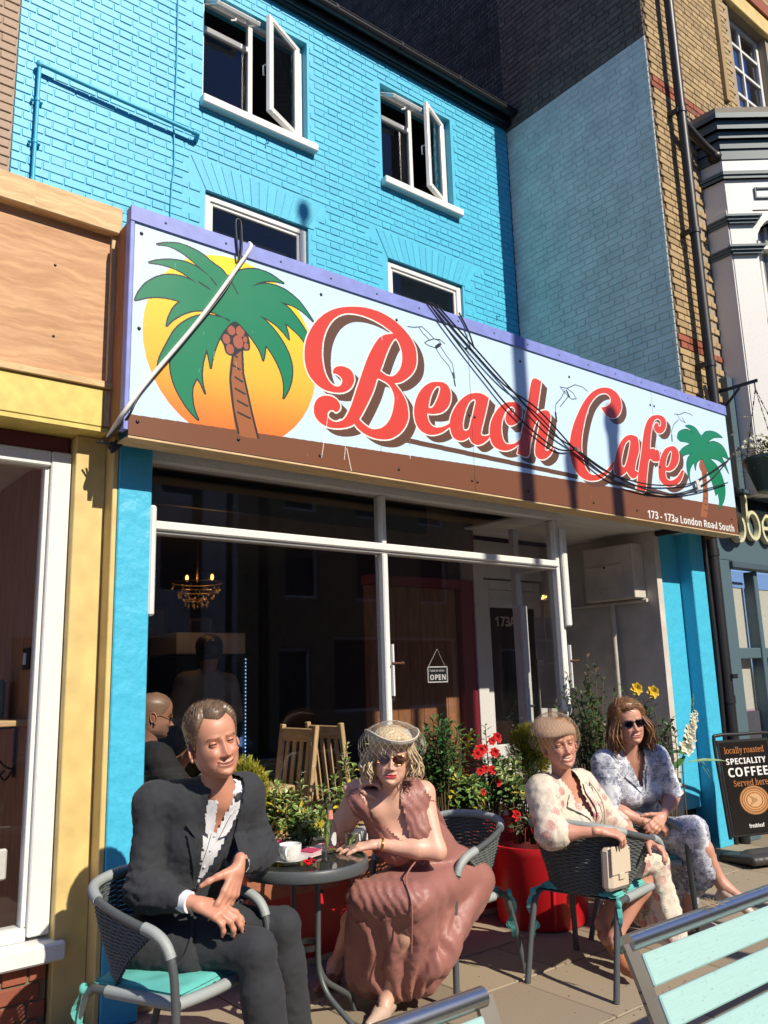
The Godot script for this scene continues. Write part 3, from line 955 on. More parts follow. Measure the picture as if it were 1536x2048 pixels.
# ---- the café front
func cafe_front() -> void:
	var t := thing("cafe_shop", "single storey café front with bright blue pillars and a large dark window", "shop front", Vector3(4.2, 0, 0))
	obj("pillar", slab1(Vector3(1.495, 0, -0.25), Vector3(1.672, 2.9, 0.11), 0.006), M.bluefoot, t)
	# right-hand pillars, stepped
	var p := MB.new()
	p.span(Vector3(6.885, 0, -0.5), Vector3(7.105, 2.9, 0.0), 0.006)
	obj("pillar", p, M.bluefoot, t)
	var p2 := MB.new()
	p2.span(Vector3(6.55, 0.33, -0.6), Vector3(6.884, 2.9, -0.13), 0.006)
	obj("pillar", p2, M.bluefoot, t)
	obj("pillar_foot", slab1(Vector3(6.56, 0, -0.6), Vector3(6.884, 0.33, -0.2), 0.004), M.black, t)
	# head beam and window frame
	var fr := MB.new()
	fr.span(Vector3(1.672, 2.69, -0.12), Vector3(5.09, 2.86, -0.004), 0.004)
	fr.span(Vector3(1.673, 0.6, -0.12), Vector3(1.703, 2.688, -0.01), 0.004)
	fr.span(Vector3(1.704, 2.315, -0.11), Vector3(5.02, 2.365, 0.0), 0.008)
	fr.span(Vector3(1.704, 2.30, -0.1), Vector3(5.02, 2.314, -0.02), 0.004)
	fr.span(Vector3(3.288, 2.366, -0.1), Vector3(3.325, 2.688, -0.015), 0.005)
	fr.span(Vector3(3.286, 0.6, -0.1), Vector3(3.33, 2.299, -0.012), 0.008)
	fr.span(Vector3(5.0, 0.6, -0.1), Vector3(5.06, 2.688, -0.01), 0.006)
	fr.span(Vector3(1.704, 0.58, -0.12), Vector3(5.0, 0.64, 0.02), 0.008)
	obj("window_frame", fr, M.white, t)
	var st := MB.new()
	st.span(Vector3(5.035, 1.86, -0.005), Vector3(5.095, 2.62, 0.03), 0.01)
	obj("shutter_rail", st, M.white, t)
	var st2 := MB.new()
	st2.span(Vector3(1.664, 1.85, -0.003), Vector3(1.70, 2.42, 0.118), 0.01)
	obj("shutter_rail", st2, M.white, t)
	var bolt := MB.new()
	for bx in [3.31, 5.05]:
		bolt.bar(Vector3(bx + 0.02, 1.40, 0.0), Vector3(bx + 0.02, 1.72, 0.0), 0.02, 0.012)
	obj("bolt_plate", bolt, M.white, t)
	var bo := MB.new()
	for bx in [3.31, 5.05]:
		bo.tube([Vector3(bx + 0.01, 1.60, 0.01), Vector3(bx + 0.085, 1.60, 0.02)], 0.008, 8)
		bo.ball(Vector3(bx + 0.085, 1.60, 0.02), Vector3(0.012, 0.012, 0.012))
	obj("bolt", bo, M.rust, t)
	for q in [[1.704, 2.366, 3.288, 2.688], [3.325, 2.366, 5.0, 2.688], [1.704, 0.64, 3.286, 2.30], [3.33, 0.64, 5.0, 2.30]]:
		obj("pane", slab1(Vector3(q[0], q[1], -0.062), Vector3(q[2], q[3], -0.056)), M.glass, t)
	obj("stall_riser", slab1(Vector3(1.674, 0.0, -0.2), Vector3(5.03, 0.579, -0.01), 0.004), M.red, t)
	obj("plinth_step", slab1(Vector3(1.674, 0.0, -0.008), Vector3(4.45, 0.03, 0.02), 0.004), M.pine, t)
	# glazing returning into the entrance
	var rt := MB.new()
	rt.span(Vector3(5.0, 0.3, -0.50), Vector3(5.06, 2.69, -0.44), 0.006)
	rt.span(Vector3(5.005, 2.31, -0.439), Vector3(5.055, 2.36, -0.101), 0.006)
	rt.span(Vector3(5.005, 0.3, -0.439), Vector3(5.055, 0.64, -0.101), 0.004)
	rt.span(Vector3(4.99, 0.8, -0.43), Vector3(5.064, 2.05, -0.395), 0.004)
	obj("return_frame", rt, M.white, t)
	obj("pane", slab1(Vector3(5.027, 0.64, -0.44), Vector3(5.033, 2.31, -0.1)), M.glass, t)
	obj("pane", slab1(Vector3(5.027, 2.36, -0.44), Vector3(5.033, 2.69, -0.1)), M.glass, t)
	for q in [[1.62, 1.95, -0.31, -0.20], [1.60, 1.94, -0.19, -0.07], [1.25, 1.58, -0.29, -0.13]]:
		var me := MB.new()
		me.span(Vector3(5.036, q[0], q[2]), Vector3(5.0385, q[1], q[3]))
		tag(obj("menu_sheet", me, M.cream, self), "printed menu sheet on the entrance side glass, " + ("left of the two upper ones" if q[2] < -0.3 else ("right of the two upper ones" if q[0] > 1.5 else "the lower one")), "menu")
		var ln := MB.new()
		for i in 16: ln.span(Vector3(5.0388, q[1] - 0.03 - i * (q[1] - q[0] - 0.05) / 16.0, q[2] + 0.012), Vector3(5.0392, q[1] - 0.026 - i * (q[1] - q[0] - 0.05) / 16.0, q[3] - 0.012 - 0.02 * (i % 3)))
		obj("print", ln, M.grey, get_child(get_child_count() - 1))
	# entrance: soffit boards, side wall, back wall, door
	for i in 9:
		obj("soffit_board", slab1(Vector3(4.9, 2.745, 0.33 - 0.155 * (i + 1)), Vector3(7.1, 2.765, 0.327 - 0.155 * i), 0.004), M.white, t)
	for i in 2: obj("soffit_board", slab1(Vector3(1.68, 2.75, 0.02 + 0.155 * i), Vector3(4.897, 2.77, 0.172 + 0.155 * i), 0.004), M.white, t)
	obj("soffit_batten", slab1(Vector3(6.5, 2.70, -0.9), Vector3(6.56, 2.743, 0.3)), M.black, t)
	obj("recess_wall", slab1(Vector3(6.47, 0.1, -1.4), Vector3(6.548, 2.744, -0.1)), M.cream, t)
	obj("recess_back", slab1(Vector3(6.25, 0.1, -1.45), Vector3(6.47, 2.744, -1.22)), M.cream, t)
	obj("door_head", slab1(Vector3(5.42, 2.40, -1.40), Vector3(6.25, 2.744, -1.24)), M.white, t)
	var d := MB.new()
	frame(d, Vector2(5.44, 0.2), Vector2(6.24, 2.385), 0.09, -1.30, -1.26)
	d.span(Vector3(5.53, 2.13, -1.295), Vector3(6.15, 2.29, -1.262))
	d.span(Vector3(5.56, 2.2, -1.262), Vector3(6.12, 2.215, -1.255))
	d.span(Vector3(5.53, 0.29, -1.295), Vector3(6.15, 0.9, -1.265), 0.01)
	var dr := obj("door", d, M.white, t)
	obj("door_pane", slab1(Vector3(5.53, 0.9, -1.285), Vector3(6.15, 2.13, -1.279)), M.dusty, dr)
	var tm := TextMesh.new()
	tm.text = "173A"
	tm.font = font(true)
	tm.font_size = 16; tm.pixel_size = 0.0075; tm.depth = 0.002
	var num := put("number", tm, M.cream, dr)
	num.position = Vector3(5.72, 2.03, -1.275) - Vector3(4.2, 0, 0) + dr.position * -1.0 - Vector3.ZERO
	num.position = Vector3(5.74, 2.0, -1.276)
	obj("door_backing", slab1(Vector3(5.4, 0.2, -1.7), Vector3(6.3, 2.4, -1.6)), M.darkbrown, t)
	var rf := MB.new()
	rf.span(Vector3(5.30, 0.2, -1.40), Vector3(5.425, 2.744, -1.22), 0.004)
	obj("door_post", rf, M.white, t)
	var rr := MB.new()
	rr.span(Vector3(5.14, 0.2, -1.40), Vector3(5.299, 2.36, -1.235), 0.004)
	rr.span(Vector3(4.15, 2.28, -1.40), Vector3(5.139, 2.36, -1.24), 0.004)
	obj("red_post", rr, M.darkred, t)
	for i in 7: obj("panel_board", slab1(Vector3(4.155 + i * 0.14, 0.2, -1.38), Vector3(4.292 + i * 0.14, 2.279, -1.30), 0.004), M.brownwood, t)
	obj("entrance_floor", slab1(Vector3(5.06, 0.0, -1.25), Vector3(6.55, 0.11, -0.02)), M.bed, t)
	# meter cupboard and its pipes
	var mc := thing("meter_cupboard", "white meter cupboard high on the entrance wall beside the blue pillar", "cupboard", Vector3(6.4, 2.16, -0.45))
	obj("case", slab1(Vector3(6.30, 2.15, -0.76), Vector3(6.468, 2.64, -0.22), 0.006), M.cream, mc)
	obj("door", slab1(Vector3(6.288, 2.26, -0.72), Vector3(6.299, 2.47, -0.33), 0.003), M.cream, mc)
	var kn := MB.new()
	kn.ball(Vector3(6.285, 2.45, -0.52), Vector3(0.01, 0.012, 0.012), Basis.IDENTITY, 8, 6)
	obj("latch", kn, M.black, mc)
	var cp := MB.new()
	cp.tube([Vector3(6.44, 2.13, -1.2), Vector3(6.44, 2.13, -0.2)], 0.018, 8)
	cp.tube([Vector3(6.43, 2.13, -0.57), Vector3(6.43, 0.2, -0.57)], 0.028, 10)
	tag(obj("conduit", cp, M.cream, self), "cream painted pipes running down the entrance wall below the meter cupboard", "pipe")
	# entrance step
	var s := thing("entrance_step", "worn concrete step with yellow and black hazard tape at the café entrance", "step", Vector3(6.0, 0, 0.1))
	var cn := grain(L(0.30, 0.25, 0.19), 0.95, M.speck, 0.4, M.speck, 0.3)
	obj("tread", slab1(Vector3(5.2, 0.0, -0.02), Vector3(6.42, 0.115, 0.24), 0.012), cn, s)
	var ya := MB.new()
	var ka := MB.new()
	for i in 16:
		var x := 5.24 + i * 0.072
		var q := ya if i % 2 == 0 else ka
		q.face([Vector3(x, 0.1185, 0.232), Vector3(x + 0.072, 0.1185, 0.232), Vector3(x + 0.105, 0.1185, 0.165), Vector3(x + 0.033, 0.1185, 0.165)], Vector3(x, 0, 0.2))
	obj("tape", ya, grain(L(0.7, 0.62, 0.08), 0.6, M.speck, 0.2), s)
	obj("tape", ka, M.black, s)

func font(bold: bool) -> SystemFont:
	var f := SystemFont.new()
	f.font_names = PackedStringArray(["Droid Sans"])
	f.font_weight = 700 if bold else 400
	return f

func lettering(called: String, text: String, size_px: int, px: float, m: Material, xf: Transform3D, parent: Node3D, bold := true, serif := false, wide := 0.0) -> void:
	var tm := TextMesh.new()
	tm.text = text
	tm.font = font(bold)
	if serif: tm.font.font_names = PackedStringArray(["Droid Serif"])
	tm.font_size = size_px; tm.pixel_size = px; tm.depth = 0.002
	tm.horizontal_alignment = HORIZONTAL_ALIGNMENT_LEFT
	tm.vertical_alignment = VERTICAL_ALIGNMENT_CENTER
	var k := xf
	if wide > 0.0: # fitted to this width in metres
		var wd: float = tm.get_aabb().size.x
		if wd > 0.01: k = xf * Transform3D(Basis.from_scale(Vector3(wide / wd, 1, 1)), Vector3.ZERO)
	var o := put(called, tm, m, parent)
	o.transform = (Transform3D(Basis.IDENTITY, o.position) if parent.has_meta("at") else Transform3D.IDENTITY) * k

# ---- the slate blue shop on the right
func right_shop() -> void:
	var t := thing("slate_blue_shop", "slate blue painted shop front at the right edge with cream raised letters over its window", "shop front", Vector3(8.2, 0, 0.02))
	obj("sign_panel", slab1(Vector3(7.82, 3.24, -0.05), Vector3(12, 4.46, 0.06), 0.006), M.slateboard, t)
	obj("shadow_gap", slab1(Vector3(7.7, 2.98, -0.1), Vector3(12, 3.24, -0.03)), M.slate, t)
	obj("ledge", slab1(Vector3(7.66, 3.215, -0.05), Vector3(12, 3.26, 0.10), 0.006), M.slate, t)
	obj("fascia", slab1(Vector3(7.28, 2.53, -0.15), Vector3(12, 3.0, 0.03), 0.004), M.slateboard, t)
	obj("pilaster", slab1(Vector3(7.30, 0, -0.2), Vector3(7.52, 2.528, 0.03), 0.006), M.slateboard, t)
	obj("moulding", slab1(Vector3(7.50, 2.45, -0.02), Vector3(12, 2.527, 0.075), 0.012), M.slate, t)
	var fr := MB.new()
	fr.span(Vector3(7.521, 0.4, -0.12), Vector3(7.57, 2.45, 0.0), 0.006)
	fr.span(Vector3(7.98, 0.4, -0.1), Vector3(8.05, 2.45, 0.01), 0.006)
	fr.span(Vector3(7.571, 1.60, -0.1), Vector3(7.979, 1.70, -0.005), 0.006)
	fr.span(Vector3(8.051, 1.60, -0.1), Vector3(12, 1.70, -0.005), 0.006)
	fr.span(Vector3(7.52, 0.35, -0.12), Vector3(12, 0.40, 0.03), 0.006)
	var w := obj("window_frame", fr, M.slateboard, t)
	var bl := grain(L(0.62, 0.63, 0.56), 0.8, M.fine, 0.5)
	obj("blind", slab1(Vector3(7.56, 1.70, -0.14), Vector3(8.0, 2.30, -0.13)), bl, w)
	obj("blind", slab1(Vector3(7.56, 1.12, -0.14), Vector3(8.0, 1.60, -0.13)), bl, w)
	obj("blind", slab1(Vector3(8.04, 1.1, -0.14), Vector3(10.0, 2.30, -0.13)), bl, w)
	obj("blind_hem", slab1(Vector3(7.56, 1.10, -0.145), Vector3(8.0, 1.118, -0.125), 0.003), grain(L(0.5, 0.35, 0.5), 0.8, M.fine, 0.5), w)
	obj("pane", slab1(Vector3(7.571, 0.4, -0.075), Vector3(12, 2.45, -0.069)), M.glass, w)
	obj("interior", slab1(Vector3(7.3, 0, -2.6), Vector3(12, 2.6, -2.5)), M.darkbrown, t)
	obj("interior_floor", slab1(Vector3(7.3, 0.0, -2.5), Vector3(12, 0.3, -0.13)), M.brownwood, t)
	var ring := MB.new() # a curtain rail of blue rings
	for i in 6: ring.tube([Vector3(7.60 + i * 0.062, 2.34, -0.11), Vector3(7.645 + i * 0.062, 2.335, -0.11)], 0.014, 10)
	obj("rail", ring, mat(L(0.25, 0.35, 0.5), 0.3), w)
	# raised letters o b e on the fascia
	var cr := grain(L(0.62, 0.60, 0.40), 0.5, M.fine, 0.5)
	for q in [["letter", 7.655, 2.86, 0], ["letter", 7.95, 2.90, 1], ["letter", 8.24, 2.89, 2]]:
		var b := MB.new()
		var c := Vector3(q[1], q[2], 0.065)
		var pts := []
		for i in 29:
			var a := TAU * i / 28.0
			if q[3] == 2: a = 0.0 + (TAU - 0.75) * i / 28.0
			pts.append(c + Vector3(cos(a) * 0.115, sin(a) * 0.135, 0))
		for i in 28: b.bar(pts[i], pts[i + 1], 0.034, 0.05, Vector3.BACK)
		if q[3] == 1: b.bar(c + Vector3(-0.115, 0.0, 0), c + Vector3(-0.10, 0.30, 0), 0.034, 0.05, Vector3.BACK)
		if q[3] == 2: b.bar(c + Vector3(-0.11, 0, 0), c + Vector3(0.11, 0.01, 0), 0.034, 0.05, Vector3.BACK)
		obj("letter", b, cr, t)
	var pl := local("window_plant", "leafy green pot plant in the slate blue shop window", "plant", Vector3(7.75, 0.3, -0.3))
	var lf := MB.new()
	for i in 70:
		var a := rng.randf() * TAU
		var y := rng.randf_range(0.25, 0.75)
		lf.leaf(Vector3(0, y * 0.7, 0), Vector3(cos(a), rng.randf_range(-0.2, 0.9), sin(a)).normalized(), Vector3.UP, rng.randf_range(0.14, 0.26), 0.07)
	kind(obj("leaves", lf, grain(L(0.06, 0.14, 0.03), 0.5, M.fine, 0.3), pl), "stuff")
	var pt := MB.new()
	pt.lathe([Vector2(0.0, 0), Vector2(0.07, 0), Vector2(0.09, 0.16), Vector2(0.08, 0.16), Vector2(0.0, 0.14)], 18, Transform3D.IDENTITY)
	obj("pot", pt, M.cream, pl)
	# pipes in the gap between the two fronts
	var p := MB.new()
	p.tube([Vector3(7.235, 4.1, 0.02), Vector3(7.235, 0.0, 0.02)], 0.055, 16)
	for y in [0.72, 2.55, 1.2]: p.tube([Vector3(7.235, y, 0.02), Vector3(7.235, y + 0.07, 0.02)], 0.062, 16)
	p.span(Vector3(7.22, 1.42, 0.07), Vector3(7.30, 1.46, 0.10))
	tag(obj("soil_pipe", p, M.black, self), "thick black upright pipe between the blue pillar and the slate blue shop", "pipe")
	var p2 := MB.new()
	p2.tube(smooth([Vector3(7.135, 2.9, 0.0), Vector3(7.14, 1.6, 0.01), Vector3(7.133, 0.9, 0.0), Vector3(7.137, 0.0, 0.0)], 6), 0.022, 8)
	p2.tube(smooth([Vector3(7.16, 2.9, -0.02), Vector3(7.172, 2.1, 0.0), Vector3(7.158, 1.4, -0.01), Vector3(7.17, 0.3, 0.0)], 8), 0.013, 8)
	tag(obj("pipe_bundle", p2, M.black, self), "two thin black pipes squeezed against the right blue pillar", "pipe")
	obj("gap_wall", slab1(Vector3(7.106, 0, -0.3), Vector3(7.30, 4.1, -0.10)), M.rust, t)

# ---- what stands across the road: it shades nothing here and is what the windows mirror
func street_beyond() -> void:
	var cols := [M.redbrick0, M.cream, M.stock0, M.redbrick1]
	var what := ["red brick terrace house across the road, leftmost of the row", "cream rendered terrace house across the road", "yellow brick terrace house across the road", "second red brick terrace house across the road", "third red brick terrace house across the road", "second cream terrace house across the road", "last yellow brick house across the road"]
	for i in 7:
		var x := -7.0 + i * 9.0
		var t := thing("terrace_house", what[i], "building", Vector3(x + 4.5, 0, 16), "houses across the road")
		var holes := []
		for k in 3:
			for s in 2: holes.append(Rect2(1.1 + k * 2.6, 3.9 + s * 2.6, 1.2, 1.6))
		holes.append(Rect2(0.8, 0.6, 5.0, 2.2)); holes.append(Rect2(6.6, 0.05, 1.1, 2.4))
		var xf := Transform3D(Basis(Vector3(-1, 0, 0), Vector3.UP, Vector3(0, 0, -1)), Vector3(x + 9.0, 0, 16))
		obj("wall", pierced(9.0, 9.0, holes, 0.3, xf), cols[i % 4], t)
		for r in holes:
			var b := MB.new()
			frame(b, r.position, r.end, 0.08, -0.2, -0.1, xf)
			var w := obj("window", b, M.white, t)
			var g := MB.new()
			g.box(xf * Vector3(r.get_center().x, r.get_center().y, -0.22), Vector3(r.size.x, r.size.y, 0.01), xf.basis)
			obj("pane", g, M.black, w)
		var rf := MB.new()
		rf.face([Vector3(x, 9.0, 15.8), Vector3(x + 9, 9.0, 15.8), Vector3(x + 9, 11.5, 19.5), Vector3(x, 11.5, 19.5)], Vector3(x, 5, 19))
		obj("roof", rf, M.tile, t)
	# the lamp posts whose shadows fall across the sign and the blue wall
	var post := func(at: Vector3, label: String, prof: Array) -> void:
		var t := local("lamp_post", label, "lamp post", at, 0.0, "lamp posts along the kerb")
		var b := MB.new()
		b.lathe(prof, 20, Transform3D.IDENTITY)
		obj("post", b, M.black, t)
		var c := MB.new()
		c.lathe([Vector2(0.13, 0), Vector2(0.15, 0.05), Vector2(0.11, 0.5), Vector2(0.09, 0.55)], 20, Transform3D.IDENTITY)
		obj("base", c, M.black, t)
	# sun runs along (0.11, 0.82, 1)
	var z := 6.0
	var k := z - 0.3
	post.call(Vector3(4.305 + 0.11 * k, 0, z), "tall lamp post with a ball head at the kerb", [Vector2(0.075, 0.5), Vector2(0.075, 4.05 + 0.82 * k), Vector2(0.034, 4.1 + 0.82 * k), Vector2(0.034, 7.78 + 0.82 * k), Vector2(0.03, 7.85 + 0.82 * k), Vector2(0.074, 7.89 + 0.82 * k), Vector2(0.08, 7.96 + 0.82 * k), Vector2(0.06, 8.02 + 0.82 * k), Vector2(0.0, 8.05 + 0.82 * k)])
	post.call(Vector3(5.35 + 0.11 * k, 0, z), "lamp post with a domed head at the kerb", [Vector2(0.075, 0.5), Vector2(0.075, 3.3 + 0.82 * k), Vector2(0.10, 3.36 + 0.82 * k), Vector2(0.10, 3.42 + 0.82 * k), Vector2(0.07, 3.5 + 0.82 * k), Vector2(0.0, 3.53 + 0.82 * k)])
	post.call(Vector3(4.80 + 0.11 * k, 0, z), "short lamp post with a rounded head at the kerb", [Vector2(0.045, 0.5), Vector2(0.045, 2.8 + 0.82 * k), Vector2(0.07, 2.88 + 0.82 * k), Vector2(0.072, 3.03 + 0.82 * k), Vector2(0.04, 3.1 + 0.82 * k), Vector2(0.0, 3.13 + 0.82 * k)])

# ---- the sign
var canvas: Image
const PX := 500.0 # pixels in a metre of sign

func outline(a: Array, tension := true) -> PackedVector2Array: # millimetres to a smooth closed outline in metres
	var p := PackedVector2Array()
	for i in range(0, a.size(), 2): p.append(Vector2(a[i], a[i + 1]) * 0.001)
	if not tension: return p
	var q := PackedVector2Array()
	var m := p.size()
	for i in m:
		var a0 := p[(i + m - 1) % m]
		var a1 := p[i]
		var a2 := p[(i + 1) % m]
		var a3 := p[(i + 2) % m]
		var sharp := (a1 - a0).normalized().dot((a2 - a1).normalized()) < 0.25
		var sharp2 := (a2 - a1).normalized().dot((a3 - a2).normalized()) < 0.25
		for k in 5: q.append(a1.cubic_interpolate(a2, a1 if sharp else a0, a2 if sharp2 else a3, k / 5.0))
	return q

func ink(polys: Array, c, grow := 0.0, shift := Vector2.ZERO) -> void: # even-odd fill; c is a colour or a function of the height
	var edges := []
	var H := canvas.get_height()
	var rows := {}
	for p in polys:
		for i in p.size():
			var a: Vector2 = (p[i] + shift) * PX
			var b: Vector2 = (p[(i + 1) % p.size()] + shift) * PX
			edges.append([a, b])
			var lo := a if a.y < b.y else b
			var hi := b if a.y < b.y else a
			for y in range(maxi(0, int(ceil(lo.y - 0.5))), mini(H, int(ceil(hi.y - 0.5)))):
				if not rows.has(y): rows[y] = []
				rows[y].append(lo.x + (y + 0.5 - lo.y) * (hi.x - lo.x) / (hi.y - lo.y))
	for y in rows:
		var xs: Array = rows[y]
		xs.sort()
		var cc: Color = c.call((y + 0.5) / PX) if c is Callable else c
		for i in range(0, xs.size() - 1, 2): canvas.fill_rect(Rect2i(int(round(xs[i])), H - 1 - y, maxi(1, int(round(xs[i + 1]) - round(xs[i]))), 1), cc)
	if grow > 0.0:
		for e in edges: line(e[0] / PX, e[1] / PX, grow, c)

func line(a: Vector2, b: Vector2, w: float, c: Color) -> void:
	var r := maxf(w * 0.5 * PX, 0.6)
	var n := maxi(1, int(a.distance_to(b) * PX / maxf(1.0, r * 0.5)))
	for i in n + 1:
		var p := a.lerp(b, float(i) / n) * PX
		for dy in range(-int(r), int(r) + 1):
			var hw := sqrt(maxf(r * r - dy * dy, 0.0))
			canvas.fill_rect(Rect2i(int(round(p.x - hw)), canvas.get_height() - 1 - int(p.y) - dy, maxi(1, int(round(hw * 2))), 1), c)

func stroke(a: Array, w: float, c: Color) -> void:
	for i in range(0, a.size() - 2, 2): line(Vector2(a[i], a[i + 1]) * 0.001, Vector2(a[i + 2], a[i + 3]) * 0.001, w, c)

func disc(c: Vector2, rx: float, ry: float) -> PackedVector2Array:
	var p := PackedVector2Array()
	for i in 40: p.append(c + Vector2(cos(TAU * i / 40.0) * rx, sin(TAU * i / 40.0) * ry))
	return p

func sign_board() -> void:
	var W := 5.70
	var H := 1.21
	canvas = Image.create(int(W * PX), int(H * PX), false, Image.FORMAT_RGB8)
	var sky := L(0.50, 0.66, 0.82)
	canvas.fill(sky)
	var brown := L(0.17, 0.068, 0.035)
	var red := L(0.56, 0.055, 0.04)
	var white := L(0.74, 0.72, 0.70)
	var dark := L(0.022, 0.03, 0.03)
	var green := L(0.012, 0.19, 0.095)
	var shade := L(0.11, 0.055, 0.035)
	var trunkc := L(0.30, 0.105, 0.045)
	var art := {}
	art["B"] = [[1339,1029,1261,999,1184,951,1118,888,1067,814,1034,737,1022,662,1025,599,1045,540,1080,500,1121,473,1175,458,1240,460,1297,474,1345,507,1373,554,1374,587,1360,617,1329,633,1281,634,1243,620,1222,595,1219,576,1252,575,1280,560,1287,540,1274,513,1250,500,1222,502,1190,523,1163,566,1149,619,1144,682,1151,757,1173,828,1211,896,1260,946,1319,980,1388,997,1467,1001,1538,994,1610,978,1672,954,1693,944,1629,921,1586,894,1549,850,1511,789,1479,727,1447,652,1415,571,1383,490,1352,410,1322,348,1293,307,1259,287,1227,279,1195,287,1177,306,1180,326,1196,343,1219,347,1237,339,1261,357,1268,378,1262,401,1239,421,1202,431,1156,425,1115,403,1090,368,1081,327,1091,286,1122,257,1171,240,1235,241,1301,256,1349,277,1368,292,1396,265,1454,238,1522,227,1593,231,1654,249,1718,290,1763,340,1792,400,1794,452,1781,509,1751,555,1710,594,1690,611,1744,631,1799,669,1844,714,1874,769,1883,828,1875,889,1844,944,1792,989,1728,1026,1655,1051,1572,1064,1490,1062,1419,1051], [1713,916,1739,887,1758,835,1759,782,1742,726,1709,680,1671,654,1629,650,1588,665,1578,669,1601,720,1629,787,1663,856,1691,898], [1556,613,1597,609,1642,593,1672,556,1684,508,1673,446,1650,383,1612,331,1565,298,1504,282,1456,295,1417,317,1406,327,1438,378,1480,451,1518,525,1540,580]]
	art["e"] = [[2051,697,1999,682,1946,649,1898,600,1864,542,1845,482,1843,425,1856,377,1885,343,1929,325,1980,324,2036,338,2089,364,2128,392,2158,412,2165,446,2125,417,2076,394,2029,382,1992,387,1968,408,1956,438,1955,463,1987,465,2034,475,2082,493,2127,527,2159,574,2171,625,2164,668,2142,694,2104,704], [2059,669,2040,659,2015,631,1989,585,1973,535,1967,508,1980,504,2004,515,2029,549,2055,595,2074,642,2075,666]]
	art["a"] = [[2399,691,2337,669,2274,626,2222,575,2179,515,2154,459,2149,414,2156,371,2178,338,2215,326,2260,331,2300,351,2321,368,2334,341,2363,324,2403,324,2451,345,2494,375,2511,396,2521,417,2481,401,2444,397,2432,410,2443,450,2481,548,2528,680,2492,692,2451,698], [2386,644,2354,627,2321,586,2293,528,2271,465,2268,420,2279,405,2304,409,2326,429,2350,494,2382,583,2397,631]]
	art["c"] = [[2749,693,2682,671,2613,618,2560,554,2529,495,2517,439,2519,386,2543,345,2589,325,2642,322,2696,332,2753,358,2788,383,2816,395,2831,437,2767,395,2711,379,2673,377,2648,400,2636,444,2637,498,2656,556,2693,618,2735,653,2768,659,2787,643,2781,618,2763,603,2759,614,2760,630,2727,628,2698,603,2683,561,2692,531,2723,517,2768,529,2826,567,2859,616,2858,672,2827,694,2794,700]]
	art["h"] = [[2996,913,3096,920,3016,649,3054,678,3103,698,3145,701,3167,685,3170,648,3143,569,3111,482,3086,418,3084,397,3107,391,3145,411,3168,433,3175,420,3147,375,3102,340,3053,319,3007,318,2976,337,2973,380,2991,447,3030,550,3047,610,3031,619,3001,585,2969,524,2931,421,2893,317,2782,320,2856,520,2932,727]]
	art["C"] = [[3848,1025,3755,991,3659,928,3569,839,3494,741,3434,647,3388,547,3368,462,3369,381,3395,312,3443,260,3509,233,3585,229,3673,245,3749,278,3813,319,3863,359,3890,391,3906,431,3852,386,3786,334,3708,298,3627,280,3572,291,3535,332,3515,393,3507,465,3520,550,3549,639,3592,740,3647,835,3714,906,3779,952,3850,979,3902,977,3930,953,3925,917,3893,887,3850,866,3795,849,3842,804,3892,786,3945,789,4002,814,4047,857,4070,905,4069,955,4044,1000,3986,1028,3926,1036]]
	art["a2"] = [[4156,685,4081,656,4010,596,3953,515,3911,432,3894,363,3911,323,3962,316,4019,337,4062,367,4088,337,4132,319,4182,335,4224,379,4198,386,4175,392,4202,464,4258,571,4257,670,4219,686], [4133,638,4081,602,4040,538,4005,455,4002,402,4036,402,4075,456,4120,550,4146,622]]
	art["f"] = [[4572,930,4483,901,4416,848,4362,768,4320,660,4277,534,4222,389,4174,233,4286,231,4342,386,4390,511,4452,505,4530,521,4548,575,4530,623,4503,608,4471,619,4415,605,4445,721,4486,820,4520,872,4567,895,4600,891,4614,867,4599,834,4573,829,4576,851,4543,855,4513,829,4507,792,4537,767,4598,772,4655,807,4690,860,4690,907,4650,931]]
	art["e2"] = [[4738,681,4645,646,4574,579,4527,501,4507,428,4512,358,4564,320,4640,312,4731,336,4818,382,4874,447,4896,486,4864,487,4810,438,4741,393,4667,370,4618,382,4607,421,4615,447,4673,452,4748,486,4811,541,4840,603,4832,659,4792,684], [4713,635,4660,581,4621,504,4626,479,4663,495,4708,557,4737,624]]
	art["palm"] = [13,703,31,752,68,810,126,862,186,892,248,904,297,902,350,893,304,911,247,933,178,940,124,936,81,929,130,956,191,979,260,992,323,989,381,970,425,948,462,915,417,956,359,989,294,1026,238,1047,175,1055,121,1044,175,1069,244,1087,314,1083,372,1069,431,1040,490,1015,532,987,588,1034,650,1067,721,1085,793,1081,842,1065,883,1050,826,1045,769,1030,721,1006,678,971,753,1008,834,1020,908,1007,983,971,1042,917,1085,867,1017,907,949,927,883,929,862,929,924,901,990,842,1041,778,1074,695,1082,639,1040,702,989,754,931,789,890,808,910,753,918,714,882,746,833,779,761,804,682,806,737,802,809,757,873,692,918,620,938,543,929,460,904,396,879,355,884,414,872,484,840,551,800,608,765,643,757,583,749,548,729,598,690,647,636,699,572,734,516,676,480,610,452,533,439,474,433,435,424,478,409,537,389,463,382,393,388,333,402,289,377,338,354,363,332,308,330,254,341,196,366,138,311,184,262,247,227,313,209,382,209,456,171,420,141,382,151,429,182,503,227,595,281,657,350,706,428,731,516,736,449,751,384,747,321,727,266,694,212,646,183,608,192,654,218,716,254,762,203,763,136,755,71,733]
	art["trunk"] = [562,538,551,472,547,401,553,319,568,232,599,107,718,99,680,232,646,337,626,446,618,522,618,586,569,571]
	art["nut"] = [572,736,516,676,491,620,510,582,525,543,562,538,614,578,660,596,652,667,629,704]
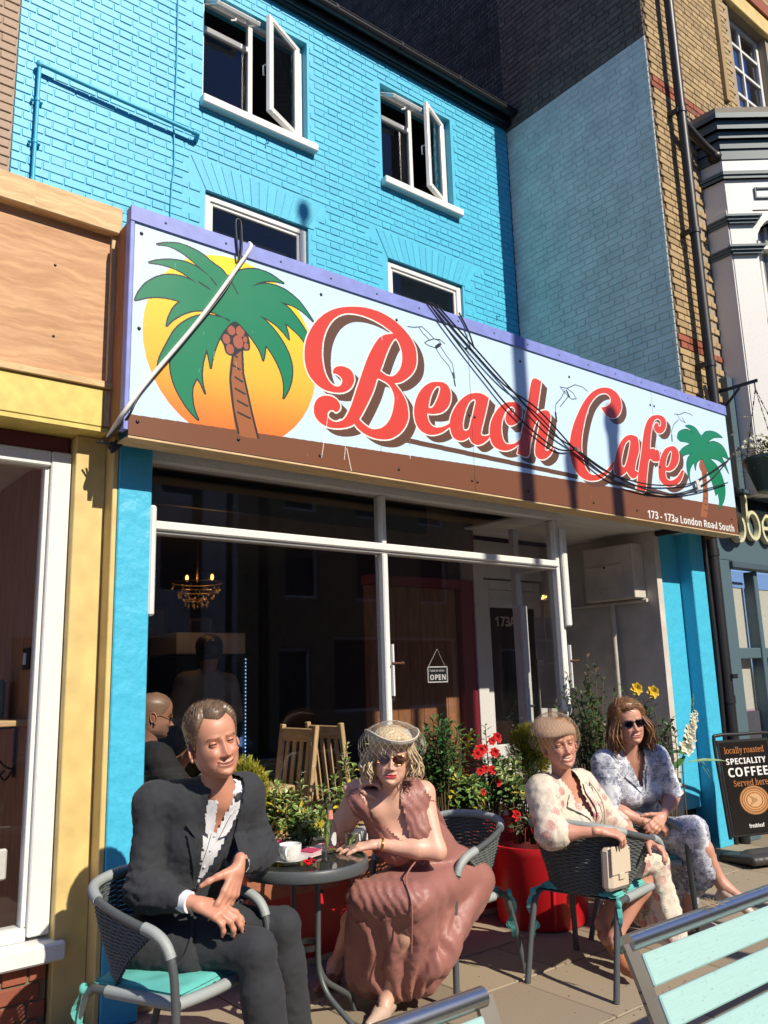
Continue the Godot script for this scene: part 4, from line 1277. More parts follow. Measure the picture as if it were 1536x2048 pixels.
	art["palm2"] = [4843,770,4870,822,4950,862,5026,875,5116,858,5065,887,4994,905,5072,923,5163,909,5239,857,5315,902,5418,927,5517,925,5603,900,5468,878,5381,842,5314,798,5439,834,5557,825,5629,781,5673,698,5545,718,5616,623,5643,560,5558,637,5464,667,5316,662,5435,619,5500,552,5541,459,5542,372,5493,279,5397,199,5422,271,5410,356,5374,325,5338,433,5281,533,5217,644,5122,596,5079,516,5065,588,4996,515,4972,439,4984,372,4950,467,4947,550,4987,619,5061,667,4926,631,4842,567,4837,618,4898,679,4989,725,5078,755,4949,756,4884,751]
	art["trunk2"] = [5182,562,5178,444,5170,338,5134,218,5084,109,5179,113,5224,228,5248,347,5248,464,5260,573]
	art["nut2"] = [5217,648,5159,591,5158,537,5217,503,5269,521,5274,597]
	# setting sun, orange below and yellow above
	ink([disc(Vector2(0.578, 0.572), 0.523, 0.533)], func(y: float) -> Color:
		var k := clampf((y - 0.05) / 1.0, 0.0, 1.0)
		var lo := L(0.80, 0.16, 0.035)
		return lo.lerp(L(0.82, 0.42, 0.05), smoothstep(0.0, 0.45, k)).lerp(L(0.80, 0.60, 0.03), smoothstep(0.35, 1.0, k)))
	var edge := PackedVector2Array([Vector2(0, -0.1), Vector2(0, 0.103), Vector2(1.4, 0.148), Vector2(2.75, 0.191), Vector2(4.3, 0.222), Vector2(5.70, 0.248), Vector2(5.70, -0.1)])
	ink([edge], brown)
	for q in [[1.76, 0.238, 3.43, 0.222], [3.76, 0.236, 4.15, 0.228], [4.35, 0.238, 4.82, 0.215]]: ink([PackedVector2Array([Vector2(q[0], q[1]), Vector2(q[2], q[3]), Vector2(q[2] + 0.01, q[3] + 0.034), Vector2(q[0] + 0.01, q[1] + 0.034)])], shade)
	# palms
	ink([outline(art["trunk"])], trunkc, 0.011)
	ink([outline(art["trunk"])], trunkc)
	line(Vector2(0.562, 0.538), Vector2(0.547, 0.401), 0.012, dark); line(Vector2(0.547, 0.401), Vector2(0.568, 0.232), 0.012, dark); line(Vector2(0.568, 0.232), Vector2(0.599, 0.107), 0.012, dark)
	line(Vector2(0.618, 0.586), Vector2(0.626, 0.446), 0.012, dark); line(Vector2(0.626, 0.446), Vector2(0.68, 0.232), 0.012, dark); line(Vector2(0.68, 0.232), Vector2(0.718, 0.099), 0.012, dark)
	for i in 6: line(Vector2(0.56 + 0.008 * i - 0.006 * (i % 2), 0.545 - 0.065 * i), Vector2(0.588 + 0.016 * i, 0.53 - 0.066 * i), 0.010, dark)
	ink([outline(art["nut"])], dark, 0.01)
	for q in [[552, 677, 24, 28], [606, 684, 27, 32], [523, 620, 23, 28], [594, 620, 31, 38], [637, 645, 14, 18], [545, 568, 24, 29], [643, 607, 15, 19]]: ink([disc(Vector2(q[0], q[1]) * 0.001, q[2] * 0.001 + 0.007, q[3] * 0.001 + 0.007)], dark)
	for q in [[552, 677, 24, 28], [606, 684, 27, 32], [523, 620, 23, 28], [594, 620, 31, 38], [637, 645, 14, 18], [545, 568, 24, 29], [643, 607, 15, 19]]: ink([disc(Vector2(q[0], q[1]) * 0.001, q[2] * 0.001, q[3] * 0.001)], L(0.34, 0.10, 0.065))
	ink([outline(art["palm"])], dark, 0.015)
	ink([outline(art["palm"])], green)
	for q in [[Vector2(0.46, 0.915), Vector2(0.425, 0.948)], [Vector2(0.532, 0.987), Vector2(0.59, 0.90)], [Vector2(0.357, 0.902), Vector2(0.42, 0.88)], [Vector2(0.516, 0.736), Vector2(0.54, 0.73)]]: line(q[0], q[1], 0.008, dark)
	ink([outline(art["trunk2"])], trunkc, 0.006); ink([outline(art["nut2"])], L(0.30, 0.09, 0.05), 0.006)
	for i in 7: line(Vector2(5.20 - 0.008 * i, 0.5 - 0.055 * i), Vector2(5.24 - 0.006 * i, 0.497 - 0.055 * i), 0.006, dark)
	ink([outline(art["palm2"])], L(0.01, 0.08, 0.04), 0.012)
	ink([outline(art["palm2"])], green)
	# birds
	for s in [[1815, 1022, 1870, 1031, 1939, 1053, 1994, 1026, 2044, 993, 2096, 1001, 2136, 983], [1915, 1038, 1947, 1006, 2003, 974], [1956, 944, 2000, 932, 2058, 934, 2106, 971, 2084, 994, 2038, 992, 1979, 963, 1956, 944], [2052, 931, 2101, 878, 2168, 830, 2200, 763, 2214, 702], [2099, 951, 2149, 899, 2199, 855, 2217, 758], [3309, 922, 3343, 891, 3361, 877], [3355, 893, 3311, 833, 3243, 770, 3229, 700, 3235, 639], [3308, 919, 3391, 926, 3494, 976, 3578, 974, 3640, 953], [3390, 922, 3457, 902, 3494, 863, 3437, 847, 3384, 869, 3348, 908], [3397, 862, 3336, 804, 3290, 759], [4836, 986, 4919, 996, 5008, 1034, 5092, 1033, 5128, 1023], [4881, 984, 4928, 944, 5000, 935, 4952, 975], [4891, 943, 4810, 886, 4762, 815, 4756, 730]]: stroke(s, 0.006, dark)
	for q in [[2214, 702, 2200, 790, 0.012], [3235, 639, 3232, 700, 0.02], [4756, 730, 4760, 780, 0.016], [2058, 940, 2090, 965, 0.022], [3410, 860, 3380, 905, 0.016]]: line(Vector2(q[0], q[1]) * 0.001, Vector2(q[2], q[3]) * 0.001, q[4], dark)
	# lettering: brown block behind, white outline, red face
	var names_of := ["B", "e", "a", "c", "h", "C", "a2", "f", "e2"]
	var glyphs := []
	for nm in names_of:
		var g := []
		for a in art[nm]: g.append(outline(a))
		glyphs.append(g)
	for g in glyphs:
		for s in 12: ink(g, shade, 0.0, Vector2(0.0052, -0.0034) * (s + 1))
	for i in glyphs.size(): ink(glyphs[i], white, 0.019)
	for i in glyphs.size(): ink(glyphs[i], red)
	# scratches and stains in the print
	for i in 60:
		var p := Vector2(rng.randf_range(0, W), rng.randf_range(0.05, 1.1))
		line(p, p + Vector2(rng.randf_range(-0.006, 0.006), rng.randf_range(-0.05, 0.02)), 0.003, canvas.get_pixelv(Vector2i(clampi(int(p.x * PX), 0, canvas.get_width() - 1), clampi(canvas.get_height() - 1 - int(p.y * PX), 0, canvas.get_height() - 1))).lerp(white, 0.35))
	line(Vector2(1.18, 0.31), Vector2(1.13, 0.05), 0.003, white); line(Vector2(1.31, 0.13), Vector2(1.34, 0.0), 0.004, white); line(Vector2(1.30, 0.14), Vector2(1.29, 0.06), 0.003, white)
	var t := thing("cafe_sign", "long pale blue café sign with red script lettering, palm trees and a setting sun", "sign", Vector3(4.3, 2.7, 0.3))
	var cut := [0.0, 2.353, 4.509, W]
	for i in 3:
		var x0: int = int(cut[i] * PX)
		var x1: int = mini(int(cut[i + 1] * PX), canvas.get_width())
		var part := canvas.get_region(Rect2i(x0, 0, x1 - x0, canvas.get_height()))
		var m := mat(Color.WHITE, 0.32)
		m.albedo_texture = ImageTexture.create_from_image(part)
		m.roughness_texture = M.blotch
		var b := MB.new()
		var lo := Vector3(1.44 + cut[i] + 0.0015, 2.70, 0.35)
		var hi := Vector3(1.44 + cut[i + 1] - 0.0015, 2.70 + H, 0.35)
		b.quad(lo, Vector3(hi.x, lo.y, 0.35), hi, Vector3(lo.x, hi.y, 0.35))
		b.col = Color.WHITE
		obj("panel", b, m, t)
	obj("backing", slab1(Vector3(1.441, 2.695, 0.325), Vector3(7.14, 2.7 + H - 0.01, 0.347)), M.black, t)
	# lilac trim along the top and down the left end; brown plywood return
	var lil := grain(L(0.22, 0.27, 0.66), 0.5, M.blotch, 0.6)
	var tr := MB.new()
	for i in 8:
		var f0 := i / 8.0
		var f1 := (i + 1) / 8.0
		var ya := 3.825 + 0.025 * sin(f0 * PI)
		tr.face([Vector3(lerpf(1.415, 7.145, f0), 3.83 + 0.0 * ya, 0.362), Vector3(lerpf(1.415, 7.145, f1), 3.83, 0.362), Vector3(lerpf(1.415, 7.145, f1), 3.918, 0.362), Vector3(lerpf(1.415, 7.145, f0), 3.912, 0.362)], Vector3(4, 3.8, 0))
	tr.span(Vector3(1.415, 3.83, 0.30), Vector3(7.145, 3.911, 0.3615))
	obj("top_trim", tr, lil, t)
	obj("end_trim", slab1(Vector3(1.415, 2.72, 0.30), Vector3(1.438, 3.829, 0.358), 0.003), lil, t)
	obj("return_board", slab1(Vector3(1.43, 2.74, -0.1), Vector3(1.444, 3.86, 0.299)), M.brownwood, t)
	obj("bottom_trim", slab1(Vector3(1.441, 2.685, 0.20), Vector3(7.14, 2.6945, 0.352)), M.pine, t)
	obj("right_return", slab1(Vector3(7.125, 2.7, 0.0), Vector3(7.14, 3.9, 0.324)), M.brownwood, t)
	for q in [[36, 1076], [39, 557], [46, 72], [600, 71], [1144, 1054], [1723, 1044], [2335, 996], [2372, 1000], [2325, 68], [2375, 66], [2876, 1025], [3425, 1024], [4480, 1000], [4535, 1000], [4470, 470], [4530, 468], [2330, 520], [2380, 516], [580, 1055], [1120, 60], [1700, 60], [2876, 60], [3600, 62], [4150, 60], [4700, 64], [5300, 60], [5600, 130], [5600, 640]]:
		var s := MB.new()
		s.ball(Vector3(1.44 + q[0] * 0.001, 2.7 + q[1] * 0.001, 0.351), Vector3(0.010, 0.010, 0.007), Basis.IDENTITY, 10, 6)
		obj("screw", s, M.black, t)
	for i in 16:
		var s := MB.new()
		s.ball(Vector3(1.6 + i * 0.35, 3.872, 0.363), Vector3(0.007, 0.007, 0.004), Basis.IDENTITY, 8, 5)
		obj("screw", s, M.slate, t)
	lettering("lettering", "173 - 173a London Road South", 40, 0.0022, M.white, Transform3D(Basis.IDENTITY, Vector3(1.44 + 4.285, 2.745, 0.352)), t, true, false, 1.33)
	# cables
	var blk = M.black
	var c1 := MB.new()
	c1.tube(smooth([Vector3(1.40, 2.72, 0.2), Vector3(1.41, 2.80, 0.37), Vector3(1.52, 2.98, 0.375), Vector3(1.78, 3.36, 0.376), Vector3(2.0, 3.72, 0.376), Vector3(2.09, 3.88, 0.38), Vector3(2.13, 3.96, 0.3)], 6), 0.011, 8)
	tag(obj("white_cable", c1, M.white, self), "off-white cable slanting across the left palm tree of the sign", "cable")
	var c2 := MB.new()
	c2.tube(smooth([Vector3(1.39, 2.70, 0.2), Vector3(1.43, 2.78, 0.37), Vector3(1.50, 2.93, 0.372), Vector3(1.72, 3.25, 0.373), Vector3(1.95, 3.60, 0.373), Vector3(2.03, 3.80, 0.376), Vector3(2.035, 3.98, 0.38), Vector3(2.02, 4.03, 0.38), Vector3(2.0, 4.0, 0.378), Vector3(2.02, 3.8, 0.376)], 6), 0.006, 6)
	for i in 6: c2.tube(smooth([Vector3(1.36 + 0.02 * i, 2.70 + 0.012 * (i % 3), 0.14), Vector3(1.42, 2.69 - 0.01 * i, 0.2), Vector3(1.5, 2.72 + 0.01 * (i % 2), 0.22)], 5), 0.006, 6)
	tag(obj("black_cable", c2, blk, self), "thin black cable along the white one, tangled under the sign's left end", "cable")
	var c3 := MB.new()
	for q in [[[3.42, 3.93], [3.62, 3.75], [3.9, 3.52], [4.2, 3.3], [4.6, 3.12], [4.85, 3.14]], [[3.45, 3.93], [3.75, 3.72], [4.1, 3.5], [4.45, 3.38], [4.8, 3.16], [4.86, 3.13]], [[3.5, 3.93], [3.72, 3.78], [4.2, 3.46], [4.55, 3.24], [4.85, 3.145]], [[4.85, 3.14], [5.2, 3.02], [5.7, 2.985], [6.2, 3.04], [6.5, 3.12], [7.1, 3.4]], [[4.85, 3.13], [5.2, 2.98], [5.6, 2.92], [6.1, 2.95], [6.5, 3.06], [6.8, 3.20], [7.15, 3.45]], [[4.86, 3.14], [5.3, 3.0], [5.9, 2.93], [6.4, 3.0], [7.0, 3.16]], [[3.7, 3.93], [3.78, 3.82], [3.83, 3.7]]]:
		var pts := []
		for p in q: pts.append(Vector3(p[0], p[1], 0.372 + 0.004 * rng.randf()))
		c3.tube(smooth(pts, 6), 0.006, 6)
	tag(obj("festoon_cable", c3, blk, self), "black wires sagging along the right half of the sign", "cable")
	var cl := MB.new()
	cl.box(Vector3(6.48, 3.07, 0.383), Vector3(0.05, 0.09, 0.012), Basis(Vector3.BACK, 0.3), 0.003)
	cl.box(Vector3(4.85, 3.14, 0.383), Vector3(0.05, 0.025, 0.012), Basis(Vector3.BACK, -0.4), 0.003)
	tag(obj("cable_tag", cl, M.cream, self), "small cream tags clipped on the black wires", "tag")

# ---- inside the café
func inside() -> void:
	var t := thing("cafe_room", "dark café room behind the window with reddish brown walls", "room", Vector3(3.4, 0, -2.5))
	obj("floor", slab1(Vector3(1.68, 0.0, -5.2), Vector3(5.1, 0.14, -0.21)), M.darkbrown, t)
	var wallm := grain(L(0.09, 0.035, 0.03), 0.8, M.blotch, 0.9)
	obj("back_wall", slab1(Vector3(1.5, 0.14, -5.3), Vector3(5.4, 2.9, -5.2)), wallm, t)
	obj("left_wall", slab1(Vector3(1.48, 0.0, -5.2), Vector3(1.66, 2.9, -0.26)), wallm, t)
	obj("right_wall", slab1(Vector3(5.16, 0.14, -5.2), Vector3(5.30, 2.9, -1.41)), wallm, t)
	obj("ceiling", slab1(Vector3(1.5, 2.9, -5.3), Vector3(6.6, 3.1, -0.13)), grain(L(0.25, 0.21, 0.18), 0.9, M.blotch, 0.8), t)
	obj("bulkhead", slab1(Vector3(1.68, 2.55, -1.3), Vector3(5.0, 2.89, -0.9)), grain(L(0.16, 0.12, 0.10), 0.9, M.blotch, 0.6), t)
	obj("dark_blind", slab1(Vector3(1.72, 2.52, -0.30), Vector3(3.9, 2.72, -0.26)), M.black, t)
	# framed pictures on the walls
	var fr_at := [[2.2, 1.9, 0.35, 0.45, 0], [2.75, 2.15, 0.3, 0.4, 1], [3.2, 1.75, 0.42, 0.34, 2], [3.35, 2.25, 0.5, 0.3, 3], [3.95, 2.2, 0.34, 0.44, 1], [4.1, 1.7, 0.46, 0.36, 0], [4.55, 2.15, 0.3, 0.3, 2], [4.75, 1.6, 0.32, 0.42, 3]]
	var spots := ["far left", "second from the left", "below the wide one", "wide one near the middle", "tall one right of the middle", "large one below", "small square one", "last on the right"]
	for i in fr_at.size():
		var q = fr_at[i]
		var p := local("picture", "small dim framed picture on the back wall inside the café, " + spots[i], "picture", Vector3(q[0], q[1], -5.195), 0.0, "pictures on the back wall")
		var b := MB.new()
		frame(b, Vector2(-q[2] * 0.5, -q[3] * 0.5), Vector2(q[2] * 0.5, q[3] * 0.5), 0.03, 0.0, 0.02)
		obj("frame", b, [M.black, M.brownwood, M.white, M.pine][q[4]], p)
		obj("print", slab1(Vector3(-q[2] * 0.5 + 0.03, -q[3] * 0.5 + 0.03, 0.002), Vector3(q[2] * 0.5 - 0.03, q[3] * 0.5 - 0.03, 0.008)), grain(L(0.3, 0.28, 0.25), 0.7, M.blotch, 0.2), p)
	# chandelier with two lit candle bulbs
	var ch := local("chandelier", "small chandelier with two warm lit bulbs hanging inside the café", "chandelier", Vector3(2.93, 2.26, -1.95))
	var cb := MB.new()
	cb.tube([Vector3(0, 0.05, 0), Vector3(0, 0.62, 0)], 0.006, 6)
	for k in 3:
		var ring := []
		var rr: float = [0.20, 0.15, 0.09][k]
		for i in 25: ring.append(Vector3(cos(TAU * i / 24.0) * rr, 0.04 - 0.07 * k, sin(TAU * i / 24.0) * rr))
		cb.tube(ring, 0.006, 5)
	obj("frame", cb, mat(L(0.3, 0.2, 0.08), 0.35, 1.0), ch)
	var cr := MB.new()
	for i in 90:
		var a := rng.randf() * TAU
		var rr := rng.randf_range(0.07, 0.2)
		cr.ball(Vector3(cos(a) * rr, 0.02 - (0.2 - rr) * 1.2 - rng.randf() * 0.03, sin(a) * rr), Vector3(0.007, 0.011, 0.007), Basis.IDENTITY, 6, 4)
	kind(obj("crystal", cr, glass(Color(0.9, 0.85, 0.7), 0.3), ch), "stuff")
	for s in [-1, 1]:
		var bb := MB.new()
		bb.ball(Vector3(0.075 * s + 0.02, 0.085, 0.07 * s), Vector3(0.013, 0.026, 0.013), Basis.IDENTITY, 10, 7)
		var bm := mat(L(1.0, 0.75, 0.35), 0.3)
		bm.emission_enabled = true
		bm.emission = Color(1.0, 0.72, 0.35)
		bm.emission_energy_multiplier = 3.0
		obj("bulb", bb, bm, ch)
		var li := OmniLight3D.new()
		li.name = "bulb_light"
		li.light_color = Color(1.0, 0.72, 0.4)
		li.light_energy = 0.03
		li.light_size = 0.02
		li.omni_range = 8.0
		li.omni_attenuation = 2.0
		li.shadow_enabled = true
		ch.add_child(li, true)
		li.position = Vector3(0.075 * s + 0.02, 0.085, 0.07 * s)
	# drinks fridge with a pale top and a strip of blue-white lights
	var f := local("drinks_fridge", "tall black drinks fridge with a pale top panel at the back of the café", "fridge", Vector3(3.45, 0.14, -3.0))
	obj("case", slab1(Vector3(-0.35, 0, -0.3), Vector3(0.35, 1.62, 0.3), 0.01), M.black, f)
	obj("top_panel", slab1(Vector3(-0.34, 1.63, -0.28), Vector3(0.34, 1.82, 0.30), 0.01), grain(L(0.55, 0.58, 0.68), 0.4, M.fine, 0.5), f)
	obj("door_glass", slab1(Vector3(-0.30, 0.1, 0.301), Vector3(0.30, 1.55, 0.31)), M.dusty, f)
	var led := MB.new()
	var lm := mat(L(0.3, 0.5, 1.0), 0.4)
	lm.emission_enabled = true
	lm.emission = Color(0.55, 0.75, 1.0)
	lm.emission_energy_multiplier = 1.2
	for i in 46: led.ball(Vector3(0.33, 0.12 + i * 0.0325, 0.315), Vector3(0.007, 0.007, 0.004), Basis.IDENTITY, 6, 4)
	kind(obj("light_strip", led, lm, f), "stuff")
	var li := OmniLight3D.new()
	li.name = "strip_light"
	li.light_color = Color(0.55, 0.75, 1.0)
	li.light_energy = 0.01
	li.light_size = 0.05
	li.omni_range = 6.0
	li.omni_attenuation = 2.0
	li.shadow_enabled = true
	f.add_child(li, true)
	li.position = Vector3(0.33, 0.85, 0.36)
	# hanging open sign
	var o := local("open_sign", "small dark OPEN sign hanging by a string behind the window", "sign", Vector3(3.81, 1.525, -0.12))
	obj("board", slab1(Vector3(-0.092, -0.055, -0.004), Vector3(0.092, 0.055, 0.004), 0.003), M.black, o)
	var ed := MB.new()
	frame(ed, Vector2(-0.089, -0.052), Vector2(0.089, 0.052), 0.004, 0.0041, 0.0055)
	obj("border", ed, M.white, o)
	lettering("lettering", "OPEN", 40, 0.0012, M.white, Transform3D(Basis.IDENTITY, Vector3(-0.07, -0.018, 0.0042)), o, true, false, 0.14)
	lettering("lettering", "Come in we're", 40, 0.0005, M.white, Transform3D(Basis.IDENTITY, Vector3(-0.07, 0.027, 0.0042)), o, false, true, 0.13)
	var stg := MB.new()
	stg.tube([Vector3(-0.075, 0.055, 0), Vector3(0.0, 0.17, 0.01)], 0.0015, 4)
	stg.tube([Vector3(0.075, 0.055, 0), Vector3(0.0, 0.17, 0.01)], 0.0015, 4)
	obj("string", stg, M.white, o)
	# table by the window and two slatted chairs
	var tb := thing("window_table", "pale wooden table just inside the café window", "table", Vector3(2.4, 0.14, -0.6))
	obj("table_top", slab1(Vector3(1.95, 0.86, -0.95), Vector3(2.78, 0.90, -0.28), 0.006), M.pine, tb)
	for q in [[2.0, -0.9], [2.72, -0.9], [2.0, -0.34], [2.72, -0.34]]: obj("leg", slab1(Vector3(q[0] - 0.025, 0.14, q[1] - 0.025), Vector3(q[0] + 0.025, 0.858, q[1] + 0.025), 0.003), M.pineup, tb)
	var slat_chair := func(at: Vector3, turn: float, label: String) -> void:
		var c := local("slatted_chair", label, "chair", at, turn, "wooden chairs inside the window")
		var pm = M.pineup
		for sx in [-1, 1]:
			var bp := MB.new()
			bp.bar(Vector3(0.19 * sx, 0.45, -0.20), Vector3(0.19 * sx, 1.10, -0.28), 0.035, 0.03, Vector3.BACK, 0.004)
			bp.bar(Vector3(0.19 * sx, 0.0, -0.22), Vector3(0.19 * sx, 0.449, -0.20), 0.035, 0.03, Vector3.BACK, 0.004)
			obj("back_post", bp, pm, c)
			var lg := MB.new()
			lg.bar(Vector3(0.18 * sx, 0.0, 0.19), Vector3(0.18 * sx, 0.44, 0.19), 0.035, 0.035, Vector3.BACK, 0.004)
			obj("leg", lg, pm, c)
		obj("seat", slab1(Vector3(-0.21, 0.44, -0.18), Vector3(0.21, 0.47, 0.22), 0.01), M.pine, c)
		obj("top_rail", slab1(Vector3(-0.17, 1.0, -0.285), Vector3(0.17, 1.08, -0.26), 0.005), M.pine, c)
		obj("low_rail", slab1(Vector3(-0.17, 0.56, -0.235), Vector3(0.17, 0.60, -0.21), 0.005), M.pine, c)
		for i in 4:
			var s := MB.new()
			s.bar(Vector3(-0.12 + i * 0.08, 0.60, -0.222), Vector3(-0.12 + i * 0.08, 1.0, -0.272), 0.035, 0.012, Vector3.BACK, 0.003)
			obj("slat", s, pm, c)
	slat_chair.call(Vector3(2.62, 0.14, -0.42), -PI / 2, "slat-backed wooden chair inside the window, left of the pair, drawn up to the pale table")
	slat_chair.call(Vector3(3.42, 0.14, -0.50), PI / 2, "slat-backed wooden chair inside the window, right of the pair, behind the woman in the white hat")
	slat_chair.call(Vector3(1.93, 0.14, -0.95), PI / 2 - 0.3, "wooden chair inside the window under the man in the black shirt")

# ---- outdoor furniture
func make_bistro() -> Node3D:
	var c := local("bistro_chair", "grey wicker bistro chair", "chair", Vector3.ZERO, 0.0, "wicker bistro chairs outside the café")
	var hoop := [Vector3(-0.27, 0.40, 0.245), Vector3(-0.278, 0.52, 0.24), Vector3(-0.282, 0.60, 0.215), Vector3(-0.285, 0.645, 0.16), Vector3(-0.285, 0.67, 0.06), Vector3(-0.278, 0.70, -0.06), Vector3(-0.25, 0.73, -0.17), Vector3(-0.17, 0.755, -0.255), Vector3(0, 0.765, -0.285)]
	var full := []
	for p in hoop: full.append(p)
	for i in range(hoop.size() - 2, -1, -1): full.append(Vector3(-hoop[i].x, hoop[i].y, hoop[i].z))
	var sm := smooth(full, 5)
	var fr := MB.new()
	fr.tube(sm, 0.0155, 10)
	obj("arm_hoop", fr, M.grey, c)
	# ribbed wrapping over the bends and the back
	var wr := MB.new()
	for span_of in [[0.10, 0.235], [0.37, 0.63], [0.765, 0.90]]:
		var a := int(span_of[0] * (sm.size() - 1))
		var b := int(span_of[1] * (sm.size() - 1))
		var pts := []
		var rad := []
		for i in range(a, b):
			for k in 8:
				pts.append(sm[i].lerp(sm[i + 1], k / 8.0))
				rad.append(0.0195 + (0.0022 if k % 2 else -0.0012))
		wr.tube(pts, rad, 10)
	obj("arm_wrap", wr, M.wrap, c)
	for sx in [-1, 1]:
		var l := MB.new()
		l.tube([Vector3(0.275 * sx, 0.0, 0.262), Vector3(0.27 * sx, 0.41, 0.245)], 0.0155, 10)
		l.lathe([Vector2(0.0, 0), Vector2(0.017, 0.0), Vector2(0.0175, 0.03), Vector2(0.0, 0.031)], 10, Transform3D(Basis.IDENTITY, Vector3(0.2755 * sx, 0, 0.2625)))
		obj("leg", l, M.grey, c)
		var r := MB.new()
		r.tube(smooth([Vector3(0.235 * sx, 0.0, -0.335), Vector3(0.232 * sx, 0.2, -0.285), Vector3(0.226 * sx, 0.36, -0.235), Vector3(0.222 * sx, 0.40, -0.20), Vector3(0.222 * sx, 0.408, -0.14), Vector3(0.225 * sx, 0.408, 0.22)], 5), 0.0155, 10)
		obj("leg", r, M.grey, c)
	var seat := MB.new()
	var rail := MB.new()
	for sx in [-1, 1]:
		var pts := []
		var rad := []
		for k in 96:
			pts.append(Vector3(0.225 * sx, 0.408, -0.12 + 0.33 * k / 95.0))
			rad.append(0.0205 + (0.002 if k % 2 else -0.001))
		rail.tube(pts, rad, 10)
	var fp := []
	var fra := []
	for k in 96:
		fp.append(Vector3(lerpf(-0.225, 0.225, k / 95.0), 0.408, 0.215 + 0.03 * sin(PI * k / 95.0)))
		fra.append(0.0205 + (0.002 if k % 2 else -0.001))
	rail.tube(fp, fra, 10)
	obj("seat_rail", rail, M.wrap, c)
	for i in 22: seat.span(Vector3(-0.215, 0.406 - 0.004 * sin(PI * i / 21.0), -0.19 + i * 0.0186), Vector3(0.215, 0.411, -0.174 + i * 0.0186))
	kind(obj("seat_weave", seat, M.wicker, c), "stuff")
	# woven back: ribs from the seat to the hoop, strands over and under them
	var wv := MB.new()
	var nr := 25
	var ns := 36
	var at := func(u: float, v: float) -> Vector3:
		var a := (u - 0.5) * 2.45
		var bot := Vector3(0.225 * sin(a * 0.95), 0.42, -0.03 - 0.19 * cos(a))
		var ti := (0.5 + (u - 0.5) * 0.62) * (sm.size() - 1)
		var top: Vector3 = sm[int(ti)].lerp(sm[mini(int(ti) + 1, sm.size() - 1)], ti - int(ti))
		var p := bot.lerp(top, v)
		return p + Vector3(0, 0, -0.02 * sin(PI * v))
	for i in nr:
		var pts := []
		for k in 8: pts.append(at.call(float(i) / (nr - 1), k / 7.0))
		wv.tube(pts, 0.0032, 4, false)
	for j in ns:
		var pts := []
		for i in nr:
			var p: Vector3 = at.call(float(i) / (nr - 1), 0.02 + 0.95 * j / (ns - 1))
			var q: Vector3 = Vector3(p.x, 0, p.z + 0.03).normalized()
			pts.append(p + q * (0.0045 if (i + j) % 2 else -0.0045) + Vector3(0, 0.001 * (i % 3), 0))
		wv.tube(pts, 0.0052, 4, false)
	kind(obj("back_weave", wv, M.wicker, c), "stuff")
	# tie-on cushion
	var cu := MB.new()
	var n := 26
	for j in n + 1:
		for i in n + 1:
			var x := (i / float(n) - 0.5) * 2.0
			var y := (j / float(n) - 0.5) * 2.0
			var e := clampf((1.0 - pow(absf(x), 8.0)) * (1.0 - pow(absf(y), 8.0)), 0.0, 1.0)
			var hgt := 0.034 * sqrt(e) * (1.0 - 0.12 * (cos(x * 9.4) * cos(y * 9.4) + 1.0)) + 0.003 * sin(x * 31.0) * (absf(y) - 0.2)
			cu.vert(Vector3(x * 0.215, 0.422 + hgt, y * 0.21 + 0.01), Vector3.UP)
	var top_n := cu.v.size()
	for i in top_n: cu.vert(Vector3(cu.v[i].x, 0.436 - (cu.v[i].y - 0.422) * 0.45, cu.v[i].z), Vector3.DOWN)
	for j in n:
		for i in n:
			var q := j * (n + 1) + i
			cu.tri(q, q + n + 1, q + n + 2); cu.tri(q, q + n + 2, q + 1)
			q += top_n
			cu.tri(q, q + n + 2, q + n + 1); cu.tri(q, q + 1, q + n + 2)
	cu.renormal(0, 0)
	var tq := grain(L(0.12, 0.50, 0.46), 0.85, M.speck, 0.12, M.speck, 0.06, false)
	obj("cushion", cu, tq, c)
	for sx in [-1, 1]:
		var tie := MB.new()
		for k in 2:
			var path := smooth([Vector3(0.21 * sx, 0.43, -0.19), Vector3(0.232 * sx, 0.41, -0.225), Vector3((0.232 + 0.02 * k) * sx, 0.33, -0.24 - 0.02 * k), Vector3((0.24 - 0.03 * k) * sx, 0.25, -0.245), Vector3((0.235 + 0.015 * k) * sx, 0.19 + 0.03 * k, -0.25)], 4)
			for i in path.size() - 1:
				var w := Vector3(0.011, 0, 0.004 * sin(i * 0.9))
				tie.face([path[i] - w, path[i] + w, path[i + 1] + w, path[i + 1] - w], Vector3(0, 0.3, 0))
		tie.ball(Vector3(0.235 * sx, 0.405, -0.232), Vector3(0.017, 0.02, 0.014))
		obj("cushion_tie", tie, tq, c)
	return c

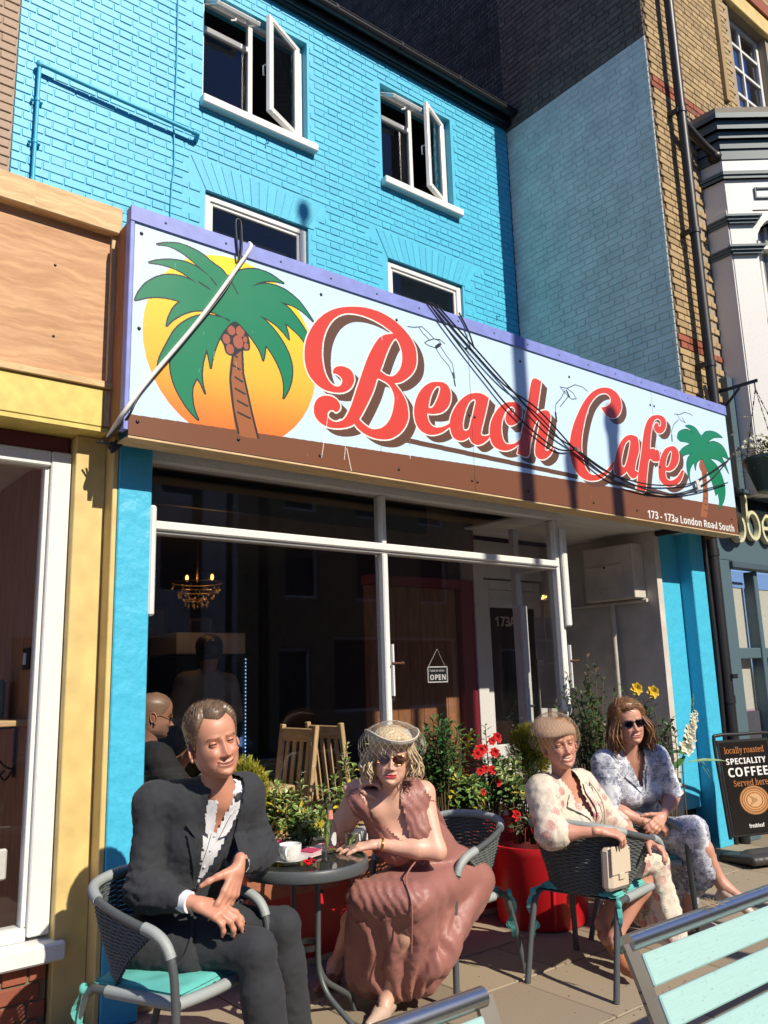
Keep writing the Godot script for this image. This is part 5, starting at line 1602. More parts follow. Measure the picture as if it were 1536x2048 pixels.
func furniture() -> void:
	var base := make_bistro()
	base.position = Vector3(1.50, 0, 0.86)
	base.rotation.y = 0.42
	base.set_meta("label", "grey wicker bistro chair under the man in the dark suit")
	copy(base, Vector3(3.06, 0, 0.70), -PI / 2 + 0.12, "grey wicker bistro chair behind the woman in the dusky pink dress")
	copy(base, Vector3(3.70, 0, 1.16), PI / 2 + 0.2, "grey wicker bistro chair under the woman in cream, its woven back towards us")
	copy(base, Vector3(4.50, 0, 0.86), 0.78, "grey wicker bistro chair under the woman in the blue and white dress")
	# round table
	var t := thing("bistro_table", "round grey metal table with a dark glass top between the man and the woman in pink", "table", Vector3(2.165, 0, 0.765))
	var c := Vector3(2.165, 0, 0.765)
	var R := 0.285
	var top := MB.new()
	top.lathe([Vector2(R - 0.03, 0.672), Vector2(R - 0.004, 0.672), Vector2(R, 0.677), Vector2(R, 0.716), Vector2(R - 0.005, 0.722), Vector2(R - 0.014, 0.722), Vector2(R - 0.016, 0.715)], 64, Transform3D(Basis.IDENTITY, c))
	obj("rim", top, M.grey, t)
	var gl := MB.new()
	gl.lathe([Vector2(0.0, 0.709), Vector2(R - 0.016, 0.709), Vector2(R - 0.016, 0.7155), Vector2(0.0, 0.7155)], 64, Transform3D(Basis.IDENTITY, c))
	var gm := mat(L(0.03, 0.035, 0.03), 0.08)
	gm.albedo_texture = M.blotch
	gm.uv1_triplanar = true
	gm.roughness_texture = M.blotch
	obj("glass_top", gl, gm, t)
	for i in 4:
		var a := PI / 4 + i * PI / 2 + 0.55
		var d := Vector3(cos(a), 0, sin(a))
		var l := MB.new()
		l.tube(smooth([c + d * 0.075 + Vector3.UP * 0.67, c + d * 0.075 + Vector3.UP * 0.5, c + d * 0.072 + Vector3.UP * 0.33, c + d * 0.085 + Vector3.UP * 0.25, c + d * 0.13 + Vector3.UP * 0.18, c + d * 0.22 + Vector3.UP * 0.12, c + d * 0.29 + Vector3.UP * 0.07, c + d * 0.325 + Vector3.UP * 0.0], 6), 0.0125, 10)
		obj("leg", l, M.grey, t)
	for y in [0.35, 0.62]:
		var r := MB.new()
		r.lathe([Vector2(0.055, y), Vector2(0.068, y), Vector2(0.068, y + 0.022), Vector2(0.055, y + 0.022), Vector2(0.055, y)], 24, Transform3D(Basis.IDENTITY, c))
		obj("leg_ring", r, M.black, t)
	table_things()
	benches()

func table_things() -> void:
	var y := 0.7225
	var china := grain(L(0.74, 0.74, 0.72), 0.18, M.fine, 0.5)
	var s := local("saucer", "white saucer under the coffee cup", "saucer", Vector3(2.07, y, 0.79))
	var b := MB.new()
	b.lathe([Vector2(0.0, 0.001), Vector2(0.042, 0.001), Vector2(0.048, 0.004), Vector2(0.078, 0.014), Vector2(0.08, 0.017), Vector2(0.076, 0.017), Vector2(0.046, 0.008), Vector2(0.0, 0.007)], 40, Transform3D.IDENTITY)
	obj("dish", b, china, s)
	var cup := local("coffee_cup", "white coffee cup on its saucer, handle to the left", "cup", Vector3(2.07, y + 0.0085, 0.79))
	b = MB.new()
	b.lathe([Vector2(0.0, 0.0), Vector2(0.026, 0.0), Vector2(0.03, 0.005), Vector2(0.044, 0.018), Vector2(0.049, 0.04), Vector2(0.051, 0.068), Vector2(0.0495, 0.069), Vector2(0.047, 0.066), Vector2(0.044, 0.04), Vector2(0.038, 0.018), Vector2(0.0, 0.012)], 40, Transform3D.IDENTITY)
	obj("bowl", b, china, cup)
	b = MB.new()
	b.tube(smooth([Vector3(-0.034, 0.056, 0.034), Vector3(-0.05, 0.058, 0.05), Vector3(-0.06, 0.045, 0.06), Vector3(-0.056, 0.028, 0.056), Vector3(-0.038, 0.018, 0.038), Vector3(-0.028, 0.014, 0.028)], 5), 0.0055, 8)
	obj("handle", b, china, cup)
	# bottle
	var bo := local("bottle", "clear glass soft drink bottle on the round table", "bottle", Vector3(2.325, y, 0.735))
	b = MB.new()
	b.lathe([Vector2(0.0, 0.002), Vector2(0.026, 0.001), Vector2(0.029, 0.006), Vector2(0.029, 0.10), Vector2(0.026, 0.118), Vector2(0.0145, 0.148), Vector2(0.0125, 0.165), Vector2(0.0118, 0.20), Vector2(0.0135, 0.203), Vector2(0.0135, 0.212), Vector2(0.012, 0.215), Vector2(0.009, 0.215), Vector2(0.009, 0.165), Vector2(0.011, 0.147), Vector2(0.0225, 0.117), Vector2(0.0255, 0.10), Vector2(0.0255, 0.01), Vector2(0.0, 0.008)], 32, Transform3D.IDENTITY)
	var bg := mat(Color(0.93, 0.97, 0.95, 0.0), 0.02)
	bg.refraction_enabled = true
	bg.refraction_scale = 0.05
	obj("glass", b, bg, bo)
	b = MB.new()
	b.lathe([Vector2(0.0152, 0.146), Vector2(0.0135, 0.166), Vector2(0.0129, 0.186)], 28, Transform3D.IDENTITY)
	obj("neck_label", b, grain(L(0.62, 0.25, 0.20), 0.5, M.fine, 0.2), bo)
	b = MB.new()
	for i in 9:
		var a0 := 0.1 + (i - 4.5) * 0.13
		var a1 := a0 + 0.13
		var h0 := 0.03 * sqrt(maxf(0.05, 1.0 - pow((i - 4.5) / 4.6, 2.0)))
		b.face([Vector3(sin(a0) * 0.0296, 0.06 - h0, cos(a0) * 0.0296), Vector3(sin(a1) * 0.0296, 0.06 - h0, cos(a1) * 0.0296), Vector3(sin(a1) * 0.0296, 0.06 + h0, cos(a1) * 0.0296), Vector3(sin(a0) * 0.0296, 0.06 + h0, cos(a0) * 0.0296)], Vector3.ZERO)
	obj("front_label", b, grain(L(0.6, 0.62, 0.6), 0.5, M.blotch, 0.05), bo)
	b = MB.new()
	b.lathe([Vector2(0.0, 0.009), Vector2(0.0252, 0.011), Vector2(0.0252, 0.022), Vector2(0.0, 0.022)], 24, Transform3D.IDENTITY)
	obj("drink", b, glass(Color(0.7, 0.6, 0.15), 0.5), bo)
	# tumbler
	var tu := local("tumbler", "short clear glass tumbler under the fingers of the woman in pink", "glass", Vector3(2.40, y, 0.80))
	b = MB.new()
	b.lathe([Vector2(0.0, 0.0), Vector2(0.025, 0.0), Vector2(0.028, 0.004), Vector2(0.035, 0.085), Vector2(0.033, 0.086), Vector2(0.0275, 0.018), Vector2(0.0, 0.016)], 32, Transform3D.IDENTITY)
	obj("glass", b, bg, tu)
	# little metal shaker, folded paper, red wrapper
	var sh := local("shaker", "small metal salt shaker on the round table", "shaker", Vector3(2.205, y, 0.865))
	b = MB.new()
	b.lathe([Vector2(0.0, 0.0), Vector2(0.014, 0.0), Vector2(0.016, 0.003), Vector2(0.015, 0.03), Vector2(0.017, 0.032), Vector2(0.016, 0.042), Vector2(0.006, 0.047), Vector2(0.0, 0.048)], 24, Transform3D.IDENTITY)
	obj("body", b, M.steel, sh)
	var pa := local("folded_paper", "folded pink and white paper lying behind the bottle", "paper", Vector3(2.27, y, 0.69))
	b = MB.new()
	var bas := Basis(Vector3.UP, 0.35)
	b.box(Vector3(0, 0.004, 0), Vector3(0.22, 0.006, 0.12), bas * Basis(Vector3.RIGHT, 0.03), 0.002)
	b.box(Vector3(0.01, 0.011, 0.0), Vector3(0.2, 0.004, 0.11), bas * Basis(Vector3.BACK, 0.05), 0.001)
	obj("sheet", b, grain(L(0.66, 0.48, 0.50), 0.6, M.blotch, 0.12), pa)
	b = MB.new()
	b.box(Vector3(-0.03, 0.0145, 0.0), Vector3(0.07, 0.002, 0.08), bas * Basis(Vector3.BACK, 0.05))
	b.box(Vector3(0.09, 0.019, -0.01), Vector3(0.05, 0.002, 0.09), bas * Basis(Vector3.BACK, 0.3))
	obj("stripe", b, grain(L(0.5, 0.04, 0.12), 0.5, M.fine, 0.2), pa)
	var wr := local("red_wrapper", "crumpled red wrapper on the table edge in front of the cup", "wrapper", Vector3(2.115, y, 0.895))
	b = MB.new()
	for i in 9:
		var p := Vector3(rng.randf_range(-0.03, 0.03), 0.004 + rng.randf() * 0.012, rng.randf_range(-0.018, 0.018))
		b.box(p, Vector3(0.026, 0.0015, 0.02), Basis.from_euler(Vector3(rng.randf_range(-0.7, 0.7), rng.randf() * 6.0, rng.randf_range(-0.7, 0.7))))
	obj("foil", b, grain(L(0.6, 0.015, 0.02), 0.25, M.fine, 0.2), wr)

func benches() -> void:
	var aqua := grain(L(0.33, 0.52, 0.50), 0.5, M.wooduptex, 0.5, M.speck, 0.05)
	aqua.albedo_texture = M.paint
	for k in 2:
		var x0: float = [1.955, -1.4][k]
		var x1: float = [4.6, 1.415][k]
		var o := thing("street_bench", ["steel framed bench with pale turquoise slats at the lower right corner", "steel framed bench mostly below the picture, only its top rail showing"][k], "bench", Vector3((x0 + x1) * 0.5, 0, 2.9), "benches along the pavement")
		var rail := MB.new()
		rail.tube([Vector3(x0, 0.80, 2.64), Vector3(x1, 0.80, 2.64)], 0.022, 16)
		obj("top_rail", rail, M.steel, o)
		for e in [x0, x1]:
			var s := 1.0 if e == x0 else -1.0
			var fr := MB.new()
			var prof := smooth([Vector3(e, 0.80, 2.64), Vector3(e, 0.70, 2.685), Vector3(e, 0.58, 2.735), Vector3(e, 0.48, 2.775), Vector3(e, 0.43, 2.82), Vector3(e, 0.42, 2.95), Vector3(e, 0.43, 3.15), Vector3(e, 0.42, 3.3)], 5)
			for i in prof.size() - 1: fr.bar(prof[i], prof[i + 1] + (prof[i + 1] - prof[i]) * 0.12, 0.012, 0.05, Vector3.RIGHT)
			fr.bar(Vector3(e, 0.42, 2.86), Vector3(e, 0.0, 2.76), 0.03, 0.05, Vector3.RIGHT)
			fr.bar(Vector3(e, 0.42, 3.24), Vector3(e, 0.0, 3.3), 0.03, 0.05, Vector3.RIGHT)
			obj("end_frame", fr, M.dull, o)
			var arm := MB.new()
			var ap := smooth([Vector3(e + 0.02 * s, 0.585, 2.72), Vector3(e + 0.02 * s, 0.60, 2.80), Vector3(e + 0.02 * s, 0.60, 3.0), Vector3(e + 0.02 * s, 0.585, 3.2), Vector3(e + 0.02 * s, 0.52, 3.26)], 5)
			for i in ap.size() - 1: arm.bar(ap[i], ap[i + 1] + (ap[i + 1] - ap[i]) * 0.1, 0.06, 0.014, Vector3.UP, 0.003)
			obj("armrest", arm, grain(L(0.33, 0.52, 0.48), 0.45, M.fine, 0.3), o)
		var ends := [[0.735, 2.672], [0.645, 2.712], [0.555, 2.75], [0.435, 2.87], [0.44, 2.97], [0.443, 3.07], [0.44, 3.17]]
		for i in ends.size():
			var a := MB.new()
			var bs := Basis(Vector3.RIGHT, 0.40) if i < 3 else Basis.IDENTITY
			var sz := Vector3(x1 - x0 - 0.05, 0.078, 0.022) if i < 3 else Vector3(x1 - x0 - 0.05, 0.022, 0.085)
			a.box(Vector3((x0 + x1) * 0.5, ends[i][0], ends[i][1]), sz, Basis(Vector3.RIGHT, -0.40) if i < 3 else bs, 0.004)
			obj("slat", a, aqua, o)
		var bk := MB.new()
		bk.bar(Vector3(x0 + 1.3, 0.78, 2.64), Vector3(x0 + 1.3, 0.42, 2.78), 0.04, 0.012, Vector3.RIGHT)
		obj("brace", bk, M.dull, o)
	var fl := local("straw_wisp", "wisp of dry straw caught on the top rail of the turquoise bench", "straw", Vector3(2.36, 0.82, 2.65))
	var b := MB.new()
	for i in 40:
		var p := Vector3(rng.randf_range(-0.03, 0.02), rng.randf_range(0.0, 0.012), rng.randf_range(-0.015, 0.015))
		b.tube([p, p + Vector3(rng.randf_range(-0.03, 0.03), rng.randf_range(-0.01, 0.015), rng.randf_range(-0.02, 0.02))], 0.0008, 3, false)
	kind(obj("strand", b, grain(L(0.45, 0.32, 0.18), 0.9, M.fine, 0.2), fl), "stuff")

# ---- plants
func leaf_tex(rim: Color, mid: Color, vein: Color, edge: float) -> ImageTexture:
	var im := Image.create(64, 96, false, Image.FORMAT_RGB8)
	var f := FastNoiseLite.new()
	f.frequency = 0.07; f.seed = 4
	for y in 96:
		for x in 64:
			var u := absf(x / 63.0 - 0.5) * 2.0
			var v := y / 95.0
			var w := 0.12 + 0.88 * pow(sin(PI * clampf(v * 0.9 + 0.08, 0.0, 1.0)), 0.7)
			var k := smoothstep(edge - 0.12, edge + 0.12, u / w + 0.25 * f.get_noise_2d(x, y * 0.6))
			var c := mid.lerp(rim, k)
			if u < 0.06: c = vein
			var g := 1.0 + 0.16 * f.get_noise_2d(x * 2.0 + 90.0, y * 2.0)
			im.set_pixel(x, y, Color(c.r * g, c.g * g, c.b * g))
	return ImageTexture.create_from_image(im)

func leafy(tex: Texture2D, rough: float, back: Color) -> StandardMaterial3D:
	var m := mat(Color.WHITE, rough)
	m.albedo_texture = tex
	m.backlight_enabled = true
	m.backlight = back
	return m

func grow(t: Node3D, spots: Array, mats: Array, singles: int) -> void: # spots: [place, direction, up, length, width, material]
	spots.sort_custom(func(p, q): return p[0].distance_to(CAM) < q[0].distance_to(CAM))
	var shapes := []
	for i in 3:
		var b := MB.new()
		b.leaf(Vector3.ZERO, Vector3.FORWARD, Vector3.UP, 1.0, [0.5, 0.58, 0.45][i], [0.12, 0.25, -0.05][i])
		shapes.append(b)
	var me := []
	for b in shapes: me.append(b.mesh())
	var rest := []
	for m in mats: rest.append(MB.new())
	for i in spots.size():
		var s = spots[i]
		var d: Vector3 = s[1].normalized()
		var x := d.cross(s[2])
		if x.length() < 0.05: x = d.cross(Vector3.RIGHT)
		x = x.normalized()
		var k: float = s[3]
		var xf := Transform3D(Basis(x * k * s[4], x.cross(d) * k, -d * k), s[0])
		if i < singles:
			var o := MeshInstance3D.new()
			o.name = "leaf"
			o.mesh = me[i % 3]
			o.material_override = mats[s[5]]
			o.transform = Transform3D(Basis.IDENTITY, -t.position) * xf
			t.add_child(o, true)
		else: rest[s[5]].add(shapes[i % 3], xf)
	for i in mats.size():
		if rest[i].v.size(): kind(obj("leaves", rest[i], mats[i], t), "stuff")

# a shrub of leafy shoots fanning from its foot
func shrub(called: String, label: String, foot: Vector3, ctr: Vector3, rad: Vector3, shoots: int, per: int, l: float, w: float, mats: Array, share: Array, singles: int, tops: Array = [], group := "") -> Node3D:
	var t := thing(called, label, "shrub", foot, group)
	var spots := []
	var st := MB.new()
	for i in shoots:
		var e: Vector3
		if i < tops.size(): e = tops[i]
		else:
			var q := Vector3(rng.randfn(), rng.randfn(), rng.randfn()).normalized() * pow(rng.randf(), 0.4)
			if q.y < -0.4: q.y *= 0.4
			e = ctr + q * rad
		var m := foot.lerp(e, 0.55) + Vector3(rng.randf_range(-0.04, 0.04), 0.05, rng.randf_range(-0.03, 0.03))
		var path := smooth([foot + Vector3((e.x - foot.x) * 0.3, 0, (e.z - foot.z) * 0.2), m, e], 5)
		st.tube(path, [0.006, 0.006, 0.005, 0.005, 0.0045, 0.004, 0.004, 0.0035, 0.003, 0.003, 0.0025], 5, false)
		for k in per:
			var f := 1.0 - pow(float(k) / per, 0.9) * 0.62
			var ii := int(f * (path.size() - 1))
			var p: Vector3 = path[ii].lerp(path[mini(ii + 1, path.size() - 1)], f * (path.size() - 1) - ii)
			var ax: Vector3 = (path[mini(ii + 1, path.size() - 1)] - path[maxi(ii - 1, 0)]).normalized()
			var a := k * 2.4 + i
			var s := ax.cross(Vector3(0.3, 0.2, 0.9)).normalized()
			var out := s * cos(a) + ax.cross(s) * sin(a)
			var d := (out + ax * lerpf(0.25, 1.1, smoothstep(0.75, 1.0, f)) + Vector3(0, rng.randf_range(-0.25, 0.15), 0)).normalized()
			var pick := 0
			var r := rng.randf()
			for q in share.size():
				if r < share[q]:
					pick = q
					break
			spots.append([p + out * 0.005, d, (ax + Vector3(0, 0.4, 0.25)).normalized(), l * rng.randf_range(0.65, 1.15) * (0.75 if f > 0.96 else 1.0), w * rng.randf_range(0.85, 1.2), pick])
	obj("stem", st, M.stem, t)
	grow(t, spots, mats, singles)
	return t

func conifer(label: String, foot: Vector3, ctr: Vector3, rad: Vector3, n: int) -> void:
	var t := thing("golden_conifer", label, "shrub", foot, "golden conifers among the pots")
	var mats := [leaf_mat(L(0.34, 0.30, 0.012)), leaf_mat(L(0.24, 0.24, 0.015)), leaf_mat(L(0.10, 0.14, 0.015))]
	var bs := [MB.new(), MB.new(), MB.new()]
	for i in n:
		var q := Vector3(rng.randfn(), rng.randfn(), rng.randfn()).normalized()
		var depth := pow(rng.randf(), 0.35)
		var lump := 1.0 + 0.16 * noise.get_noise_3d(q.x * 2.2 + foot.x, q.y * 2.2, q.z * 2.2)
		var p := ctr + q * rad * depth * lump
		var dir := (q * 0.9 + Vector3(0, 0.75, 0)).normalized()
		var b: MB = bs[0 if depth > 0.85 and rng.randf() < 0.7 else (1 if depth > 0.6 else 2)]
		for k in 5: # a spray of scale-leaved twigs
			var d := (dir + Vector3(rng.randf_range(-0.6, 0.6), rng.randf_range(-0.3, 0.5), rng.randf_range(-0.6, 0.6))).normalized()
			var s := d.cross(Vector3(rng.randf(), rng.randf(), rng.randf())).normalized() * 0.0022
			var ll := rng.randf_range(0.018, 0.034)
			b.face([p - s, p + s, p + d * ll + s * 0.3, p + d * ll - s * 0.3], p - d.cross(s))
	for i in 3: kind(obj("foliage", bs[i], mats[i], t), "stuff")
	var st := MB.new()
	st.tube([foot, ctr], [0.018, 0.008], 7)
	for i in 14:
		var q := Vector3(rng.randfn(), rng.randf(), rng.randfn()).normalized()
		st.tube([foot.lerp(ctr, 0.3 + 0.05 * i), ctr + q * rad * 0.7], [0.006, 0.002], 5)
	obj("stem", st, M.stem, t)

func leaf_mat(c: Color) -> StandardMaterial3D:
	var m := grain(c, 0.6, M.fine, 0.2)
	m.backlight_enabled = true
	m.backlight = Color(c.r * 0.35, c.g * 0.35, c.b * 0.2)
	return m

func bloom(t: Node3D, at: Vector3, dir: Vector3, r: float, m: Material, called := "flower") -> void: # a small double flower of curled petals
	var b := MB.new()
	var x := dir.cross(Vector3.UP).normalized()
	var y := x.cross(dir).normalized()
	for ringn in 3:
		var n: int = [7, 6, 4][ringn]
		for i in n:
			var a := TAU * i / n + ringn * 0.5
			var out := x * cos(a) + y * sin(a)
			var d: Vector3 = (out * float([1.0, 0.75, 0.4][ringn]) + dir * float([0.25, 0.6, 0.95][ringn])).normalized()
			b.leaf(at + out * r * 0.1, d, dir, r * float([1.0, 0.85, 0.6][ringn]), r * 0.85, 0.35)
	obj(called, b, m, t)

func plants() -> void:
	M.stem = grain(L(0.10, 0.075, 0.03), 0.8, M.fine, 0.1)
	var deep := L(0.035, 0.10, 0.02)
	M.varieg = leafy(leaf_tex(L(0.50, 0.44, 0.12), L(0.06, 0.15, 0.03), L(0.12, 0.22, 0.05), 0.62), 0.4, L(0.05, 0.06, 0.01))
	M.varieg2 = leafy(leaf_tex(L(0.55, 0.50, 0.22), L(0.10, 0.20, 0.05), L(0.2, 0.28, 0.08), 0.5), 0.42, L(0.06, 0.07, 0.015))
	M.gold = leafy(leaf_tex(L(0.55, 0.42, 0.03), L(0.45, 0.38, 0.03), L(0.5, 0.45, 0.08), 0.5), 0.45, L(0.08, 0.07, 0.005))
	M.glossy = leafy(leaf_tex(L(0.05, 0.13, 0.03), L(0.035, 0.105, 0.028), L(0.07, 0.15, 0.05), 0.6), 0.28, L(0.02, 0.04, 0.005))
	M.rosy = leafy(leaf_tex(L(0.06, 0.11, 0.035), L(0.045, 0.085, 0.028), L(0.08, 0.12, 0.05), 0.6), 0.4, L(0.025, 0.04, 0.006))
	M.bronze = leafy(leaf_tex(L(0.13, 0.07, 0.035), L(0.09, 0.06, 0.03), L(0.12, 0.09, 0.04), 0.6), 0.42, L(0.03, 0.02, 0.006))
	M.limey = leafy(leaf_tex(L(0.19, 0.27, 0.12), L(0.10, 0.20, 0.05), L(0.2, 0.3, 0.1), 0.55), 0.42, L(0.05, 0.08, 0.01))
	M.petalred = leaf_mat(L(0.55, 0.012, 0.012))
	M.petalpink = leaf_mat(L(0.52, 0.04, 0.14))
	M.petalyellow = leaf_mat(L(0.75, 0.50, 0.03))
	M.petalwhite = leaf_mat(L(0.72, 0.70, 0.55))
	# window boxes on the red front
	for k in 3:
		var x0: float = [2.17, 2.80, 3.40][k]
		var bx := thing("window_box", ["terracotta window box on the red front, under the table's left half", "terracotta window box on the red front, behind the table", "terracotta window box on the red front, behind the woman in pink"][k], "planter", Vector3(x0 + 0.29, 0.42, 0.12), "terracotta window boxes")
		var b := MB.new()
		var lo := [Vector3(x0 + 0.02, 0.42, 0.03), Vector3(x0 + 0.57, 0.42, 0.03), Vector3(x0 + 0.57, 0.42, 0.20), Vector3(x0 + 0.02, 0.42, 0.20)]
		var hi := [Vector3(x0, 0.555, 0.02), Vector3(x0 + 0.59, 0.555, 0.02), Vector3(x0 + 0.59, 0.555, 0.225), Vector3(x0, 0.555, 0.225)]
		var mid := Vector3(x0 + 0.29, 0.5, 0.12)
		for i in 4: b.face([lo[i], lo[(i + 1) % 4], hi[(i + 1) % 4], hi[i]], mid)
		b.face(lo, mid)
		obj("trough", b, M.terra, bx)
		var r := MB.new()
		frame(r, Vector2(0, 0), Vector2(0.61, 0.235), 0.02, 0.0, 0.035, Transform3D(Basis(Vector3(1, 0, 0), Vector3(0, 0, 1), Vector3(0, 1, 0)), Vector3(x0 - 0.01, 0.545, 0.01)))
		obj("lip", r, M.terra, bx)
		obj("soil", slab1(Vector3(x0 + 0.01, 0.50, 0.03), Vector3(x0 + 0.58, 0.545, 0.215)), M.bed, bx)
		var br := MB.new()
		for e in [0.12, 0.46]: br.bar(Vector3(x0 + e, 0.41, -0.01), Vector3(x0 + e, 0.41, 0.21), 0.02, 0.012)
		obj("bracket", br, M.black, bx)
	conifer("golden yellow dwarf conifer behind the shoulder of the man in the suit", Vector3(2.20, 0.54, 0.12), Vector3(2.19, 0.93, 0.13), Vector3(0.15, 0.19, 0.12), 1900)
	var vm := [M.varieg, M.varieg2, M.gold]
	shrub("euonymus", "cream and green variegated euonymus, leftmost, sprouting above the man's shoulder", Vector3(2.30, 0.54, 0.12), Vector3(2.36, 0.88, 0.14), Vector3(0.13, 0.16, 0.10), 16, 20, 0.055, 1.0, vm, [0.6, 0.92, 1.0], 25, [Vector3(2.245, 1.10, 0.1), Vector3(2.33, 1.02, 0.12), Vector3(2.42, 0.97, 0.12), Vector3(2.46, 0.93, 0.12)], "variegated euonymus in the window boxes")
	shrub("euonymus", "cream and green variegated euonymus behind the coffee cup", Vector3(2.54, 0.54, 0.12), Vector3(2.53, 0.78, 0.16), Vector3(0.16, 0.17, 0.10), 22, 20, 0.05, 1.0, vm, [0.55, 0.9, 1.0], 45, [Vector3(2.55, 0.96, 0.13), Vector3(2.47, 0.92, 0.15)], "variegated euonymus in the window boxes")
	shrub("euonymus", "tall pointed variegated euonymus behind the bottle, its tip over the chair back", Vector3(2.84, 0.54, 0.12), Vector3(2.80, 0.80, 0.15), Vector3(0.17, 0.20, 0.10), 26, 22, 0.048, 1.0, vm, [0.6, 0.95, 1.0], 45, [Vector3(2.89, 1.14, 0.1), Vector3(2.86, 1.05, 0.12), Vector3(2.92, 1.02, 0.12), Vector3(2.78, 0.98, 0.12), Vector3(2.98, 0.95, 0.13)], "variegated euonymus in the window boxes")
	shrub("euonymus", "variegated euonymus shoot beside the white hat", Vector3(3.06, 0.54, 0.12), Vector3(3.06, 0.86, 0.13), Vector3(0.08, 0.2, 0.07), 9, 18, 0.045, 1.0, vm, [0.7, 1.0], 10, [Vector3(3.07, 1.13, 0.1), Vector3(3.10, 1.05, 0.12)], "variegated euonymus in the window boxes")
	var pk := shrub("pinks", "low dark pinks with a magenta flower beside the man's elbow", Vector3(2.34, 0.54, 0.18), Vector3(2.36, 0.66, 0.2), Vector3(0.11, 0.10, 0.08), 30, 16, 0.03, 0.5, [M.rosy], [1.0], 10)
	for q in [[2.335, 0.70, 0.27], [2.34, 0.665, 0.28], [2.42, 0.62, 0.27]]: bloom(pk, Vector3(q[0], q[1], q[2]), Vector3(-0.4, 0.3, 1).normalized(), 0.02, M.petalpink)
	shrub("glossy_shrub", "dark glossy green rounded shrub right of the white hat", Vector3(3.62, 0.54, 0.12), Vector3(3.60, 1.08, 0.10), Vector3(0.21, 0.19, 0.14), 46, 20, 0.055, 0.85, [M.glossy], [1.0], 60)
	shrub("euonymus", "yellow-edged euonymus with a golden shoot, right of the woman in pink", Vector3(3.72, 0.54, 0.14), Vector3(3.72, 0.82, 0.17), Vector3(0.19, 0.17, 0.10), 24, 18, 0.065, 1.0, [M.varieg, M.limey, M.gold], [0.5, 0.85, 1.0], 45, [Vector3(3.86, 1.16, 0.12), Vector3(3.84, 1.10, 0.13), Vector3(3.62, 0.93, 0.2)], "variegated euonymus in the window boxes")
	shrub("euonymus", "pale yellow-green euonymus above the red barrel", Vector3(4.12, 0.46, 0.28), Vector3(4.10, 0.86, 0.24), Vector3(0.22, 0.14, 0.13), 24, 18, 0.068, 1.0, [M.varieg2, M.limey, M.gold], [0.55, 0.92, 1.0], 45, [Vector3(4.33, 0.92, 0.22), Vector3(4.28, 0.88, 0.24)], "variegated euonymus in the window boxes")
	var ge := shrub("red_begonia", "leafy plant with bright red flowers in the middle of the flower bed", Vector3(3.98, 0.5, 0.16), Vector3(4.0, 0.88, 0.14), Vector3(0.20, 0.26, 0.10), 34, 18, 0.05, 0.95, [M.glossy, M.rosy], [0.7, 1.0], 30, [Vector3(4.02, 1.18, 0.1), Vector3(3.93, 1.12, 0.1)])
	for q in [[4.03, 1.11, 0.19, 0.034], [3.97, 1.09, 0.2, 0.028], [4.06, 1.10, 0.17, 0.03], [3.86, 1.04, 0.2, 0.042], [3.82, 1.02, 0.21, 0.03], [3.97, 1.02, 0.22, 0.034], [3.90, 1.05, 0.2, 0.03], [3.86, 0.93, 0.24, 0.026], [3.91, 0.92, 0.25, 0.03], [3.80, 0.92, 0.25, 0.025], [3.95, 0.84, 0.26, 0.028], [3.80, 0.80, 0.27, 0.02], [3.82, 0.62, 0.30, 0.045], [4.02, 0.64, 0.33, 0.04], [3.66, 0.58, 0.3, 0.025]]: bloom(ge, Vector3(q[0], q[1], q[2]), Vector3(rng.randf_range(-0.6, 0.1), 0.35, 1).normalized(), q[3], M.petalred)
	conifer("golden yellow dwarf conifer beside the beige hat", Vector3(4.44, 0.5, 0.12), Vector3(4.43, 1.0, 0.12), Vector3(0.175, 0.17, 0.14), 3000)
	shrub("low_foliage", "dark trailing foliage over the rim of the red barrel", Vector3(4.2, 0.46, 0.34), Vector3(4.18, 0.60, 0.36), Vector3(0.26, 0.12, 0.16), 40, 14, 0.04, 0.8, [M.rosy, M.bronze], [0.7, 1.0], 10)
	# the red barrel
	var ba := thing("red_barrel", "large round red painted planter with a raised seam beside the wicker chairs", "planter", Vector3(4.20, 0, 0.34))
	var b := MB.new()
	b.lathe([Vector2(0.0, 0.0), Vector2(0.26, 0.0), Vector2(0.275, 0.02), Vector2(0.315, 0.42), Vector2(0.325, 0.44), Vector2(0.325, 0.475), Vector2(0.30, 0.475), Vector2(0.29, 0.43), Vector2(0.0, 0.42)], 48, Transform3D(Basis.IDENTITY, Vector3(4.20, 0, 0.34)))
	obj("body", b, M.red, ba)
	b = MB.new()
	for a in [1.0, -0.6, 2.3]: b.tube([Vector3(4.20 + sin(a) * 0.276, 0.02, 0.34 + cos(a) * 0.276), Vector3(4.20 + sin(a) * 0.316, 0.42, 0.34 + cos(a) * 0.316)], 0.012, 8)
	obj("seam", b, M.red, ba)
	# rose bushes in the entrance
	for k in 2:
		var at: Vector3 = [Vector3(4.98, 0, 0.26), Vector3(5.72, 0, 0.30)][k]
		var po := local("plant_pot", ["dark plant pot of the tall rose bush at the entrance", "dark plant pot of the yellow rose by the blue pillar"][k], "planter", at)
		b = MB.new()
		b.lathe([Vector2(0, 0), Vector2(0.13, 0), Vector2(0.17, 0.30), Vector2(0.18, 0.30), Vector2(0.18, 0.33), Vector2(0.16, 0.33), Vector2(0.15, 0.29), Vector2(0, 0.28)], 28, Transform3D.IDENTITY)
		obj("pot", b, M.black, po)
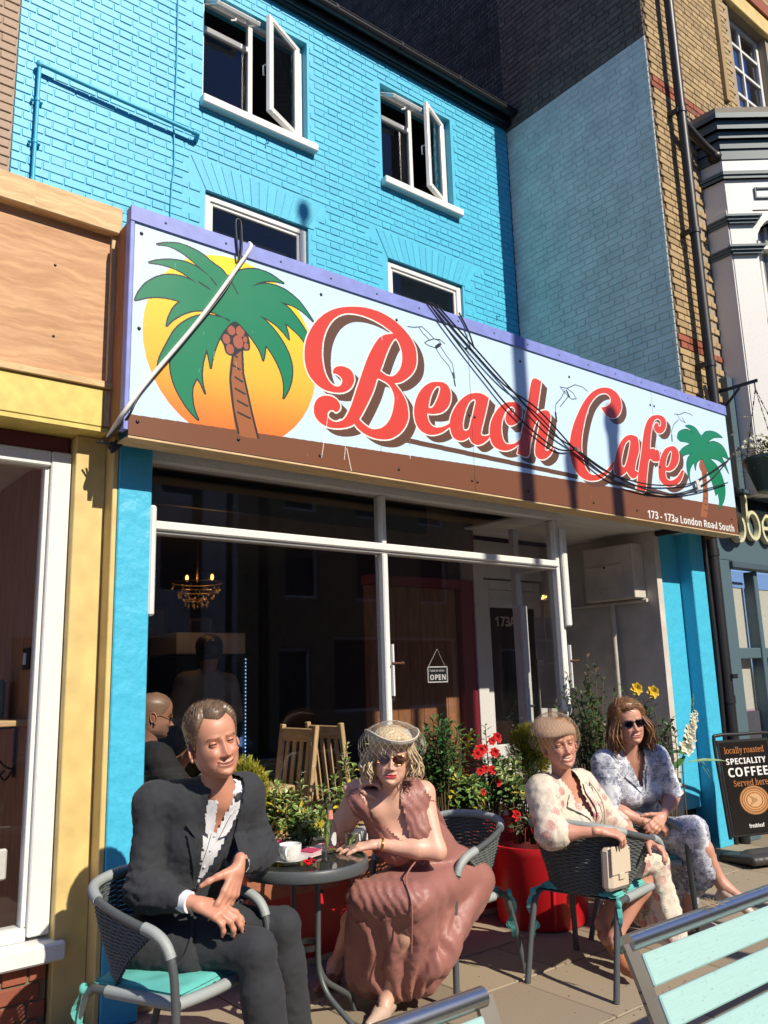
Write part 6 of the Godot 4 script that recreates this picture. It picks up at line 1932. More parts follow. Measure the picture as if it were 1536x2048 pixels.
	shrub("rose_bush", "tall dark leaved rose bush beside the entrance, behind the beige hat", Vector3(4.98, 0.29, 0.26), Vector3(5.0, 1.20, 0.22), Vector3(0.29, 0.30, 0.2), 50, 22, 0.058, 0.95, [M.rosy, M.glossy, M.bronze], [0.75, 0.93, 1.0], 60, [Vector3(5.02, 1.62, 0.2), Vector3(5.10, 1.56, 0.2), Vector3(5.20, 1.50, 0.2), Vector3(4.84, 1.50, 0.15), Vector3(4.72, 1.40, 0.2), Vector3(5.25, 1.40, 0.25), Vector3(4.66, 1.30, 0.18)])
	var yr := shrub("yellow_rose", "dark bush with two yellow roses above the woman with dark sunglasses", Vector3(5.72, 0.29, 0.30), Vector3(5.72, 1.02, 0.2), Vector3(0.30, 0.27, 0.17), 34, 18, 0.06, 0.9, [M.rosy, M.glossy], [0.7, 1.0], 20, [Vector3(5.57, 1.36, 0.2), Vector3(5.76, 1.33, 0.2), Vector3(5.48, 1.40, 0.15)])
	bloom(yr, Vector3(5.56, 1.375, 0.22), Vector3(-0.5, 0.1, 0.9).normalized(), 0.048, M.petalyellow, "rose")
	bloom(yr, Vector3(5.77, 1.345, 0.22), Vector3(-0.5, 0.1, 0.9).normalized(), 0.05, M.petalyellow, "rose")
	# white gladiolus leaning against the blue pillar
	var gl := thing("gladiolus", "white gladiolus spike with strap leaves in front of the blue pillar", "flower", Vector3(6.0, 0, 0.3))
	b = MB.new()
	b.tube(smooth([Vector3(5.98, 0.3, 0.28), Vector3(6.02, 0.75, 0.26), Vector3(6.10, 0.93, 0.25), Vector3(6.22, 1.07, 0.24), Vector3(6.32, 1.28, 0.22)], 6), 0.006, 6)
	obj("stem", b, M.stem, gl)
	for i in 12:
		var f := i / 11.0
		var p := Vector3(6.08, 0.90, 0.26).lerp(Vector3(6.28, 1.16, 0.24), f)
		var s := lerpf(0.062, 0.028, f)
		bloom(gl, p + Vector3(0.012 * (1 if i % 2 else -1), 0, 0.012), Vector3(-0.75 + 0.5 * (i % 3), 0.3, 0.9).normalized(), s, M.petalwhite)
	b = MB.new()
	for i in 7: b.leaf(Vector3(6.27, 1.15, 0.24).lerp(Vector3(6.33, 1.29, 0.22), i / 6.0), Vector3(0.2 * (1 if i % 2 else -1) + 0.1, 1, 0.2).normalized(), Vector3.BACK, 0.035, 0.012)
	obj("bud", b, M.limey, gl)
	for q in [[Vector3(6.05, 0.86, 0.28), Vector3(-0.9, 0.12, 0.2), 0.34, 0.04], [Vector3(6.05, 0.84, 0.28), Vector3(-0.9, -0.25, 0.1), 0.3, 0.05], [Vector3(6.0, 0.80, 0.28), Vector3(0.9, -0.02, 0.3), 0.44, 0.025], [Vector3(6.12, 0.86, 0.28), Vector3(0.55, -0.75, 0.2), 0.30, 0.02], [Vector3(6.18, 0.85, 0.28), Vector3(0.5, -0.7, 0.2), 0.24, 0.018], [Vector3(6.0, 0.84, 0.28), Vector3(-0.5, 0.5, 0.1), 0.22, 0.03], [Vector3(6.05, 0.82, 0.26), Vector3(-0.7, 0.35, 0.3), 0.2, 0.05]]:
		b = MB.new()
		b.leaf(q[0], q[1].normalized(), Vector3(0.2, 0.6, 0.8), q[2], q[3], 0.06)
		obj("leaf", b, M.glossy if q[1].x < 0 else M.limey, gl)
	b = MB.new()
	b.lathe([Vector2(0, 0), Vector2(0.10, 0), Vector2(0.13, 0.30), Vector2(0.12, 0.30), Vector2(0, 0.28)], 24, Transform3D(Basis.IDENTITY, Vector3(5.98, 0.0, 0.28)))
	obj("pot", b, M.black, gl)
	# trailing house plant inside the window by the man in black
	var hp := shrub("house_plant", "pale green leafy house plant inside the window between the two men", Vector3(2.34, 0.90, -0.42), Vector3(2.33, 1.16, -0.42), Vector3(0.10, 0.17, 0.10), 20, 12, 0.062, 1.2, [M.limey, M.glossy], [0.8, 1.0], 40, [Vector3(2.30, 1.36, -0.45), Vector3(2.36, 1.34, -0.4), Vector3(2.24, 1.24, -0.42), Vector3(2.39, 1.27, -0.38), Vector3(2.27, 1.05, -0.38), Vector3(2.24, 1.0, -0.36)])
	b = MB.new()
	b.lathe([Vector2(0, 0), Vector2(0.045, 0), Vector2(0.06, 0.11), Vector2(0.05, 0.11), Vector2(0, 0.1)], 20, Transform3D(Basis.IDENTITY, Vector3(2.34, 0.90, -0.42)))
	obj("pot", b, M.white, hp)
	# hanging basket on its bracket, right of the sign
	var hb := thing("hanging_basket", "dark green hanging basket of small white flowers right of the café sign", "hanging basket", Vector3(7.5, 3.2, 0.5))
	var c := Vector3(7.57, 3.42, 0.52)
	b = MB.new()
	b.lathe([Vector2(0.0, -0.30), Vector2(0.13, -0.30), Vector2(0.15, -0.285), Vector2(0.235, -0.02), Vector2(0.25, -0.01), Vector2(0.25, 0.02), Vector2(0.22, 0.02), Vector2(0.2, -0.03), Vector2(0.0, -0.05)], 36, Transform3D(Basis.IDENTITY, c))
	obj("bowl", b, grain(L(0.03, 0.06, 0.055), 0.4, M.fine, 0.3), hb)
	var chn := MB.new()
	for k in 3:
		var a := TAU * k / 3.0 + 0.4
		for i in 14:
			var p0 := c.lerp(Vector3(7.5, 4.12, 0.49), (i + 0.0) / 14.0) + Vector3(cos(a), 0, sin(a)) * 0.235 * (1.0 - i / 14.0)
			var p1 := c.lerp(Vector3(7.5, 4.12, 0.49), (i + 0.85) / 14.0) + Vector3(cos(a), 0, sin(a)) * 0.235 * (1.0 - (i + 0.85) / 14.0)
			chn.tube([p0, p1], 0.006 if i % 2 else 0.0035, 5)
	obj("chain", chn, M.black, hb)
	var fm := leaf_mat(L(0.22, 0.16, 0.04))
	var fo := [MB.new(), MB.new()]
	var wf := MB.new()
	for i in 900:
		var q := Vector3(rng.randfn(), rng.randfn(), rng.randfn()).normalized()
		var p := c + Vector3(0, 0.06, 0) + q * Vector3(0.30, 0.13, 0.28) * sqrt(rng.randf())
		if q.y < 0.0 and rng.randf() < 0.3: p.y -= rng.randf() * 0.16
		fo[i % 2].leaf(p, (q + Vector3(0, 0.3, 0)).normalized(), Vector3.UP, 0.035, 0.014)
	kind(obj("foliage", fo[0], fm, hb), "stuff")
	kind(obj("foliage", fo[1], leaf_mat(L(0.10, 0.11, 0.03)), hb), "stuff")
	for i in 46:
		var q := Vector3(rng.randfn(), absf(rng.randfn()) * 0.8 + 0.1, rng.randfn()).normalized()
		var p := c + Vector3(0, 0.07, 0) + q * Vector3(0.32, 0.17, 0.30)
		if i < 6: p += Vector3(-0.05 * i + 0.05, 0.12 + 0.02 * i, 0)
		bloom(hb, p, (q + Vector3(-0.4, 0.2, 0.6)).normalized(), 0.026, M.petalwhite)
	var hk := thing("basket_bracket", "black iron bracket carrying the hanging basket", "bracket", Vector3(7.5, 4.2, 0.0))
	b = MB.new()
	b.bar(Vector3(7.5, 4.20, -0.02), Vector3(7.5, 4.20, 0.52), 0.02, 0.03)
	b.bar(Vector3(7.5, 3.88, 0.0), Vector3(7.5, 4.18, 0.34), 0.018, 0.02)
	b.bar(Vector3(7.5, 3.78, -0.005), Vector3(7.5, 4.26, -0.005), 0.03, 0.02)
	b.tube([Vector3(7.5, 4.19, 0.49), Vector3(7.5, 4.10, 0.49)], 0.007, 6)
	obj("arm", b, M.black, hk)

# ---- people
const HEADY := [-0.120, -0.112, -0.098, -0.078, -0.050, -0.020, 0.010, 0.040, 0.070, 0.095, 0.113, 0.124]
const HEADW := [0.004, 0.026, 0.044, 0.058, 0.067, 0.0715, 0.0745, 0.077, 0.074, 0.060, 0.038, 0.002]
const HEADF := [0.050, 0.074, 0.083, 0.085, 0.086, 0.087, 0.090, 0.095, 0.090, 0.072, 0.046, 0.002]
const HEADB := [0.020, 0.028, 0.042, 0.062, 0.080, 0.092, 0.099, 0.102, 0.096, 0.078, 0.050, 0.002]

func curve_at(t: Array, y: float) -> float:
	for i in HEADY.size() - 1:
		if y <= HEADY[i + 1]:
			var f: float = (y - HEADY[i]) / (HEADY[i + 1] - HEADY[i])
			return cubic_interpolate(t[i], t[i + 1], t[maxi(i - 1, 0)], t[mini(i + 2, t.size() - 1)], clampf(f, 0.0, 1.0))
	return 0.002

func skull(phi: float, y: float, jaw: float) -> Vector3:
	var w = curve_at(HEADW, y)
	if y < -0.02: w *= lerpf(1.0, jaw, smoothstep(-0.02, -0.08, y))
	var c = cos(phi)
	var z = (curve_at(HEADF, y) if c > 0.0 else curve_at(HEADB, y)) * signf(c) * pow(absf(c), 0.92)
	return Vector3(w * signf(sin(phi)) * pow(absf(sin(phi)), 0.86), y, z)

func bump(d: float, s: float, e: float, q: float) -> float:
	var a = d * d / (s * s) + e * e / (q * q)
	return exp(-a) if a < 7.0 else 0.0

# the skin of a head: x to the person's left, y up, z forwards, eyes at y 0
func head(mb: MB, xf: Transform3D, o: Dictionary) -> void:
	var nr = 110
	var nc = 132
	var skin: Color = o.skin
	var lip: Color = o.lip
	var smile: float = o.get("smile", 0.4)
	var jaw: float = o.get("jaw", 1.0)
	var plump: float = o.get("plump", 0.0)
	var open: float = o.get("open", 0.0)
	var nose: float = o.get("nose", 1.0)
	var stub: float = o.get("stubble", 0.0)
	var first = mb.v.size()
	var fi = mb.ix.size()
	for j in nr + 1:
		var v = float(j) / nr
		var y = lerpf(-0.1199, 0.1239, v)
		y = lerpf(y, -0.1199 + 0.2438 * (0.5 - 0.5 * cos(PI * v)), 0.35)
		for i in nc + 1:
			var s = 2.0 * i / nc - 1.0
			var phi = PI * signf(s) * pow(absf(s), 1.45)
			var p = skull(phi, y, jaw)
			var g = smoothstep(0.05, 0.45, cos(phi))
			var c = skin
			if g > 0.0:
				var x = p.x
				var ax = absf(x)
				var d = 0.0
				d += 0.0045 * bump(ax - 0.028, 0.022, y - 0.019, 0.008)
				d -= 0.0115 * bump(ax - 0.030, 0.017, y + 0.001, 0.010)
				d -= 0.004 * bump(ax - 0.014, 0.006, y - 0.0, 0.010)
				# nose
				var k = clampf((0.014 - y) / 0.056, 0.0, 1.0)
				var amp = lerpf(0.004, 0.023 * nose, pow(k, 1.2)) * smoothstep(-0.0515, -0.0455, y) * smoothstep(0.024, 0.008, y)
				d += amp * exp(-pow(x / lerpf(0.0075, 0.0115, k), 2.0))
				d += 0.0055 * bump(x, 0.0105, y + 0.042, 0.0085)
				d += 0.0075 * bump(ax - 0.0135, 0.0060, y + 0.0455, 0.0060)
				d -= 0.004 * bump(ax - 0.0065, 0.0035, y + 0.0505, 0.003)
				# cheeks and the fold beside the mouth
				d += (0.004 + 0.006 * smile + 0.003 * plump) * bump(ax - 0.041, 0.019, y + 0.034, 0.017)
				d += 0.005 * plump * bump(ax - 0.04, 0.03, y + 0.075, 0.03)
				var fx = 0.019 + 0.020 * clampf((-0.044 - y) / 0.04, 0.0, 1.0)
				d -= (0.0016 + 0.003 * smile) * bump(ax - fx, 0.0035, 0.0, 1.0) * smoothstep(-0.094, -0.082, y) * smoothstep(-0.040, -0.052, y)
				# mouth
				var hw = 0.0225 + 0.0075 * smile
				var ym = -0.0715 + 0.0105 * smile * pow(ax / hw, 2.0)
				var inm = smoothstep(hw + 0.002, hw - 0.004, ax)
				var gap = (0.0012 + 0.0062 * open * (1.0 - pow(ax / hw, 2.0))) * inm
				var up = y - (ym + gap * 0.4)
				var dn = (ym - gap) - y
				d += 0.0045 * exp(-pow((up - 0.0035) / 0.0042, 2.0)) * inm * (1.0 - 0.4 * smile)
				d += 0.0060 * exp(-pow((dn - 0.0045) / 0.0048, 2.0)) * inm * (1.0 - 0.35 * smile)
				d -= 0.0035 * exp(-pow((y - ym) / 0.0026, 2.0)) * smoothstep(hw + 0.005, hw - 0.001, ax)
				d -= 0.003 * bump(x, 0.018, y + 0.0885, 0.005)
				d += 0.0065 * bump(x, 0.017, y + 0.103, 0.011)
				d += 0.002 * plump * bump(x, 0.03, y + 0.115, 0.01)
				p.z += d * g
				p.x += signf(x) * plump * 0.004 * bump(ax - 0.055, 0.03, y + 0.06, 0.03)
				# pigment
				var upper = smoothstep(-0.0012, 0.0004, up) * smoothstep(0.0078 - 0.002 * smile, 0.0058 - 0.002 * smile, up + 0.12 * ax - 0.0022 * cos(x * 260.0)) * inm
				var lower = smoothstep(-0.0012, 0.0004, dn) * smoothstep(0.0105, 0.008, dn + 0.13 * ax) * inm
				c = c.lerp(lip, maxf(upper, lower) * g)
				c = c.lerp(Color(skin.r * 1.02, skin.g * 0.74, skin.b * 0.70), 0.55 * bump(ax - 0.043, 0.02, y + 0.035, 0.017) * float(o.get("rosy", 0.5)))
				c = c.lerp(Color(skin.r, skin.g * 0.75, skin.b * 0.70), 0.5 * bump(x, 0.012, y + 0.043, 0.012) * float(o.get("rosy", 0.5)))
				var slit = exp(-pow((y - ym + gap * 0.3) / (0.0011 + gap * 0.55), 4.0)) * smoothstep(hw + 0.001, hw - 0.002, ax)
				if open > 0.2: c = c.lerp(Color(0.60, 0.55, 0.46) if y > ym - gap * 0.75 else Color(0.12, 0.02, 0.02), slit * g)
				else: c = c.lerp(Color(0.10, 0.025, 0.02), slit * g)
				if stub > 0.0:
					var bz = smoothstep(-0.03, -0.055, y) * smoothstep(0.02, 0.03, maxf(ax, -y - 0.03)) * (1.0 - maxf(upper, lower))
					c = c.lerp(Color(0.10, 0.08, 0.065), stub * bz * g * (0.7 + 0.3 * noise.get_noise_2d(x * 900.0, y * 900.0)))
			var m = noise.get_noise_3d(p.x * 60.0, p.y * 60.0, p.z * 60.0 + 5.0)
			mb.col = Color(c.r * (1.0 + 0.05 * m), c.g * (1.0 - 0.05 * m), c.b * (1.0 - 0.05 * m))
			mb.vert(xf * p, Vector3.ZERO)
	for j in nr:
		for i in nc:
			var q = first + j * (nc + 1) + i
			mb.tri(q, q + 1, q + nc + 2); mb.tri(q, q + nc + 2, q + nc + 1)
	mb.renormal(first, fi)
	mb.col = skin
	for j in nr + 1: # close the seam at the back
		var a = first + j * (nc + 1)
		var b = a + nc
		var nn = (mb.n[a] + mb.n[b]).normalized()
		mb.n[a] = nn; mb.n[b] = nn
	for s in [-1.0, 1.0]: # ears
		var at = xf * Vector3(0.0755 * s, -0.014, -0.014)
		var eb = xf.basis.orthonormalized() * Basis(Vector3.UP, 0.45 * s) * Basis(Vector3.RIGHT, -0.2)
		var sc = xf.basis.x.length()
		mb.col = Color(skin.r * 0.95, skin.g * 0.82, skin.b * 0.8)
		mb.ball(at, Vector3(0.0065, 0.026, 0.015) * sc, eb, 12, 10)
		mb.col = skin
		var rim = []
		for i in 15:
			var a = lerpf(-2.3, 2.5, i / 14.0)
			rim.append(at + eb * (Vector3(0.006 * s, cos(a) * 0.029 + 0.002, -sin(a) * 0.017 - 0.003 * cos(a)) * sc))
		mb.tube(rim, 0.0042 * sc, 7)
		mb.ball(at + eb * (Vector3(0.003 * s, -0.026, 0.006) * sc), Vector3(0.005, 0.008, 0.006) * sc, eb, 8, 6)
		# lids around the eyes, open by a slit
		if o.has("squint"):
			var ec = Vector3(0.0305 * s, -0.001, 0.0735)
			var sl: float = o.squint
			for half in [1.0, -1.0]:
				var f0 = mb.v.size()
				for r in 7:
					for q in 15:
						var aa = lerpf(-1.1, 1.1, q / 14.0)
						var shape = sqrt(maxf(0.0, 1.0 - pow(aa / 1.12, 2.0)))
						var lo = sl * shape * (1.0 if half > 0.0 else 0.55)
						var el = lerpf(lo, 1.25, r / 6.0) * half
						var rr = 0.0136 - 0.0006 * (r / 6.0)
						mb.col = Color(0.05, 0.03, 0.025) if r == 0 and half > 0.0 else Color(skin.r * 0.95, skin.g * 0.86, skin.b * 0.85)
						var pt = ec + Vector3(sin(aa) * cos(el) * 1.12, sin(el), cos(aa) * cos(el)) * rr
						mb.vert(xf * pt, (xf.basis * (pt - ec)).normalized())
				for r in 6:
					for q in 14:
						var z = f0 + r * 15 + q
						if half > 0.0: mb.tri(z, z + 1, z + 16); mb.tri(z, z + 16, z + 15)
						else: mb.tri(z, z + 16, z + 1); mb.tri(z, z + 15, z + 16)
	mb.col = skin

func eyes(t: Node3D, xf: Transform3D, iris: Color) -> void:
	for s in [-1.0, 1.0]:
		var b = MB.new()
		var ec = Vector3(0.0305 * s, -0.001, 0.0735)
		var nu = 16
		var nv = 14
		for j in nv + 1:
			for i in nu + 1:
				var th = PI * j / nv
				var u = Vector3(sin(th) * sin(TAU * i / nu), sin(th) * cos(TAU * i / nu), cos(th))
				var r = sin(th) * 0.0125
				b.col = Color(0.01, 0.008, 0.008) if th < 1.5 and r < 0.0030 else (iris if th < 1.5 and r < 0.0062 else Color(0.62, 0.57, 0.53))
				b.vert(xf * (ec + u * 0.0125), (xf.basis * u).normalized())
		for j in nv:
			for i in nu:
				var q = j * (nu + 1) + i
				b.tri(q, q + nu + 2, q + 1); b.tri(q, q + nu + 1, q + nu + 2)
		obj("eye", b, M.eyeball, t)

func brows(t: Node3D, xf: Transform3D, c: Color, lift := 0.0) -> void:
	var m = grain(c, 0.7, M.fine, 0.1)
	for s in [-1.0, 1.0]:
		var b = MB.new()
		for i in 30:
			var f = i / 29.0
			var x = lerpf(0.013, 0.047, f)
			var y = 0.0165 + lift + 0.005 * sin(f * 2.3) - 0.004 * f * f
			var z = skull(asin(clampf(x / 0.075, 0, 1)), y, 1.0).z + 0.0035
			var p = Vector3(x * s, y + rng.randf_range(-0.0014, 0.0014), z)
			b.tube([xf * p, xf * (p + Vector3(0.007 * s, 0.0022 - 0.003 * f, -0.001))], [0.0011, 0.0004], 4, false)
		obj("eyebrow", b, m, t)

# a cap of hair over the skull; thick(phi, y) gives its thickness in metres, nothing where skin shows
func hair_cap(t: Node3D, xf: Transform3D, thick, cols: Array, comb: Vector3, jaw := 1.0, strands := 500, long := 0.05, droop := 0.2, called := "hair") -> void:
	var mb = MB.new()
	var nr = 80
	var nc = 110
	var on = PackedFloat32Array()
	var f = FastNoiseLite.new()
	f.seed = 12; f.frequency = 1.0; f.fractal_octaves = 3
	var dirs = Basis(comb.normalized().cross(Vector3(0.1, 0.3, 1)).normalized(), 0.0)
	for j in nr + 1:
		var y = lerpf(-0.1, 0.1239, float(j) / nr)
		for i in nc + 1:
			var phi = PI * (2.0 * i / nc - 1.0)
			var th: float = thick.call(phi, y)
			var p = skull(phi, y, jaw)
			var nn = Vector3(p.x / 0.0055, (p.y - 0.0) / 0.013 if p.y > 0.0 else 0.0, p.z / 0.009).normalized()
			var along = p.dot(comb)
			var q = p - comb * along
			var st = f.get_noise_3d(q.x * 190.0, q.y * 190.0 + along * 14.0, q.z * 190.0)
			on.push_back(th)
			var c: Color = cols[0].lerp(cols[1], clampf(0.5 + 0.9 * st, 0.0, 1.0))
			mb.col = c
			mb.vert(xf * (p + nn * (th * (1.0 + 0.30 * st) if th > 0.0 else -0.006)), Vector3.ZERO)
	for j in nr:
		for i in nc:
			var q = j * (nc + 1) + i
			if maxf(maxf(on[q], on[q + 1]), maxf(on[q + nc + 1], on[q + nc + 2])) > 0.0:
				mb.tri(q, q + 1, q + nc + 2); mb.tri(q, q + nc + 2, q + nc + 1)
	mb.renormal(0, 0)
	for k in strands: # loose hairs lying along the comb direction
		var phi = rng.randf_range(-PI, PI)
		var y = rng.randf_range(-0.08, 0.12)
		var th: float = thick.call(phi, y)
		if th <= 0.001: continue
		var p = skull(phi, y, jaw)
		var nn = Vector3(p.x / 0.0055, p.y / 0.013 if p.y > 0.0 else 0.0, p.z / 0.009).normalized()
		var d = (comb - nn * comb.dot(nn)).normalized()
		var a = p + nn * th * 0.85
		mb.col = cols[0].lerp(cols[1], rng.randf())
		var path = []
		for i in 5:
			var s = i / 4.0
			path.append(xf * (a + d * long * s + nn * (0.006 * s - 0.02 * droop * s * s) + Vector3(rng.randf_range(-0.002, 0.002), -0.012 * droop * s * s, 0)))
		mb.tube(path, [0.0012, 0.0016, 0.0015, 0.001, 0.0004], 4, false)
	obj(called, mb, M.hair, t)

func locks(t: Node3D, xf: Transform3D, from: Array, n: int, cols: Array, r: float, curl: float, called := "hair_lock") -> void: # from: [root, tip] pairs in head space
	var mb = MB.new()
	for k in n:
		var q = from[k % from.size()]
		var j = Vector3(rng.randf_range(-0.014, 0.014), rng.randf_range(-0.012, 0.012), rng.randf_range(-0.014, 0.014))
		var a: Vector3 = q[0] + j
		var b: Vector3 = q[1] + j * 1.8 + Vector3(0, rng.randf_range(-0.012, 0.02), 0)
		var out = Vector3((a.x + b.x) * 0.5, 0, (a.z + b.z) * 0.5).normalized()
		var ph = rng.randf() * TAU
		mb.col = cols[0].lerp(cols[1], rng.randf())
		var path = []
		var rad = []
		for i in 13:
			var s = i / 12.0
			var p = a.lerp(b, s) + out * 0.022 * sin(PI * s)
			p += Vector3(sin(ph + s * 9.0), 0.3 * cos(ph + s * 7.0), cos(ph + s * 9.0)) * curl * s
			path.append(xf * p)
			rad.append(r * (0.35 + 1.0 * sin(PI * clampf(0.12 + 0.8 * s, 0.0, 1.0))) * (1.0 - 0.5 * s))
		mb.tube(path, rad, 5, false)
	obj(called, mb, M.hair, t)

# a hand from the wrist: f towards the fingers, n the way the back of the hand faces, side 1 puts the thumb along f x n
func hand(mb: MB, wrist: Vector3, f: Vector3, n: Vector3, side: float, sc: float, curl: Array, thumb := 0.5, spread := 0.05) -> Array:
	f = f.normalized()
	n = (n - f * n.dot(f)).normalized()
	var s = f.cross(n) * side
	var fl = Field.new(wrist - Vector3.ONE * 0.12 * sc + f * 0.07 * sc, wrist + Vector3.ONE * 0.12 * sc + f * 0.07 * sc, 0.0034, 0.0042)
	var off = [0.029, 0.010, -0.010, -0.028]
	var lens = [[0.042, 0.026, 0.021], [0.046, 0.029, 0.022], [0.042, 0.027, 0.021], [0.033, 0.021, 0.018]]
	fl.cap(wrist - f * 0.03 * sc, wrist + f * 0.012 * sc, 0.023 * sc, 0.022 * sc)
	var tips = []
	for i in 4:
		var kn: Vector3 = wrist + f * [0.083, 0.088, 0.083, 0.074][i] * sc + s * off[i] * sc + n * [0.0, 0.003, 0.002, -0.003][i] * sc
		fl.cap(wrist + f * 0.008 * sc + s * off[i] * 0.5 * sc, kn, 0.0135 * sc, 0.0105 * sc)
		var d = (f + s * spread * (1.5 - i)).normalized()
		var p = kn
		var a = 0.0
		for k in 3:
			a += curl[i] * [0.85, 1.05, 0.7][k]
			var dd = d * cos(a) - n * sin(a)
			var q: Vector3 = p + dd * lens[i][k] * sc
			var r: float = ([0.0092, 0.0082, 0.0074][k] - (0.001 if i == 3 else 0.0)) * sc
			fl.cap(p, q, r, r - 0.0008 * sc)
			p = q
			if k == 2: tips.append([p, dd, d * sin(a) + n * cos(a)])
	var b = wrist + f * 0.022 * sc + s * 0.024 * sc - n * 0.006 * sc
	var td = (f * 0.62 + s * 0.75 - n * 0.35).normalized()
	fl.cap(wrist + f * 0.01 * sc + s * 0.012 * sc, b + td * 0.02 * sc, 0.015 * sc, 0.0135 * sc)
	for k in 3:
		var q = b + td * [0.044, 0.032, 0.026][k] * sc
		fl.cap(b, q, [0.0125, 0.0098, 0.0088][k] * sc, [0.0105, 0.009, 0.0075][k] * sc)
		b = q
		td = (td * cos(thumb * 0.7) - (s * 0.8 + n * 0.35).normalized() * sin(thumb * 0.7)).normalized()
	fl.build(mb)
	return tips

func nails(t: Node3D, tips: Array, m: Material, sc: float) -> void:
	var b = MB.new()
	for q in tips: b.ball(q[0] + q[2] * 0.0048 * sc - q[1] * 0.002 * sc, Vector3(0.0048, 0.0022, 0.0068) * sc, Basis(q[1].cross(q[2]).normalized(), q[2], q[1]) if true else Basis.IDENTITY, 8, 6)
	obj("nails", b, m, t)

# tapered trunk and limbs; g is how far the cloth stands off the body
func trunk(fl: Field, P: Dictionary, g: float) -> void:
	var w: float = P.girth
	var L: Vector3 = P.L
	var F: Vector3 = P.F
	var hip: Vector3 = P.hip
	var ch: Vector3 = P.chest
	var waist: Vector3 = hip.lerp(ch, 0.5)
	fl.cap(hip - P.HL * 0.075 * w, hip + P.HL * 0.075 * w, 0.118 * w + g, 0.118 * w + g)
	for s in [-1.0, 1.0]:
		fl.cap(hip + P.HL * 0.05 * s * w, waist + L * 0.045 * s * w, 0.105 * w + g, 0.092 * w + g)
		fl.cap(waist + L * 0.045 * s * w, ch + L * 0.055 * s * w, 0.092 * w + g, 0.098 * w + g)
		var sh: Vector3 = P.shL if s > 0.0 else P.shR
		fl.cap(ch + L * 0.055 * s * w, P.N.lerp(sh, 0.5) - Vector3.UP * 0.05, 0.096 * w + g, 0.066 + g)
		fl.cap(P.N + Vector3.DOWN * 0.015, sh, 0.05 + g, 0.058 + g)
		if P.bust > 0.0: fl.cap(ch + L * 0.075 * s * w + F * 0.06 * w + P.U * 0.005, ch + L * 0.07 * s * w + F * 0.085 * w - P.U * 0.01, 0.062 * P.bust + g, 0.058 * P.bust + g)
	fl.cap(ch, P.N - Vector3.UP * 0.04, 0.1 * w + g, 0.06 + g)

func arm(fl: Field, P: Dictionary, side: String, g: float, to := 1.0, thick := 1.0) -> void:
	var a: Vector3 = P["sh" + side]
	var b: Vector3 = P["el" + side]
	var c: Vector3 = P["wr" + side]
	var k: float = P.limb * thick
	fl.cap(a, a.lerp(b, minf(1.0, to * 2.0)), 0.052 * k + g, lerpf(0.052, 0.041, minf(1.0, to * 2.0)) * k + g)
	if to > 0.5:
		var m = b.lerp(c, (to - 0.5) * 2.0)
		fl.cap(b, b.lerp(m, 0.35), 0.041 * k + g, 0.042 * k + g)
		fl.cap(b.lerp(m, 0.35), m, 0.042 * k + g, lerpf(0.042, 0.025, (to - 0.5) * 2.0) * k + g)

func leg(fl: Field, P: Dictionary, side: String, g: float) -> void:
	var s = 1.0 if side == "L" else -1.0
	var a: Vector3 = P.hip + P.HL * 0.085 * s * P.girth
	var b: Vector3 = P["kn" + side]
	var c: Vector3 = P["an" + side]
	var k: float = P.limb
	fl.cap(a, a.lerp(b, 0.5), 0.092 * k + g, 0.078 * k + g)
	fl.cap(a.lerp(b, 0.5), b, 0.078 * k + g, 0.058 * k + g)
	fl.cap(b, b.lerp(c, 0.35), 0.055 * k + g, 0.056 * k + g)
	fl.cap(b.lerp(c, 0.35), c, 0.056 * k + g, 0.037 * k + g)

func pose(P: Dictionary) -> Dictionary:
	P.U = (P.N - P.hip).normalized()
	P.L = (P.shL - P.shR).normalized()
	P.L = (P.L - P.U * P.L.dot(P.U)).normalized()
	P.F = P.L.cross(P.U).normalized()
	if not P.has("HL"):
		var th: Vector3 = (P.knL + P.knR) * 0.5 - P.hip
		P.HL = Vector3.UP.cross(Vector3(th.x, 0, th.z)).normalized()
	var lo = Vector3.ONE * 1e9
	var hi = -lo
	for k in P:
		if P[k] is Vector3 and not k in ["U", "L", "F", "HL"]:
			lo = lo.min(P[k]); hi = hi.max(P[k])
	P.lo = lo - Vector3.ONE * 0.24
	P.hi = hi + Vector3.ONE * 0.24
	return P

func field(P: Dictionary, cell := 0.012, blend := 0.014) -> Field:
	return Field.new(P.lo, P.hi, cell, blend)

# how far a meshed garment stands out in front at (u, v) of the chest
func front_of(mb: MB, P: Dictionary, u: float, v: float, r := 0.016) -> float:
	var best = -1.0
	var at: Vector3 = P.chest + P.L * u + P.U * v
	var r2 = r * r
	for p in mb.v:
		var d = p - at
		var w = d.dot(P.F)
		if w > best and (d - P.F * w).length_squared() < r2: best = w
	return best

func on_front(mb: MB, P: Dictionary, u: float, v: float, lift := 0.004) -> Vector3:
	return P.chest + P.L * u + P.U * v + P.F * (front_of(mb, P, u, v) + lift)

func patch(mb: MB, src: MB, P: Dictionary, quad_uv: Array, nu: int, nv: int, lift: float) -> void: # a cloth patch laid on a garment's front
	var f0 = mb.v.size()
	var i0 = mb.ix.size()
	for j in nv + 1:
		for i in nu + 1:
			var a: Vector2 = quad_uv[0].lerp(quad_uv[1], float(i) / nu)
			var b: Vector2 = quad_uv[3].lerp(quad_uv[2], float(i) / nu)
			var q = a.lerp(b, float(j) / nv)
			mb.vert(on_front(src, P, q.x, q.y, lift), Vector3.ZERO)
	for j in nv:
		for i in nu:
			var q = f0 + j * (nu + 1) + i
			mb.tri(q, q + 1, q + nu + 2); mb.tri(q, q + nu + 2, q + nu + 1)
	mb.renormal(f0, i0)

